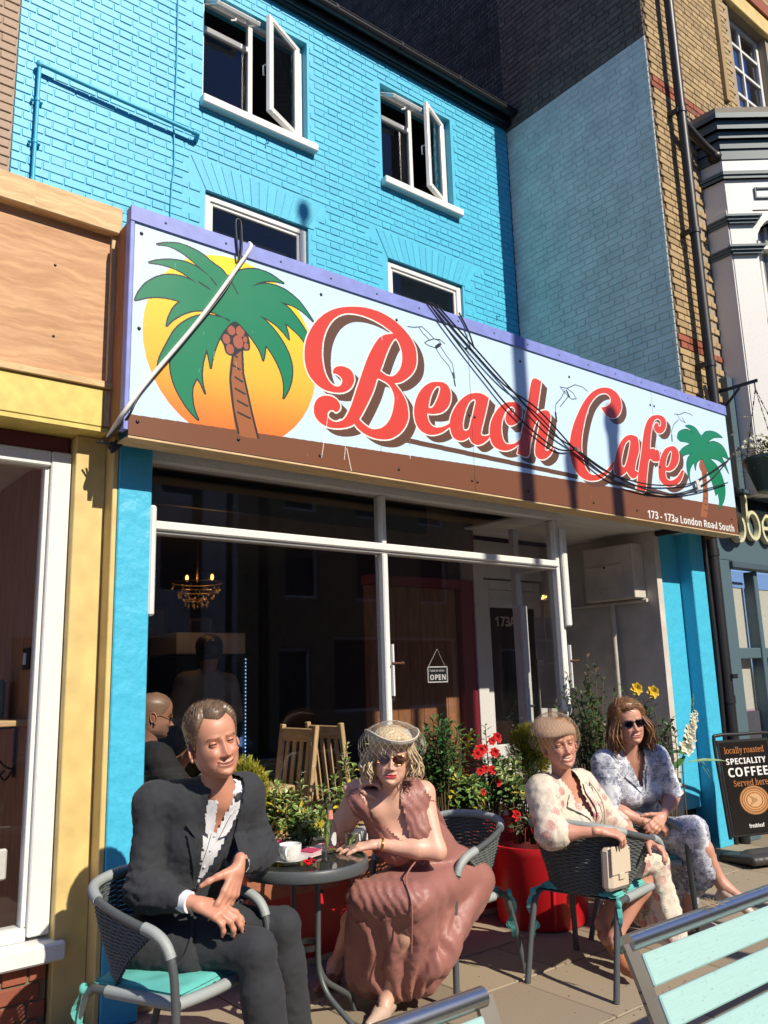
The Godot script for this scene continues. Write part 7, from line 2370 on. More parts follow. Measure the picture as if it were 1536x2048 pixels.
func folds(scale: Vector3, amp: float, sd := 0.0):
	return func(p: Vector3) -> float:
		var n = noise.get_noise_3d(p.x * scale.x + sd, p.y * scale.y, p.z * scale.z - sd)
		var m = noise.get_noise_3d(p.x * scale.x * 2.1 + 7.0, p.y * scale.y * 2.1 + sd, p.z * scale.z * 2.1)
		return amp * ((1.0 - 2.2 * absf(n)) * 0.8 + 0.5 * m)

func print_cloth(base: Color, seed_of: int, roses: Array, leaves: Array, count: int, rose_r: float) -> ImageTexture:
	var n = 512
	canvas = Image.create(n, n, false, Image.FORMAT_RGB8)
	canvas.fill(base)
	var r = RandomNumberGenerator.new()
	r.seed = seed_of
	var k = n / PX
	for i in count * 3: # sprigs
		var p = Vector2(r.randf(), r.randf()) * k
		var a = r.randf() * TAU
		var c: Color = leaves[r.randi() % leaves.size()]
		for j in 5:
			var d = Vector2(cos(a + (j - 2) * 0.5), sin(a + (j - 2) * 0.5))
			var l = r.randf_range(0.03, 0.08) * k
			for o in [Vector2.ZERO, Vector2(k, 0), Vector2(0, k), Vector2(-k, 0), Vector2(0, -k)]:
				line(p + o, p + o + d * l, 0.004 * k, c)
				line(p + o + d * l * 0.6, p + o + d * l, r.randf_range(0.008, 0.02) * k, c)
	for i in count:
		var p = Vector2(r.randf(), r.randf()) * k
		var s = r.randf_range(0.7, 1.2) * rose_r * k
		for o in [Vector2.ZERO, Vector2(k, 0), Vector2(0, k), Vector2(-k, 0), Vector2(0, -k)]:
			for q in 5:
				var c: Color = roses[q % roses.size()]
				var poly = PackedVector2Array()
				for z in 26:
					var a = TAU * z / 26.0
					poly.append(p + o + Vector2(cos(a), sin(a)) * s * (1.0 - q * 0.19) * (1.0 + 0.10 * sin(a * (5 - q % 2) + i)) + Vector2(0.05, -0.04) * s * q)
				ink([poly], c)
	return ImageTexture.create_from_image(canvas)

func cloth(tex: Texture2D, c: Color, tile: float, rough: float) -> StandardMaterial3D:
	var m = grain(c, rough, tex, tile, null, 0.0, false)
	return m

func veil(t: Node3D, xf: Transform3D, rad: Vector3, from: float, to: float, a0: float, a1: float, rows: int, colsn: int, m: Material) -> void: # open diamond netting on part of an ellipsoid
	var b = MB.new()
	for j in rows + 1:
		for i in colsn:
			for s in 2:
				var f = func(ii: float, jj: float) -> Vector3:
					var a = lerpf(a0, a1, ii / colsn)
					var e = lerpf(from, to, jj / rows)
					return xf * (Vector3(cos(e) * sin(a), sin(e), cos(e) * cos(a)) * rad * (1.0 + 0.05 * noise.get_noise_2d(ii * 0.7, jj * 0.7)))
				if j < rows:
					var p: Vector3 = f.call(i + (0.5 if j % 2 else 0.0), j)
					var q: Vector3 = f.call(i + (0.5 if j % 2 else 0.0) + (0.5 if s else -0.5), j + 1)
					b.tube([p, q], 0.00055, 3, false)
	kind(obj("veil", b, m, t), "stuff")

func shades(t: Node3D, xf: Transform3D, lens: Color, rim: Material, w: float, h: float, round_of: float, alpha: float) -> void:
	var fr = MB.new()
	var lm = mat(Color(lens.r, lens.g, lens.b, alpha), 0.04)
	lm.transparency = BaseMaterial3D.TRANSPARENCY_ALPHA
	for s in [-1.0, 1.0]:
		var ring = []
		var poly = PackedVector2Array()
		for i in 25:
			var a = TAU * i / 24.0
			var e = 2.0 / lerpf(4.0, 2.0, round_of)
			var q = Vector2(signf(cos(a)) * pow(absf(cos(a)), e) * w, signf(sin(a)) * pow(absf(sin(a)), e) * h)
			if q.y < 0.0: q.x *= 1.0 - 0.16 * absf(q.y / h) * (1.0 - 0.3 * s)
			ring.append(xf * Vector3((0.0335 + q.x) * s, q.y - 0.004, 0.0955 - 0.16 * absf(q.x + 0.005) - (0.004 if q.x > 0.0 else 0.0)))
			if i < 24: poly.append(q)
		fr.tube(ring, 0.0016, 6, false)
		var lb = MB.new()
		lb.vert(xf * Vector3(0.0335 * s, -0.004, 0.0957), xf.basis.z.normalized())
		for p in ring: lb.vert(p, (xf.basis * Vector3(0.3 * s, 0.0, 1)).normalized())
		for i in 24:
			if s > 0.0: lb.tri(0, i + 1, i + 2)
			else: lb.tri(0, i + 2, i + 1)
		obj("lens", lb, lm, t)
		fr.tube([xf * Vector3((0.0335 + w) * s, 0.005, 0.086), xf * Vector3(0.0765 * s, 0.006, 0.06), xf * Vector3(0.079 * s, 0.004, -0.01), xf * Vector3(0.077 * s, -0.008, -0.022)], 0.0018, 6)
	fr.tube([xf * Vector3(-0.0335 + w * 0.9, 0.004, 0.096), xf * Vector3(0, 0.008, 0.1), xf * Vector3(0.0335 - w * 0.9, 0.004, 0.096)], 0.0018, 6)
	obj("glasses_frame", fr, rim, t)

func facing(at: Vector3, fwd: Vector3, roll: float, sc: float) -> Transform3D: # z forwards; roll tips the crown to the person's right
	var z = fwd.normalized()
	var x = Vector3.UP.cross(z).normalized()
	var b = Basis(x, z.cross(x), z) * Basis(Vector3.BACK, roll)
	return Transform3D(b.scaled_local(Vector3.ONE * sc), at)

func skin_mat() -> StandardMaterial3D:
	var m = mat(Color.WHITE, 0.48)
	m.vertex_color_use_as_albedo = true
	m.subsurf_scatter_enabled = true
	m.subsurf_scatter_strength = 0.06
	return m

func people() -> void:
	M.skin = skin_mat()
	M.hair = mat(Color.WHITE, 0.42)
	M.hair.vertex_color_use_as_albedo = true
	M.eyeball = mat(Color.WHITE, 0.12)
	M.eyeball.vertex_color_use_as_albedo = true
	M.pearl = mat(L(0.75, 0.68, 0.58), 0.2)
	man()
	pink_woman()
	cream_woman()
	blue_woman()
	window_man()
	back_figure()

func man() -> void:
	var P = pose({"head": Vector3(1.595, 1.265, 0.999), "N": Vector3(1.645, 1.085, 0.93), "shR": Vector3(1.435, 1.04, 0.785), "shL": Vector3(1.785, 1.05, 0.885), "chest": Vector3(1.615, 0.88, 0.835), "hip": Vector3(1.54, 0.52, 0.70),
		"elR": Vector3(1.378, 0.725, 0.814), "wrR": Vector3(1.475, 0.705, 1.03), "elL": Vector3(1.862, 0.815, 0.90), "wrL": Vector3(1.668, 0.815, 1.07), "knR": Vector3(1.69, 0.525, 1.16), "knL": Vector3(1.93, 0.52, 0.95), "anR": Vector3(1.755, 0.085, 1.16), "anL": Vector3(2.01, 0.085, 0.90), "girth": 0.93, "limb": 0.94, "bust": 0.0})
	var t = thing("person", "man in a dark charcoal suit and open white shirt, smiling, seated at the round table", "person", Vector3(1.54, 0, 0.75))
	var skin = Color(0.50, 0.235, 0.155)
	var X = facing(Vector3(1.590, 1.272, 0.985), Vector3(-0.10, 0.08, 1.0), 0.20, 1.17)
	var mb = MB.new()
	mb.col = skin
	head(mb, X, {"skin": skin, "lip": Color(0.36, 0.12, 0.09), "smile": 0.95, "jaw": 1.04, "plump": 0.55, "nose": 1.12, "squint": 0.17, "rosy": 0.8, "open": 0.12})
	var fl = field(P, 0.016, 0.016)
	trunk(fl, P, -0.012)
	for s in ["R", "L"]:
		arm(fl, P, s, -0.006)
		leg(fl, P, s, -0.012)
	fl.cap(P.N - Vector3.UP * 0.03, X * Vector3(0, -0.06, -0.018), 0.062, 0.058)
	fl.build(mb)
	var tr = hand(mb, P.wrR + Vector3(0.02, -0.005, 0.02), Vector3(0.72, -0.30, 0.70), Vector3(0.1, 0.75, 0.55), -1.0, 1.18, [0.35, 0.42, 0.5, 0.6], 0.4)
	var tl = hand(mb, P.wrL + Vector3(-0.015, -0.01, 0.01), Vector3(-0.52, -0.95, 0.25), Vector3(0.25, 0.1, 1.0), 1.0, 1.15, [0.25, 0.35, 0.4, 0.5], 0.3)
	obj("body", mb, M.skin, t)
	nails(t, tr + tl, mat(L(0.62, 0.34, 0.27), 0.3), 1.15)
	eyes(t, X, Color(0.10, 0.13, 0.14))
	brows(t, X, L(0.12, 0.07, 0.045))
	# short brown hair, receding at the temples, brushed across
	var th = func(phi: float, y: float) -> float:
		var a = absf(phi)
		var low = 0.076
		if a < 0.62: low = lerpf(0.074, 0.090, a / 0.62)
		elif a < 1.25: low = lerpf(0.090, 0.012, (a - 0.62) / 0.63)
		elif a < 1.45: low = lerpf(0.012, -0.022, (a - 1.25) / 0.2)
		elif a < 1.85: low = 0.020
		else: low = lerpf(0.0, -0.075, clampf((a - 1.85) / 0.8, 0.0, 1.0))
		return clampf((y - low) * 0.9, -1.0, lerpf(0.007, 0.021, smoothstep(0.03, 0.11, y)))
	hair_cap(t, X, th, [Color(0.055, 0.032, 0.02), Color(0.17, 0.11, 0.065)], Vector3(0.75, 0.25, -0.5), 1.0, 1400, 0.042, 0.15)
	# shirt
	var shm = grain(L(0.72, 0.73, 0.78), 0.75, M.fine, 0.3)
	var sb = MB.new()
	fl = field(P, 0.012, 0.012)
	trunk(fl, P, 0.004)
	var lapel_v = func(p: Vector3, bottom: float, half: float) -> bool:
		var d: Vector3 = p - P.chest
		var u = d.dot(P.L) - 0.012
		var v = d.dot(P.U)
		return d.dot(P.F) > 0.0 and v > bottom and absf(u) < half * clampf((v - bottom) / 0.30, 0.0, 1.0) + 0.004
	fl.build(sb, folds(Vector3(14, 7, 14), 0.004), func(p: Vector3) -> bool: return not (lapel_v.call(p, 0.085, 0.06) or (p - P.N).length() < 0.066))
	obj("shirt", sb, shm, t)
	var co = MB.new() # collar points and placket
	for s in [-1.0, 1.0]:
		patch(co, sb, P, [Vector2(0.012 + 0.02 * s, 0.075), Vector2(0.012 + 0.055 * s, 0.09), Vector2(0.012 + 0.07 * s, 0.185), Vector2(0.012 + 0.045 * s, 0.19)] if s > 0 else [Vector2(0.012 - 0.055, 0.09), Vector2(0.012 - 0.02, 0.075), Vector2(0.012 - 0.045, 0.19), Vector2(0.012 - 0.07, 0.185)], 4, 6, 0.010)
		var ring = []
		for i in 12:
			var a = lerpf(0.5, PI, i / 11.0) * s
			ring.append(P.N + P.L * sin(a) * 0.068 + P.F * cos(a) * 0.062 + P.U * (0.012 + 0.022 * i / 11.0))
		co.tube(ring, [0.007, 0.011, 0.013, 0.014, 0.014, 0.014, 0.014, 0.014, 0.014, 0.014, 0.014, 0.014], 8)
	patch(co, sb, P, [Vector2(0.0, -0.10), Vector2(0.026, -0.10), Vector2(0.022, 0.09), Vector2(-0.002, 0.09)], 3, 12, 0.004)
	for s in ["R", "L"]:
		var w: Vector3 = P["wr" + s]
		var d: Vector3 = (w - P["el" + s]).normalized()
		if s == "R": co.tube([w - d * 0.05, w - d * 0.015, w + d * 0.006], [0.041, 0.040, 0.038], 16)
		else: co.tube([w - d * 0.05, w - d * 0.006], [0.037, 0.036], 14)
	obj("collar", co, shm, t)
	var bt = MB.new()
	for v in [-0.05, 0.02, 0.075]: bt.ball(on_front(co, P, 0.012, v, 0.001), Vector3(0.005, 0.005, 0.002), Basis(P.L, P.U, P.F), 8, 5)
	obj("shirt_buttons", bt, M.white, t)
	# suit jacket
	M.suit = grain(L(0.028, 0.031, 0.038), 0.88, M.speck, 0.03, null, 0.0, false)
	M.suit.rim_enabled = true
	M.suit.rim = 0.25
	var jb = MB.new()
	fl = field(P, 0.011, 0.016)
	trunk(fl, P, 0.018)
	arm(fl, P, "R", 0.017, 0.9, 1.05)
	arm(fl, P, "L", 0.017, 0.93, 1.05)
	fl.cap(P.shR, P.shR + Vector3(0.02, 0.0, 0), 0.066, 0.06)
	fl.cap(P.shL, P.shL + Vector3(-0.02, 0.0, 0), 0.066, 0.06)
	fl.sheet(P.hip + P.HL * 0.11, P.hip.lerp(P.knL, 0.18) + P.HL * 0.1, P.hip - P.HL * 0.13, P.hip.lerp(P.knR, 0.42) - P.HL * 0.07 + Vector3.UP * 0.015, 0.085, 0.07, 4)
	fl.cap(P.hip - P.HL * 0.14, P.hip.lerp(P.knR, 0.40) - P.HL * 0.10 - Vector3.UP * 0.03, 0.10, 0.075)
	var wr = folds(Vector3(13, 17, 13), 0.0055, 2.0)
	var creases = func(p: Vector3) -> float: # bunched rings about the bent elbows
		var e = 0.0
		for s in ["R", "L"]:
			var el: Vector3 = P["el" + s]
			var ax: Vector3 = (P["sh" + s] - el).normalized()
			var d = p.distance_to(el)
			e += 0.0055 * sin(p.dot(ax) * 150.0 + 5.0 * noise.get_noise_3dv(p * 9.0)) * exp(-pow(d / 0.13, 2.0))
		return float(wr.call(p)) + e
	fl.build(jb, creases, func(p: Vector3) -> bool: return not (lapel_v.call(p, -0.115, 0.066) or (p - P.N).length() < 0.078))
	obj("jacket", jb, M.suit, t)
	var lp = MB.new()
	patch(lp, jb, P, [Vector2(-0.004, -0.115), Vector2(0.004, -0.125), Vector2(-0.105, 0.075), Vector2(-0.062, 0.06)], 6, 14, 0.006)
	patch(lp, jb, P, [Vector2(0.020, -0.125), Vector2(0.028, -0.115), Vector2(0.086, 0.06), Vector2(0.13, 0.075)], 6, 14, 0.006)
	patch(lp, jb, P, [Vector2(-0.066, 0.065), Vector2(-0.115, 0.10), Vector2(-0.075, 0.185), Vector2(-0.06, 0.175)], 5, 8, 0.007)
	patch(lp, jb, P, [Vector2(0.14, 0.10), Vector2(0.09, 0.065), Vector2(0.084, 0.175), Vector2(0.10, 0.185)], 5, 8, 0.007)
	for s in [-1.0, 1.0]:
		var ring = []
		for i in 12:
			var a = lerpf(0.7, PI, i / 11.0) * s
			ring.append(P.N + P.L * sin(a) * 0.082 + P.F * cos(a) * 0.078 + P.U * (-0.006 + 0.024 * i / 11.0))
		lp.tube(ring, [0.012, 0.016, 0.019, 0.02, 0.021, 0.021, 0.021, 0.021, 0.021, 0.021, 0.021, 0.021], 8)
	obj("lapel", lp, M.suit, t)
	var edge = MB.new() # the front edge below the button, falling open
	var ep = []
	for i in 9: ep.append(on_front(jb, P, 0.012 - 0.05 * pow(i / 8.0, 2.0), -0.115 - 0.028 * i, 0.004))
	edge.tube(ep, 0.007, 6)
	obj("front_edge", edge, M.suit, t)
	var b2 = MB.new()
	b2.ball(on_front(jb, P, 0.0, -0.135, 0.006), Vector3(0.010, 0.010, 0.004), Basis(P.L, P.U, P.F), 12, 6)
	obj("jacket_button", b2, M.black, t)
	# trousers
	var tb = MB.new()
	fl = field(P, 0.012, 0.014)
	fl.cap(P.hip - P.HL * 0.08, P.hip + P.HL * 0.08, 0.135, 0.135)
	for s in ["R", "L"]:
		leg(fl, P, s, 0.012)
		var a: Vector3 = P["an" + s]
		fl.cap(P["kn" + s].lerp(a, 0.3), a + Vector3(0, 0.01, 0.0), 0.07, 0.078)
	fl.build(tb, folds(Vector3(11, 15, 11), 0.005, 4.0), func(p: Vector3) -> bool: return p.y > 0.06)
	obj("trousers", tb, M.suit, t)
	for s in ["R", "L"]:
		var a: Vector3 = P["an" + s]
		var sh = MB.new()
		var f = Vector3(0.35, 0, 0.94)
		var sf = Field.new(a - Vector3(0.2, 0.15, 0.2), a + Vector3(0.28, 0.12, 0.38), 0.01, 0.012)
		sf.cap(a - f * 0.05 + Vector3(0, -0.045, 0), a + f * 0.05 + Vector3(0, -0.045, 0), 0.038, 0.042)
		sf.cap(a + f * 0.05 + Vector3(0, -0.05, 0), a + f * 0.19 + Vector3(0, -0.055, 0), 0.045, 0.03)
		sf.build(sh)
		obj("shoe", sh, mat(L(0.01, 0.009, 0.008), 0.2), t)
	var wt = MB.new()
	var wd: Vector3 = (P.wrL - P.elL).normalized()
	wt.tube([P.wrL + wd * -0.002, P.wrL + wd * 0.014], 0.0345, 18)
	obj("watch_strap", wt, M.black, t)

func skirt(P: Dictionary, fl: Field, ra: float, rb: float, hemL: Vector3, hemR: Vector3, rh: float, n := 7) -> void:
	fl.sheet(P.hip + P.HL * 0.11 * P.girth, P.knL, P.hip - P.HL * 0.11 * P.girth, P.knR, ra, rb, n)
	fl.sheet(P.knL, hemL, P.knR, hemR, rb, rh, n)

func pink_woman() -> void:
	var P = pose({"head": Vector3(2.526, 1.137, 0.955), "N": Vector3(2.606, 0.945, 0.865), "shR": Vector3(2.462, 0.945, 0.80), "shL": Vector3(2.752, 0.955, 0.915), "chest": Vector3(2.675, 0.80, 0.835), "hip": Vector3(2.99, 0.53, 0.78),
		"elR": Vector3(2.445, 0.765, 0.63), "wrR": Vector3(2.430, 1.00, 0.775), "elL": Vector3(2.735, 0.705, 1.02), "wrL": Vector3(2.500, 0.748, 0.87), "knR": Vector3(2.40, 0.535, 0.86), "knL": Vector3(2.545, 0.53, 1.06), "anR": Vector3(2.60, 0.10, 0.36), "anL": Vector3(2.555, 0.085, 0.84), "girth": 0.94, "limb": 0.94, "bust": 1.05, "HL": Vector3(0.35, 0, 0.94).normalized()})
	var t = thing("person", "woman in a dusky pink satin dress and white veiled hat, leaning on the round table", "person", Vector3(2.95, 0, 0.78))
	var skin = Color(0.60, 0.345, 0.255)
	var X = facing(Vector3(2.545, 1.135, 0.935), Vector3(-0.68, 0.08, 0.82), -0.05, 1.07)
	var mb = MB.new()
	mb.col = skin
	head(mb, X, {"skin": skin, "lip": Color(0.50, 0.035, 0.06), "smile": 0.35, "jaw": 0.98, "plump": 0.8, "nose": 0.95, "rosy": 0.5})
	var fl = field(P, 0.012, 0.014)
	trunk(fl, P, -0.004)
	for s in ["R", "L"]:
		arm(fl, P, s, 0.0)
		leg(fl, P, s, -0.012)
	fl.cap(P.N - Vector3.UP * 0.03, X * Vector3(0, -0.07, -0.018), 0.052, 0.05)
	for s in ["R", "L"]:
		var a: Vector3 = P["an" + s]
		fl.cap(a, a + Vector3(-0.05, -0.05, 0.03), 0.036, 0.03)
	fl.build(mb)
	# right hand bent under the chin, left hand laid on the table by the tumbler
	var tr = hand(mb, P.wrR + Vector3(0.0, 0.01, 0.005), Vector3(0.55, 0.32, 0.62), Vector3(-0.25, 0.85, 0.45), 1.0, 0.98, [0.75, 0.8, 0.72, 0.6], 0.4)
	var tl = hand(mb, P.wrL + Vector3(-0.012, 0.0, -0.01), Vector3(-0.80, -0.06, -0.52), Vector3(-0.1, 1.0, 0.1), 1.0, 0.98, [0.12, 0.12, 0.15, 0.18], 0.2, 0.13)
	obj("body", mb, M.skin, t)
	nails(t, tr, mat(L(0.62, 0.38, 0.33), 0.25), 0.95)
	nails(t, tl, mat(L(0.38, 0.012, 0.03), 0.2), 1.1)
	# fair curls below the hat
	var th = func(phi: float, y: float) -> float:
		var a = absf(phi)
		var low = 0.045 if a < 0.9 else lerpf(0.045, -0.07, clampf((a - 0.9) / 0.8, 0.0, 1.0))
		return clampf((y - low) * 0.8, -1.0, 0.022)
	var fair = [Color(0.42, 0.30, 0.17), Color(0.66, 0.54, 0.36)]
	hair_cap(t, X, th, fair, Vector3(0.1, -0.95, -0.2), 1.0, 300, 0.05, 0.2)
	var roots = []
	for i in 26:
		var a = lerpf(1.15, TAU - 1.15, i / 25.0)
		roots.append([Vector3(sin(a) * 0.083, rng.randf_range(0.0, 0.05), cos(a) * 0.098), Vector3(sin(a) * 0.108, rng.randf_range(-0.10, -0.055), cos(a) * 0.115 - 0.005)])
	locks(t, X, roots, 260, fair, 0.0042, 0.011)
	shades(t, X, Color(0.16, 0.035, 0.012), mat(L(0.55, 0.35, 0.15), 0.25, 1.0), 0.027, 0.021, 0.75, 0.86)
	# pearls
	var pe = MB.new()
	var n = 46
	for i in n:
		var a = TAU * i / n
		var q = Vector2(sin(a), cos(a))
		var p: Vector3 = P.N + P.L * q.x * 0.072 + P.F * (0.062 * q.y + (0.028 if q.y > 0 else 0.0) * q.y) + P.U * (0.028 - 0.062 * (0.5 + 0.5 * q.y) * (0.5 + 0.5 * q.y) * 1.55)
		pe.ball(p, Vector3.ONE * 0.0054, Basis.IDENTITY, 8, 6)
	obj("pearl_necklace", pe, M.pearl, t)
	# dress: sleeveless bodice with a deep neckline, full skirt draped over the knees
	M.satin = grain(L(0.30, 0.125, 0.105), 0.52, M.fine, 0.3, null, 0.0, false)
	M.satin.rim_enabled = true
	M.satin.rim = 0.3
	var db = MB.new()
	fl = field(P, 0.011, 0.016)
	trunk(fl, P, 0.016)
	skirt(P, fl, 0.088, 0.056, Vector3(2.64, 0.14, 0.86), Vector3(2.53, 0.15, 0.70), 0.075, 5)
	fl.sheet(P.hip + P.HL * 0.14 + Vector3(0.06, -0.03, 0), Vector3(2.72, 0.22, 1.0), P.hip + Vector3(0.08, -0.04, 0.05), Vector3(2.78, 0.2, 0.82), 0.075, 0.055, 4)
	fl.sheet(P.knL + Vector3(0.06, 0, 0.0), Vector3(2.70, 0.13, 0.92), P.hip + P.HL * 0.1, Vector3(2.84, 0.2, 0.9), 0.055, 0.05, 4)
	var drape = func(p: Vector3) -> float:
		var d: Vector3 = p - P.hip
		if (p - P.chest).dot(P.U) > -0.06: # gathers under the bust and on the shoulders
			var u: float = (p - P.chest).dot(P.L)
			return 0.0035 * sin(u * 170.0 + 4.0 * noise.get_noise_3dv(p * 8.0)) + 0.003 * noise.get_noise_3dv(p * 16.0)
		# long folds hanging from hip and knees towards the hem
		var ang = atan2(p.z - 0.86, p.x - 2.66)
		var k = smoothstep(0.60, 0.30, p.y)
		var w = noise.get_noise_3d(p.x * 3.0, p.y * 2.0, p.z * 3.0)
		var f1 = sin(ang * 10.0 + 5.0 * w + p.y * 3.0)
		var f2 = 1.0 - 2.2 * absf(noise.get_noise_3d(p.x * 5.0 + p.y * 3.0, p.y * 2.0, p.z * 5.0))
		return 0.014 * k * f1 + 0.006 * f2
	var neckline = func(p: Vector3) -> bool:
		var d: Vector3 = p - P.chest
		var u = d.dot(P.L)
		var v = d.dot(P.U)
		if d.dot(P.F) > -0.02 and v > 0.015 and absf(u) < minf(0.072, 0.012 + 0.36 * (v - 0.015)): return false
		if (p - P.N).length() < 0.075: return false
		for s in ["R", "L"]:
			if (p - P["sh" + s]).length() < 0.075 and absf((p - P.chest).dot(P.L)) > 0.142: return false
		return p.y > 0.045
	fl.build(db, drape, neckline)
	obj("dress", db, M.satin, t)
	# shoulder drape down the back and a sash bow
	var cb = MB.new()
	fl = Field.new(P.chest - Vector3.ONE * 0.5, P.chest + Vector3.ONE * 0.45, 0.014, 0.014)
	fl.sheet(P.shL - P.F * 0.08 - P.L * 0.01, P.hip + P.U * 0.12 - P.F * 0.145 + P.L * 0.11, P.shL - P.F * 0.09 - P.L * 0.09, P.hip + P.U * 0.12 - P.F * 0.155 + P.L * 0.0, 0.028, 0.022, 5)
	fl.build(cb, func(p: Vector3) -> float: return 0.006 * sin(p.dot(P.L) * 140.0 + 3.0 * noise.get_noise_3dv(p * 7.0)))
	obj("drape", cb, M.satin, t)
	var bw = MB.new()
	var k0: Vector3 = P.hip.lerp(P.chest, 0.55) - P.F * 0.15 + P.L * 0.06
	for q in [[Vector3(0.05, 0.045, 0.02), Vector3(0.03, 0.014, 0.028)], [Vector3(-0.02, 0.05, 0.03), Vector3(0.028, 0.014, 0.026)], [Vector3(0.01, 0.0, 0.01), Vector3(0.022, 0.02, 0.02)]]: bw.ball(k0 + q[0], q[1], Basis.from_euler(Vector3(q[0].x * 9.0, 0.4, q[0].y * 12.0)), 14, 9)
	bw.tube(smooth([k0, k0 + Vector3(0.06, -0.05, 0.04), k0 + Vector3(0.09, -0.16, 0.06)], 5), [0.012, 0.016, 0.018, 0.018, 0.018, 0.017, 0.016, 0.015, 0.014, 0.012, 0.008], 8)
	obj("sash_bow", bw, M.satin, t)
	var cd = MB.new()
	cd.tube(smooth([P.chest + P.F * 0.16 - P.U * 0.12, P.knL.lerp(P.hip, 0.5) + Vector3(-0.03, 0.15, 0.0), P.knL + Vector3(-0.02, 0.10, -0.02), P.knL + Vector3(-0.055, 0.0, 0.055), Vector3(2.50, 0.33, 1.09)], 6), 0.004, 6)
	obj("dress_cord", cd, M.satin, t)
	# shoes
	for s in ["R", "L"]:
		var a: Vector3 = P["an" + s]
		var f = Vector3(-0.85, 0, 0.35).normalized()
		var sf = Field.new(a - Vector3(0.3, 0.14, 0.2), a + Vector3(0.2, 0.12, 0.28), 0.008, 0.01)
		var sh = MB.new()
		sf.cap(a - f * 0.02 + Vector3(0, -0.045, 0), a + f * 0.06 + Vector3(0, -0.055, 0), 0.034, 0.036)
		sf.cap(a + f * 0.06 + Vector3(0, -0.055, 0), a + f * 0.17 + Vector3(0, -0.065, 0), 0.036, 0.02)
		sf.build(sh, null, func(p: Vector3) -> bool: return p.y < a.y - 0.02)
		if s == "R": sh.tube([a - f * 0.02 + Vector3(0, -0.03, 0), a - f * 0.03 + Vector3(0, -0.095, 0)], [0.022, 0.014], 10)
		obj("shoe", sh, grain(L(0.34, 0.13, 0.11) if s == "R" else L(0.55, 0.40, 0.32), 0.35, M.speck, 0.04), t)
	# bracelet and ring
	var br = MB.new()
	var bd: Vector3 = (P.wrL - P.elL).normalized()
	br.tube([P.wrL - bd * 0.025, P.wrL - bd * 0.017], 0.0315, 16)
	obj("bracelet", br, mat(L(0.6, 0.35, 0.1), 0.25, 1.0), t)
	# hat: white woven, tipped to one side, its brim curled up left and rear, with a loose veil
	var H = X * Transform3D(Basis(Vector3.BACK, 0.06) * Basis(Vector3.RIGHT, 0.12), Vector3(0.0, 0.066, 0.005))
	var hb = MB.new()
	var rr = [0.0, 0.03, 0.055, 0.075, 0.088, 0.095, 0.100, 0.110, 0.122, 0.132, 0.138, 0.137]
	var hh = [0.070, 0.069, 0.064, 0.054, 0.038, 0.020, 0.008, 0.003, 0.004, 0.010, 0.020, 0.026]
	for j in 12:
		for i in 61:
			var a = TAU * i / 60.0
			var curl = smoothstep(0.098, 0.138, rr[j])
			var lift = 0.040 * pow(maxf(0.0, sin(a + 2.7)), 2.0) + 0.030 * pow(maxf(0.0, sin(a - 0.35)), 3.0) - 0.008 * pow(maxf(0.0, cos(a)), 2.0)
			var r: float = rr[j] * (1.0 - 0.16 * curl * lift / 0.04)
			var dent = 0.010 * exp(-pow((r - 0.05) / 0.03, 2.0)) * maxf(0.0, sin(a * 2.0 + 0.8))
			hb.vert(H * Vector3(sin(a) * r * 0.98, hh[j] + curl * lift - dent + 0.0012 * noise.get_noise_3d(sin(a) * 40.0, rr[j] * 500.0, cos(a) * 40.0), cos(a) * r * 1.02), Vector3.ZERO)
	for j in 11:
		for i in 60:
			var q = j * 61 + i
			hb.tri(q, q + 61, q + 62); hb.tri(q, q + 62, q + 1)
	hb.renormal(0, 0)
	obj("hat", hb, grain(L(0.70, 0.65, 0.55), 0.85, gray(0.12, 0.62, 1.0, 2, FastNoiseLite.TYPE_CELLULAR, 3, 256), 0.12, null, 0.0, false), t)
	var hr = MB.new()
	var ring = []
	for i in 61: ring.append(hb.v[11 * 61 + i])
	hr.tube(ring, 0.0035, 6, false)
	obj("hat_edge", hr, grain(L(0.68, 0.63, 0.54), 0.85, M.speck, 0.05), t)
	veil(t, H * Transform3D(Basis.IDENTITY, Vector3(0, -0.02, 0.0)), Vector3(0.152, 0.115, 0.150), -0.25, 1.5, -PI, PI, 12, 34, grain(L(0.45, 0.40, 0.32), 0.8, M.fine, 0.1))

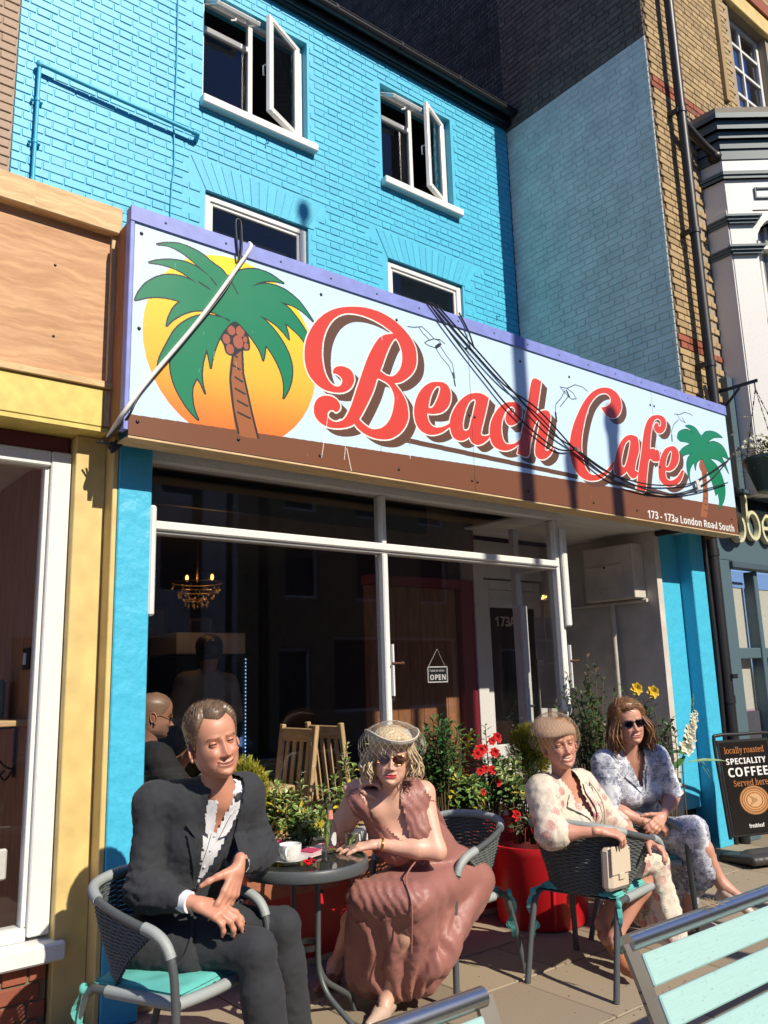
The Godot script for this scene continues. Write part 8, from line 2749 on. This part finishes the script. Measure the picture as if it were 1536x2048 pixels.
func cream_woman() -> void:
	var P = pose({"head": Vector3(3.462, 1.138, 1.198), "N": Vector3(3.525, 0.955, 1.13), "shR": Vector3(3.395, 0.905, 1.115), "shL": Vector3(3.70, 0.905, 1.11), "chest": Vector3(3.575, 0.775, 1.13), "hip": Vector3(3.66, 0.53, 1.15),
		"elR": Vector3(3.315, 0.73, 1.21), "wrR": Vector3(3.445, 0.745, 1.41), "elL": Vector3(3.845, 0.70, 1.20), "wrL": Vector3(3.83, 0.645, 1.40), "knR": Vector3(3.99, 0.52, 1.34), "knL": Vector3(4.12, 0.52, 1.14), "anR": Vector3(3.76, 0.16, 1.21), "anL": Vector3(3.86, 0.18, 1.06), "girth": 0.86, "limb": 0.86, "bust": 0.95})
	var t = thing("person", "smiling woman in a cream floral dress and beige veiled hat, seen over her wicker chair back", "person", Vector3(3.68, 0, 1.16))
	var skin = Color(0.55, 0.265, 0.185)
	var X = facing(Vector3(3.478, 1.14, 1.172), Vector3(-0.50, 0.12, 0.86), 0.14, 1.03)
	var mb = MB.new()
	mb.col = skin
	head(mb, X, {"skin": skin, "lip": Color(0.44, 0.10, 0.09), "smile": 1.0, "jaw": 0.95, "plump": 0.35, "nose": 0.95, "squint": 0.14, "rosy": 0.7, "open": 0.75})
	var fl = field(P, 0.013, 0.013)
	trunk(fl, P, -0.008)
	for s in ["R", "L"]:
		arm(fl, P, s, 0.0)
		leg(fl, P, s, 0.0)
	fl.cap(P.N - Vector3.UP * 0.03, X * Vector3(0, -0.07, -0.018), 0.05, 0.047)
	for s in ["R", "L"]: fl.cap(P["an" + s], P["an" + s] + Vector3(-0.05, -0.06, 0.06), 0.034, 0.028)
	fl.build(mb)
	var tr = hand(mb, P.wrR + Vector3(0.01, 0.0, 0.005), Vector3(0.70, -0.12, 0.45), Vector3(-0.2, 0.95, 0.25), -1.0, 0.95, [0.55, 0.6, 0.65, 0.7], 0.3)
	var tl = hand(mb, P.wrL + Vector3(0.0, 0.0, 0.01), Vector3(0.02, -0.25, 0.95), Vector3(0.35, 0.9, 0.2), 1.0, 0.93, [0.5, 0.6, 0.65, 0.7], 0.3)
	obj("body", mb, M.skin, t)
	nails(t, tr + tl, mat(L(0.62, 0.34, 0.28), 0.3), 0.9)
	eyes(t, X, Color(0.10, 0.12, 0.10))
	brows(t, X, L(0.20, 0.10, 0.05))
	var th = func(phi: float, y: float) -> float:
		var a = absf(phi)
		var low = 0.064 if a < 0.7 else lerpf(0.064, -0.015, clampf((a - 0.7) / 0.7, 0.0, 1.0))
		if a > 1.9: low = lerpf(0.0, -0.07, clampf((a - 1.9) / 0.6, 0.0, 1.0))
		return clampf((y - low) * 0.8, -1.0, 0.016)
	hair_cap(t, X, th, [Color(0.26, 0.12, 0.04), Color(0.50, 0.27, 0.11)], Vector3(0.5, 0.1, -0.8), 1.0, 500, 0.045, 0.1)
	var ear = MB.new()
	ear.ball(X * Vector3(0.079, -0.046, -0.008), Vector3.ONE * 0.006, Basis.IDENTITY, 8, 6)
	obj("earring", ear, M.pearl, t)
	# dress
	var tex = print_cloth(L(0.60, 0.53, 0.43), 5, [L(0.50, 0.24, 0.22), L(0.38, 0.09, 0.09), L(0.52, 0.26, 0.23), L(0.36, 0.07, 0.07)], [L(0.24, 0.28, 0.27), L(0.16, 0.20, 0.18), L(0.34, 0.28, 0.30)], 11, 0.068)
	M.floral = cloth(tex, Color.WHITE, 0.34, 0.75)
	var db = MB.new()
	fl = field(P, 0.011, 0.014)
	trunk(fl, P, 0.016)
	for s in ["R", "L"]:
		arm(fl, P, s, 0.026, 0.60, 1.0)
		fl.cap(P["sh" + s] + Vector3.UP * 0.008, P["sh" + s].lerp(P["el" + s], 0.4), 0.078, 0.07)
	skirt(P, fl, 0.09, 0.055, Vector3(4.07, 0.20, 1.18), Vector3(3.99, 0.16, 1.42), 0.05, 5)
	var wr = folds(Vector3(12, 11, 12), 0.007, 6.0)
	var hang = func(p: Vector3) -> float:
		var k = smoothstep(0.5, 0.25, p.y) * (1.0 if p.x > 3.8 else 0.0)
		return float(wr.call(p)) + 0.011 * k * sin(atan2(p.z - 1.25, p.x - 3.9) * 14.0 + 3.0 * noise.get_noise_3dv(p * 4.0))
	fl.build(db, hang, func(p: Vector3) -> bool:
		var d: Vector3 = p - P.chest
		if d.dot(P.F) > 0.0 and d.dot(P.U) > -0.02 and absf(d.dot(P.L) - 0.012) < 0.30 * (d.dot(P.U) + 0.02): return false
		return (p - P.N).length() > 0.082 and p.y > 0.09)
	obj("dress", db, M.floral, t)
	var co = MB.new()
	patch(co, db, P, [Vector2(-0.005, -0.03), Vector2(0.005, -0.04), Vector2(-0.105, 0.10), Vector2(-0.055, 0.15)], 5, 9, 0.006)
	patch(co, db, P, [Vector2(0.015, -0.04), Vector2(0.025, -0.03), Vector2(0.078, 0.15), Vector2(0.13, 0.10)], 5, 9, 0.006)
	obj("collar", co, M.floral, t)
	for s in ["R", "L"]:
		var cf = MB.new()
		var d: Vector3 = (P["wr" + s] - P["el" + s]).normalized()
		var a: Vector3 = P["el" + s] + d * 0.055
		cf.tube([a, a + d * 0.02], 0.066 * 0.98, 18)
		obj("cuff", cf, M.floral, t)
	# hat
	var H = X * Transform3D(Basis(Vector3.BACK, -0.22) * Basis(Vector3.RIGHT, 0.20), Vector3(-0.008, 0.078, 0.0))
	var hb = MB.new()
	var rr = [0.0, 0.035, 0.065, 0.088, 0.103, 0.108, 0.104, 0.096]
	var hh = [0.062, 0.060, 0.054, 0.042, 0.024, 0.004, -0.010, -0.016]
	for j in 8:
		for i in 61:
			var a = TAU * i / 60.0
			var visor = pow(maxf(0.0, cos(a + 0.75)), 3.0)
			var r: float = rr[j] * (1.0 + 0.24 * visor * smoothstep(0.06, 0.105, rr[j]))
			hb.vert(H * Vector3(sin(a) * r, hh[j] - 0.022 * visor * smoothstep(0.08, 0.108, rr[j]) + 0.004 * sin(a * 3.0 + 1.0) * smoothstep(0.02, 0.09, rr[j]), cos(a) * r * 1.05), Vector3.ZERO)
	for j in 7:
		for i in 60:
			var q = j * 61 + i
			hb.tri(q, q + 61, q + 62); hb.tri(q, q + 62, q + 1)
	hb.renormal(0, 0)
	obj("hat", hb, grain(L(0.46, 0.30, 0.20), 0.9, M.speck, 0.05, null, 0.0, false), t)
	veil(t, H * Transform3D(Basis(Vector3.UP, -0.5), Vector3(0, -0.035, 0.01)), Vector3(0.128, 0.125, 0.138), -0.55, 1.45, -PI, PI, 14, 38, grain(L(0.34, 0.24, 0.16), 0.8, M.fine, 0.1))
	# shoes
	for s in ["R", "L"]:
		var a: Vector3 = P["an" + s] + Vector3(-0.03, -0.04, 0.03)
		var f = Vector3(-0.25, -0.55, 0.7).normalized() if s == "R" else Vector3(0.1, -0.6, 0.6).normalized()
		var sf = Field.new(a - Vector3(0.2, 0.2, 0.2), a + Vector3(0.2, 0.15, 0.25), 0.008, 0.009)
		var sh = MB.new()
		sf.cap(a, a + f * 0.10, 0.034, 0.032)
		sf.cap(a + f * 0.10, a + f * 0.10 + Vector3(-0.03, -0.01, 0.06), 0.032, 0.024)
		sf.build(sh, null, func(p: Vector3) -> bool: return p.y > 0.004)
		sh.tube([a + Vector3(0.02, -0.01, -0.02), a + Vector3(0.05, -0.035, -0.06)], [0.02, 0.011], 10)
		obj("shoe", sh, grain(L(0.42, 0.16, 0.07), 0.4, M.fine, 0.1), t)
	# handbag on a strap, resting on the seat beside her
	var bg = thing("handbag", "small cream handbag on a long strap, tucked against the woman in the cream floral dress", "handbag", Vector3(3.60, 0.45, 1.38))
	var B = Basis(Vector3.UP, 0.15) * Basis(Vector3.BACK, -0.05)
	var bc = Vector3(3.555, 0.565, 1.405)
	var leather = grain(L(0.62, 0.52, 0.40), 0.42, M.fine, 0.15)
	var bb = MB.new()
	bb.box(bc, Vector3(0.19, 0.20, 0.06), B, 0.018)
	obj("pouch", bb, leather, bg)
	var fb = MB.new()
	fb.box(bc + B * Vector3(0, 0.04, 0.034), Vector3(0.185, 0.13, 0.008), B, 0.003)
	fb.box(bc + B * Vector3(0, -0.035, 0.036), Vector3(0.05, 0.03, 0.008), B, 0.003)
	obj("flap", fb, leather, bg)
	var st = MB.new()
	st.tube(smooth([bc + B * Vector3(0.09, 0.10, 0), P.hip + P.F * 0.145 + P.U * 0.10 + P.L * 0.03, P.chest + P.F * 0.16 + P.U * 0.0 + P.L * 0.09, P.chest + P.F * 0.12 + P.U * 0.09 + P.L * 0.12, P.shL + Vector3(-0.02, 0.085, 0.0), P.shL + Vector3(-0.03, 0.02, -0.10)], 6), 0.005, 6)
	obj("strap", st, leather, bg)

func blue_woman() -> void:
	var P = pose({"head": Vector3(4.25, 1.203, 1.062), "N": Vector3(4.315, 1.03, 1.0), "shR": Vector3(4.175, 0.965, 0.935), "shL": Vector3(4.455, 0.98, 1.07), "chest": Vector3(4.36, 0.835, 0.97), "hip": Vector3(4.46, 0.54, 0.87),
		"elR": Vector3(4.13, 0.73, 0.96), "wrR": Vector3(4.235, 0.66, 1.14), "elL": Vector3(4.52, 0.775, 1.13), "wrL": Vector3(4.325, 0.695, 1.19), "knR": Vector3(4.53, 0.60, 1.25), "knL": Vector3(4.56, 0.53, 1.16), "anR": Vector3(4.61, 0.30, 1.34), "anL": Vector3(4.62, 0.09, 1.10), "girth": 0.88, "limb": 0.88, "bust": 0.95})
	var t = thing("person", "woman in a blue and white patterned dress and black sunglasses, her legs crossed", "person", Vector3(4.46, 0, 0.9))
	var skin = Color(0.50, 0.25, 0.175)
	var X = facing(Vector3(4.262, 1.203, 1.048), Vector3(-0.55, 0.10, 0.84), 0.12, 1.04)
	var mb = MB.new()
	mb.col = skin
	head(mb, X, {"skin": skin, "lip": Color(0.42, 0.12, 0.11), "smile": 0.7, "jaw": 0.97, "plump": 0.5, "nose": 1.0, "rosy": 0.5})
	var fl = field(P, 0.013, 0.013)
	trunk(fl, P, -0.008)
	for s in ["R", "L"]:
		arm(fl, P, s, 0.002)
		leg(fl, P, s, -0.006)
	fl.cap(P.N - Vector3.UP * 0.03, X * Vector3(0, -0.07, -0.018), 0.052, 0.049)
	fl.cap(P.anR, P.anR + Vector3(0.02, -0.05, 0.08), 0.036, 0.026)
	fl.cap(P.anL, P.anL + Vector3(0.02, -0.05, 0.08), 0.036, 0.026)
	fl.build(mb)
	var tl = hand(mb, P.wrL + Vector3(-0.01, -0.004, 0.0), Vector3(-0.80, -0.30, 0.15), Vector3(0.1, 0.6, 0.8), 1.0, 0.95, [0.4, 0.45, 0.5, 0.55], 0.3)
	var tr = hand(mb, P.wrR + Vector3(0.01, 0.0, 0.0), Vector3(0.70, -0.2, 0.35), Vector3(-0.2, 0.8, 0.5), -1.0, 0.95, [0.4, 0.45, 0.5, 0.55], 0.3)
	obj("body", mb, M.skin, t)
	nails(t, tl + tr, mat(L(0.58, 0.30, 0.25), 0.3), 0.9)
	# brown hair parted at the side, waving to the shoulders
	var th = func(phi: float, y: float) -> float:
		var a = absf(phi)
		var low = 0.070 + 0.006 * sin(phi * 3.0) if a < 0.6 else lerpf(0.070, -0.005, clampf((a - 0.6) / 0.6, 0.0, 1.0))
		if a > 1.5: low = -0.09
		return clampf((y - low) * 0.9, -1.0, 0.024)
	var br = [Color(0.055, 0.022, 0.010), Color(0.26, 0.125, 0.05)]
	hair_cap(t, X, th, br, Vector3(0.75, -0.35, -0.35), 1.0, 900, 0.06, 0.3)
	var roots = []
	for i in 30:
		var a = lerpf(1.05, TAU - 1.05, i / 29.0)
		roots.append([Vector3(sin(a) * 0.080, rng.randf_range(0.02, 0.07), cos(a) * 0.092), Vector3(sin(a) * 0.105, rng.randf_range(-0.165, -0.12), cos(a) * 0.10 - 0.01)])
	locks(t, X, roots, 340, br, 0.0048, 0.010)
	shades(t, X, Color(0.006, 0.006, 0.007), mat(L(0.01, 0.01, 0.01), 0.25), 0.030, 0.018, 0.35, 0.97)
	# dress
	var tex = print_cloth(L(0.58, 0.60, 0.66), 9, [L(0.07, 0.085, 0.14), L(0.50, 0.53, 0.60), L(0.06, 0.075, 0.13), L(0.45, 0.48, 0.56), L(0.05, 0.06, 0.11)], [L(0.05, 0.06, 0.11), L(0.10, 0.12, 0.20), L(0.16, 0.19, 0.28)], 26, 0.06)
	M.paisley = cloth(tex, Color.WHITE, 0.30, 0.75)
	var db = MB.new()
	fl = field(P, 0.011, 0.014)
	trunk(fl, P, 0.014)
	for s in ["R", "L"]:
		arm(fl, P, s, 0.026, 0.44, 1.0)
		fl.cap(P["sh" + s] + Vector3.UP * 0.012, P["sh" + s].lerp(P["el" + s], 0.45), 0.08, 0.07)
	skirt(P, fl, 0.088, 0.06, Vector3(4.64, 0.22, 1.09), Vector3(4.57, 0.36, 1.28), 0.05, 5)
	fl.sheet(P.knL, Vector3(4.66, 0.16, 1.08), P.hip + P.HL * 0.05, Vector3(4.60, 0.18, 0.96), 0.055, 0.045, 4)
	var wr = folds(Vector3(11, 12, 11), 0.006, 9.0)
	fl.build(db, func(p: Vector3) -> float: return float(wr.call(p)) + 0.008 * smoothstep(0.5, 0.3, p.y) * sin(atan2(p.z - 1.1, p.x - 4.5) * 12.0 + 2.0 * noise.get_noise_3dv(p * 5.0)), func(p: Vector3) -> bool:
		var d: Vector3 = p - P.chest
		if d.dot(P.F) > 0.0 and d.dot(P.U) > 0.035 and absf(d.dot(P.L)) < 0.32 * (d.dot(P.U) - 0.035): return false
		return (p - P.N).length() > 0.082 and p.y > 0.1)
	obj("dress", db, M.paisley, t)
	var co = MB.new()
	patch(co, db, P, [Vector2(-0.012, 0.03), Vector2(0.0, 0.02), Vector2(-0.10, 0.13), Vector2(-0.055, 0.17)], 5, 9, 0.006)
	patch(co, db, P, [Vector2(0.0, 0.02), Vector2(0.012, 0.03), Vector2(0.055, 0.17), Vector2(0.10, 0.13)], 5, 9, 0.006)
	obj("collar", co, M.paisley, t)
	var be = MB.new()
	var wc: Vector3 = P.hip.lerp(P.chest, 0.52)
	var ring = []
	for i in 33:
		var a = TAU * i / 32.0
		ring.append(wc + P.L * sin(a) * 0.158 + P.F * cos(a) * 0.122)
	be.tube(ring, 0.017, 8, false)
	obj("belt", be, M.paisley, t)
	for s in ["R", "L"]:
		var cf = MB.new()
		var d: Vector3 = (P["el" + s] - P["sh" + s]).normalized()
		var a: Vector3 = P["sh" + s].lerp(P["el" + s], 0.93)
		cf.tube([a, a + d * 0.022], 0.069, 18)
		obj("cuff", cf, M.paisley, t)
	for s in ["R", "L"]:
		var a: Vector3 = P["an" + s] + Vector3(0.0, -0.035, 0.01)
		var f = Vector3(0.30, -0.62, 0.72).normalized() if s == "R" else Vector3(0.3, -0.12, 0.95).normalized()
		var sf = Field.new(a - Vector3(0.15, 0.2, 0.12), a + Vector3(0.2, 0.12, 0.28), 0.008, 0.009)
		var sh = MB.new()
		sf.cap(a + f * 0.0, a + f * 0.07, 0.036, 0.034)
		sf.cap(a + f * 0.07, a + f * 0.16, 0.034, 0.024)
		sf.build(sh, null, func(p: Vector3) -> bool: return p.y > 0.004 and (p - P["an" + s]).dot(f) > 0.012)
		var hz = a - f * 0.01
		sh.tube([hz, hz + f.cross(Vector3(0.95, 0, -0.3)).normalized() * -0.06], [0.026, 0.02], 10)
		obj("shoe", sh, grain(L(0.56, 0.42, 0.34), 0.4, M.fine, 0.1), t)

func window_man() -> void:
	var P = pose({"head": Vector3(1.999, 1.335, -0.556), "N": Vector3(1.975, 1.165, -0.62), "shR": Vector3(1.985, 1.10, -0.46), "shL": Vector3(1.99, 1.11, -0.80), "chest": Vector3(1.96, 0.95, -0.63), "hip": Vector3(1.93, 0.62, -0.72),
		"elR": Vector3(2.04, 0.955, -0.30), "wrR": Vector3(2.20, 0.95, -0.42), "elL": Vector3(2.17, 0.95, -0.80), "wrL": Vector3(2.27, 1.13, -0.60), "knR": Vector3(2.33, 0.62, -0.55), "knL": Vector3(2.33, 0.62, -0.82), "anR": Vector3(2.33, 0.22, -0.52), "anL": Vector3(2.33, 0.22, -0.84), "girth": 1.12, "limb": 1.12, "bust": 0.0})
	var t = thing("person", "bald man in a black shirt and sunglasses seen in profile inside the café window", "person", Vector3(1.95, 0.14, -0.7))
	var skin = Color(0.36, 0.18, 0.115)
	var X = facing(Vector3(2.0, 1.338, -0.565), Vector3(1.0, -0.12, 0.18), 0.02, 1.06)
	var mb = MB.new()
	mb.col = skin
	head(mb, X, {"skin": skin, "lip": Color(0.26, 0.10, 0.08), "smile": 0.15, "jaw": 1.03, "plump": 0.4, "nose": 1.15, "rosy": 0.4, "stubble": 0.5})
	var fl = field(P, 0.014, 0.014)
	trunk(fl, P, -0.012)
	for s in ["R", "L"]:
		arm(fl, P, s, 0.0)
		leg(fl, P, s, -0.012)
	fl.cap(P.N - Vector3.UP * 0.03, X * Vector3(0, -0.06, -0.018), 0.064, 0.062)
	fl.build(mb)
	hand(mb, P.wrR, Vector3(0.8, -0.1, 0.1), Vector3(0, 1, 0), -1.0, 1.05, [0.4, 0.45, 0.5, 0.55], 0.3)
	hand(mb, P.wrL, Vector3(0.2, 0.9, 0.15), Vector3(0.8, 0.0, 0.4), 1.0, 1.05, [0.8, 0.85, 0.9, 0.95], 0.5)
	obj("body", mb, M.skin, t)
	# close-cropped stubble over the scalp
	var th = func(phi: float, y: float) -> float:
		var a = absf(phi)
		var low = 0.085 if a < 0.6 else lerpf(0.085, 0.0, clampf((a - 0.6) / 0.7, 0.0, 1.0))
		if a > 1.9: low = -0.06
		return clampf((y - low) * 0.3, -1.0, 0.0012)
	hair_cap(t, X, th, [Color(0.16, 0.10, 0.07), Color(0.27, 0.16, 0.11)], Vector3(0, 0.2, -1), 1.0, 0)
	shades(t, X, Color(0.012, 0.010, 0.010), mat(L(0.35, 0.16, 0.05), 0.35), 0.029, 0.019, 0.5, 0.95)
	M.blackcloth = grain(L(0.012, 0.012, 0.013), 0.85, M.fine, 0.2)
	var db = MB.new()
	fl = field(P, 0.013, 0.014)
	trunk(fl, P, 0.014)
	for s in ["R", "L"]: arm(fl, P, s, 0.026, 0.46, 1.05)
	fl.build(db, folds(Vector3(12, 9, 12), 0.006, 12.0), func(p: Vector3) -> bool: return (p - P.N).length() > 0.085)
	obj("shirt", db, M.blackcloth, t)
	var tb = MB.new()
	fl = field(P, 0.014, 0.014)
	for s in ["R", "L"]: leg(fl, P, s, 0.018)
	fl.build(tb)
	obj("trousers", tb, M.black, t)
	var wt = MB.new()
	wt.tube([P.wrR - Vector3(0.02, 0, 0), P.wrR], 0.033, 16)
	obj("watch_strap", wt, M.black, t)

func back_figure() -> void:
	var P = pose({"head": Vector3(3.03, 1.75, -1.92), "N": Vector3(3.03, 1.58, -1.95), "shR": Vector3(2.84, 1.52, -1.93), "shL": Vector3(3.22, 1.50, -1.97), "chest": Vector3(3.03, 1.35, -1.95), "hip": Vector3(3.04, 1.02, -1.95),
		"elR": Vector3(2.76, 1.27, -1.98), "wrR": Vector3(2.86, 1.25, -2.18), "elL": Vector3(3.31, 1.26, -2.0), "wrL": Vector3(3.20, 1.25, -2.2), "knR": Vector3(2.96, 0.62, -1.95), "knL": Vector3(3.13, 0.62, -1.95), "anR": Vector3(2.95, 0.22, -1.93), "anL": Vector3(3.14, 0.22, -1.93), "girth": 1.1, "limb": 1.05, "bust": 0.0, "HL": Vector3(1, 0, 0)})
	P.F = -P.F
	var t = thing("person", "person in a grey shirt standing in the dark of the café, back to the window", "person", Vector3(3.04, 0.14, -1.95))
	var skin = Color(0.36, 0.20, 0.14)
	var X = facing(Vector3(3.03, 1.75, -1.93), Vector3(-0.1, -0.1, -1.0), 0.0, 1.04)
	var mb = MB.new()
	mb.col = skin
	head(mb, X, {"skin": skin, "lip": Color(0.3, 0.12, 0.1)})
	var fl = field(P, 0.018, 0.016)
	trunk(fl, P, -0.01)
	for s in ["R", "L"]:
		arm(fl, P, s, 0.0)
		leg(fl, P, s, -0.01)
	fl.cap(P.N, X * Vector3(0, -0.06, -0.018), 0.06, 0.058)
	fl.build(mb)
	for s in ["R", "L"]: hand(mb, P["wr" + s], Vector3(0.1, -0.1, -1), Vector3.UP, 1.0 if s == "R" else -1.0, 1.0, [0.5, 0.55, 0.6, 0.6])
	obj("body", mb, M.skin, t)
	hair_cap(t, X, func(phi: float, y: float) -> float: return clampf((y - (0.07 if absf(phi) < 1.2 else -0.06)) * 0.9, -1.0, 0.02), [Color(0.02, 0.015, 0.012), Color(0.05, 0.035, 0.025)], Vector3(0, -0.6, -0.6), 1.0, 0)
	var db = MB.new()
	fl = field(P, 0.016, 0.016)
	trunk(fl, P, 0.014)
	for s in ["R", "L"]: arm(fl, P, s, 0.024, 0.5)
	fl.build(db, folds(Vector3(9, 7, 9), 0.006))
	obj("shirt", db, grain(L(0.30, 0.29, 0.28), 0.85, M.fine, 0.3), t)
	var tb = MB.new()
	fl = field(P, 0.016, 0.016)
	for s in ["R", "L"]:
		leg(fl, P, s, 0.02)
		fl.cap(P["an" + s] + Vector3(0, -0.04, 0), P["an" + s] + Vector3(0, -0.04, -0.14), 0.04, 0.035)
	fl.build(tb)
	obj("trousers", tb, M.black, t)

# ---- the coffee board and other small things
func small_things() -> void:
	var W := 0.48
	var H := 0.70
	canvas = Image.create(int(W * PX), int(H * PX), false, Image.FORMAT_RGB8)
	canvas.fill(L(0.012, 0.010, 0.009))
	var cc := Vector2(0.25, 0.245)
	for q in [[0.148, 0.112, L(0.20, 0.09, 0.035)], [0.142, 0.106, L(0.42, 0.22, 0.10)], [0.130, 0.096, L(0.22, 0.085, 0.028)], [0.118, 0.086, L(0.48, 0.27, 0.13)], [0.108, 0.078, L(0.28, 0.11, 0.04)], [0.098, 0.070, L(0.50, 0.30, 0.15)], [0.086, 0.061, L(0.30, 0.12, 0.045)], [0.073, 0.052, L(0.52, 0.32, 0.17)]]: ink([disc(cc, q[0], q[1])], q[2])
	for k in 4:
		var s := 0.05 - k * 0.012
		for q in [-1.0, 1.0]:
			line(cc + Vector2(-0.02 + k * 0.014, 0), cc + Vector2(-0.02 + k * 0.014 - s * 0.6, q * s * 0.8), 0.006, L(0.22, 0.085, 0.03))
	var B := Basis(Vector3(-0.53, 0, -0.0) + Vector3(0, 0, 0), Vector3.UP, Vector3.BACK)
	var dx := Vector3(0.62, 0, -0.30).normalized() # along the board, left to right as read
	dx = Vector3(0.94, 0, 0.34).normalized()
	var n := Vector3(-dx.z, 0, dx.x)
	var up := (Vector3.UP * 0.985 - n * 0.10).normalized()
	var xf := Transform3D(Basis(dx, up, dx.cross(up)), Vector3(6.40, 0.17, 0.40))
	var t := thing("coffee_board", "black pavement board advertising coffee with a latte picture, beside the right blue pillar", "sign", Vector3(6.6, 0, 0.45))
	var fr := MB.new()
	var o := []
	for q in [[0.0, 0.02], [0.0, 0.76], [0.05, 0.81], [0.51, 0.81], [0.56, 0.76], [0.56, 0.02]]: o.append(xf * Vector3(q[0] - 0.02, q[1], 0))
	fr.tube(smooth([o[0], o[0].lerp(o[1], 0.5), o[1], o[2], o[2].lerp(o[3], 0.5), o[3], o[4], o[4].lerp(o[5], 0.5), o[5]], 5), 0.014, 10)
	obj("frame", fr, M.black, t)
	var m := mat(Color.WHITE, 0.25)
	m.albedo_texture = ImageTexture.create_from_image(canvas)
	var b := MB.new()
	b.quad(xf * Vector3(0.02, 0.05, 0.012), xf * Vector3(0.50, 0.05, 0.012), xf * Vector3(0.50, 0.75, 0.012), xf * Vector3(0.02, 0.75, 0.012))
	obj("poster", b, m, t)
	b = MB.new()
	b.box(xf * Vector3(0.26, 0.40, 0.0), Vector3(0.52, 0.74, 0.016), xf.basis, 0.004)
	obj("panel", b, M.black, t)
	var or_m := grain(L(0.45, 0.16, 0.04), 0.5, M.fine, 0.3)
	var pos := func(x: float, y: float) -> Transform3D: return xf * Transform3D(Basis.IDENTITY, Vector3(x, y, 0.0135))
	lettering("lettering", "locally roasted", 40, 0.0016, or_m, pos.call(0.05, 0.685), t, false, true, 0.40)
	lettering("lettering", "SPECIALITY", 40, 0.0016, M.white, pos.call(0.05, 0.60), t, true, false, 0.40)
	lettering("lettering", "COFFEE", 40, 0.0024, M.white, pos.call(0.05, 0.515), t, true, false, 0.40)
	lettering("lettering", "Served here", 40, 0.0016, or_m, pos.call(0.09, 0.43), t, false, true, 0.34)
	lettering("lettering", "freshleaf", 40, 0.0010, M.white, pos.call(0.17, 0.105), t, true, false, 0.15)
	b = MB.new()
	var fl := Field.new(Vector3(6.25, -0.06, 0.15), Vector3(7.2, 0.2, 0.95), 0.012, 0.014)
	fl.cap(xf * Vector3(0.10, -0.115, 0.03), xf * Vector3(0.46, -0.115, 0.03), 0.055, 0.055)
	fl.sheet(xf * Vector3(0.02, -0.13, -0.17), xf * Vector3(0.02, -0.13, 0.17), xf * Vector3(0.54, -0.13, -0.17), xf * Vector3(0.54, -0.13, 0.17), 0.034, 0.034, 9)
	fl.build(b, null, func(p: Vector3) -> bool: return p.y > 0.003)
	obj("base", b, grain(L(0.05, 0.048, 0.045), 0.5, M.speck, 0.2), t)
	# white jug in the niche by the pillar foot
	var j := local("white_jug", "small white pot standing in the shade at the foot of the blue pillar", "pot", Vector3(6.33, 0.115, -0.02))
	b = MB.new()
	b.lathe([Vector2(0, 0), Vector2(0.05, 0), Vector2(0.055, 0.01), Vector2(0.07, 0.17), Vector2(0.074, 0.18), Vector2(0.068, 0.18), Vector2(0.06, 0.06), Vector2(0, 0.05)], 28, Transform3D.IDENTITY)
	obj("bowl", b, M.white, j)
	b = MB.new()
	b.tube(smooth([Vector3(0.066, 0.15, 0), Vector3(0.10, 0.14, 0), Vector3(0.10, 0.08, 0), Vector3(0.062, 0.06, 0)], 5), 0.008, 8)
	obj("handle", b, M.white, j)
	# floodlight camera on the pale wall
	var c := thing("security_camera", "small white security camera fixed to the pale wall above the sign", "camera", Vector3(7.05, 4.15, -0.3))
	b = MB.new()
	b.span(Vector3(7.05, 4.10, -0.34), Vector3(7.105, 4.27, -0.24), 0.008)
	obj("base", b, M.upvc, c)
	for k in 2:
		b = MB.new()
		var at := Vector3(7.0, 4.15, -0.36 - 0.09 * k)
		b.tube([at, at + Vector3(-0.05, -0.02, -0.07)], [0.03, 0.036], 14)
		obj("housing", b, M.upvc, c)
		b = MB.new()
		b.ball(at + Vector3(-0.052, -0.021, -0.073), Vector3(0.03, 0.03, 0.02), Basis.IDENTITY, 12, 8)
		obj("lens", b, M.black, c)
	b = MB.new()
	b.tube([Vector3(7.06, 4.15, -0.30), Vector3(7.0, 4.15, -0.45)], 0.014, 8)
	obj("arm", b, M.upvc, c)
	# struts that hold the sign
	b = MB.new()
	b.bar(Vector3(7.0, 3.80, 0.3), Vector3(7.36, 4.25, 0.06), 0.03, 0.03)
	tag(obj("sign_strut", b, M.black, self), "short black iron strut from the sign's top right corner to the downpipe", "strut")
	# black bucket-like bin in the beds and a dark dish
	var d := local("dark_bowl", "dark green plastic bowl half hidden in the flowers beside the cream sleeve", "bowl", Vector3(4.30, 0.60, 0.46))
	b = MB.new()
	b.lathe([Vector2(0, 0), Vector2(0.06, 0), Vector2(0.095, 0.09), Vector2(0.1, 0.095), Vector2(0.085, 0.09), Vector2(0.0, 0.03)], 28, Transform3D(Basis(Vector3.RIGHT, 0.35), Vector3.ZERO))
	obj("dish", b, grain(L(0.02, 0.035, 0.03), 0.3, M.fine, 0.2), d)
	# grit, moss and litter in the slab joints
	var g := MB.new()
	for i in 900:
		var x := rng.randf_range(1.2, 6.5)
		var z: float = [0.5, 0.95, 1.55, 2.15][rng.randi() % 4] + rng.randfn() * 0.02
		if i % 3 == 0: z = rng.randf_range(0.05, 2.4)
		var r := rng.randf_range(0.0015, 0.004)
		g.ball(Vector3(x, r * 0.5, z), Vector3(r, r * 0.7, r), Basis(Vector3.UP, rng.randf() * 6.0), 5, 3)
	kind(tag(obj("grit", g, grain(L(0.16, 0.12, 0.08), 0.95, M.fine, 0.2), self), "loose grit lying on the paving slabs", "grit"), "stuff")
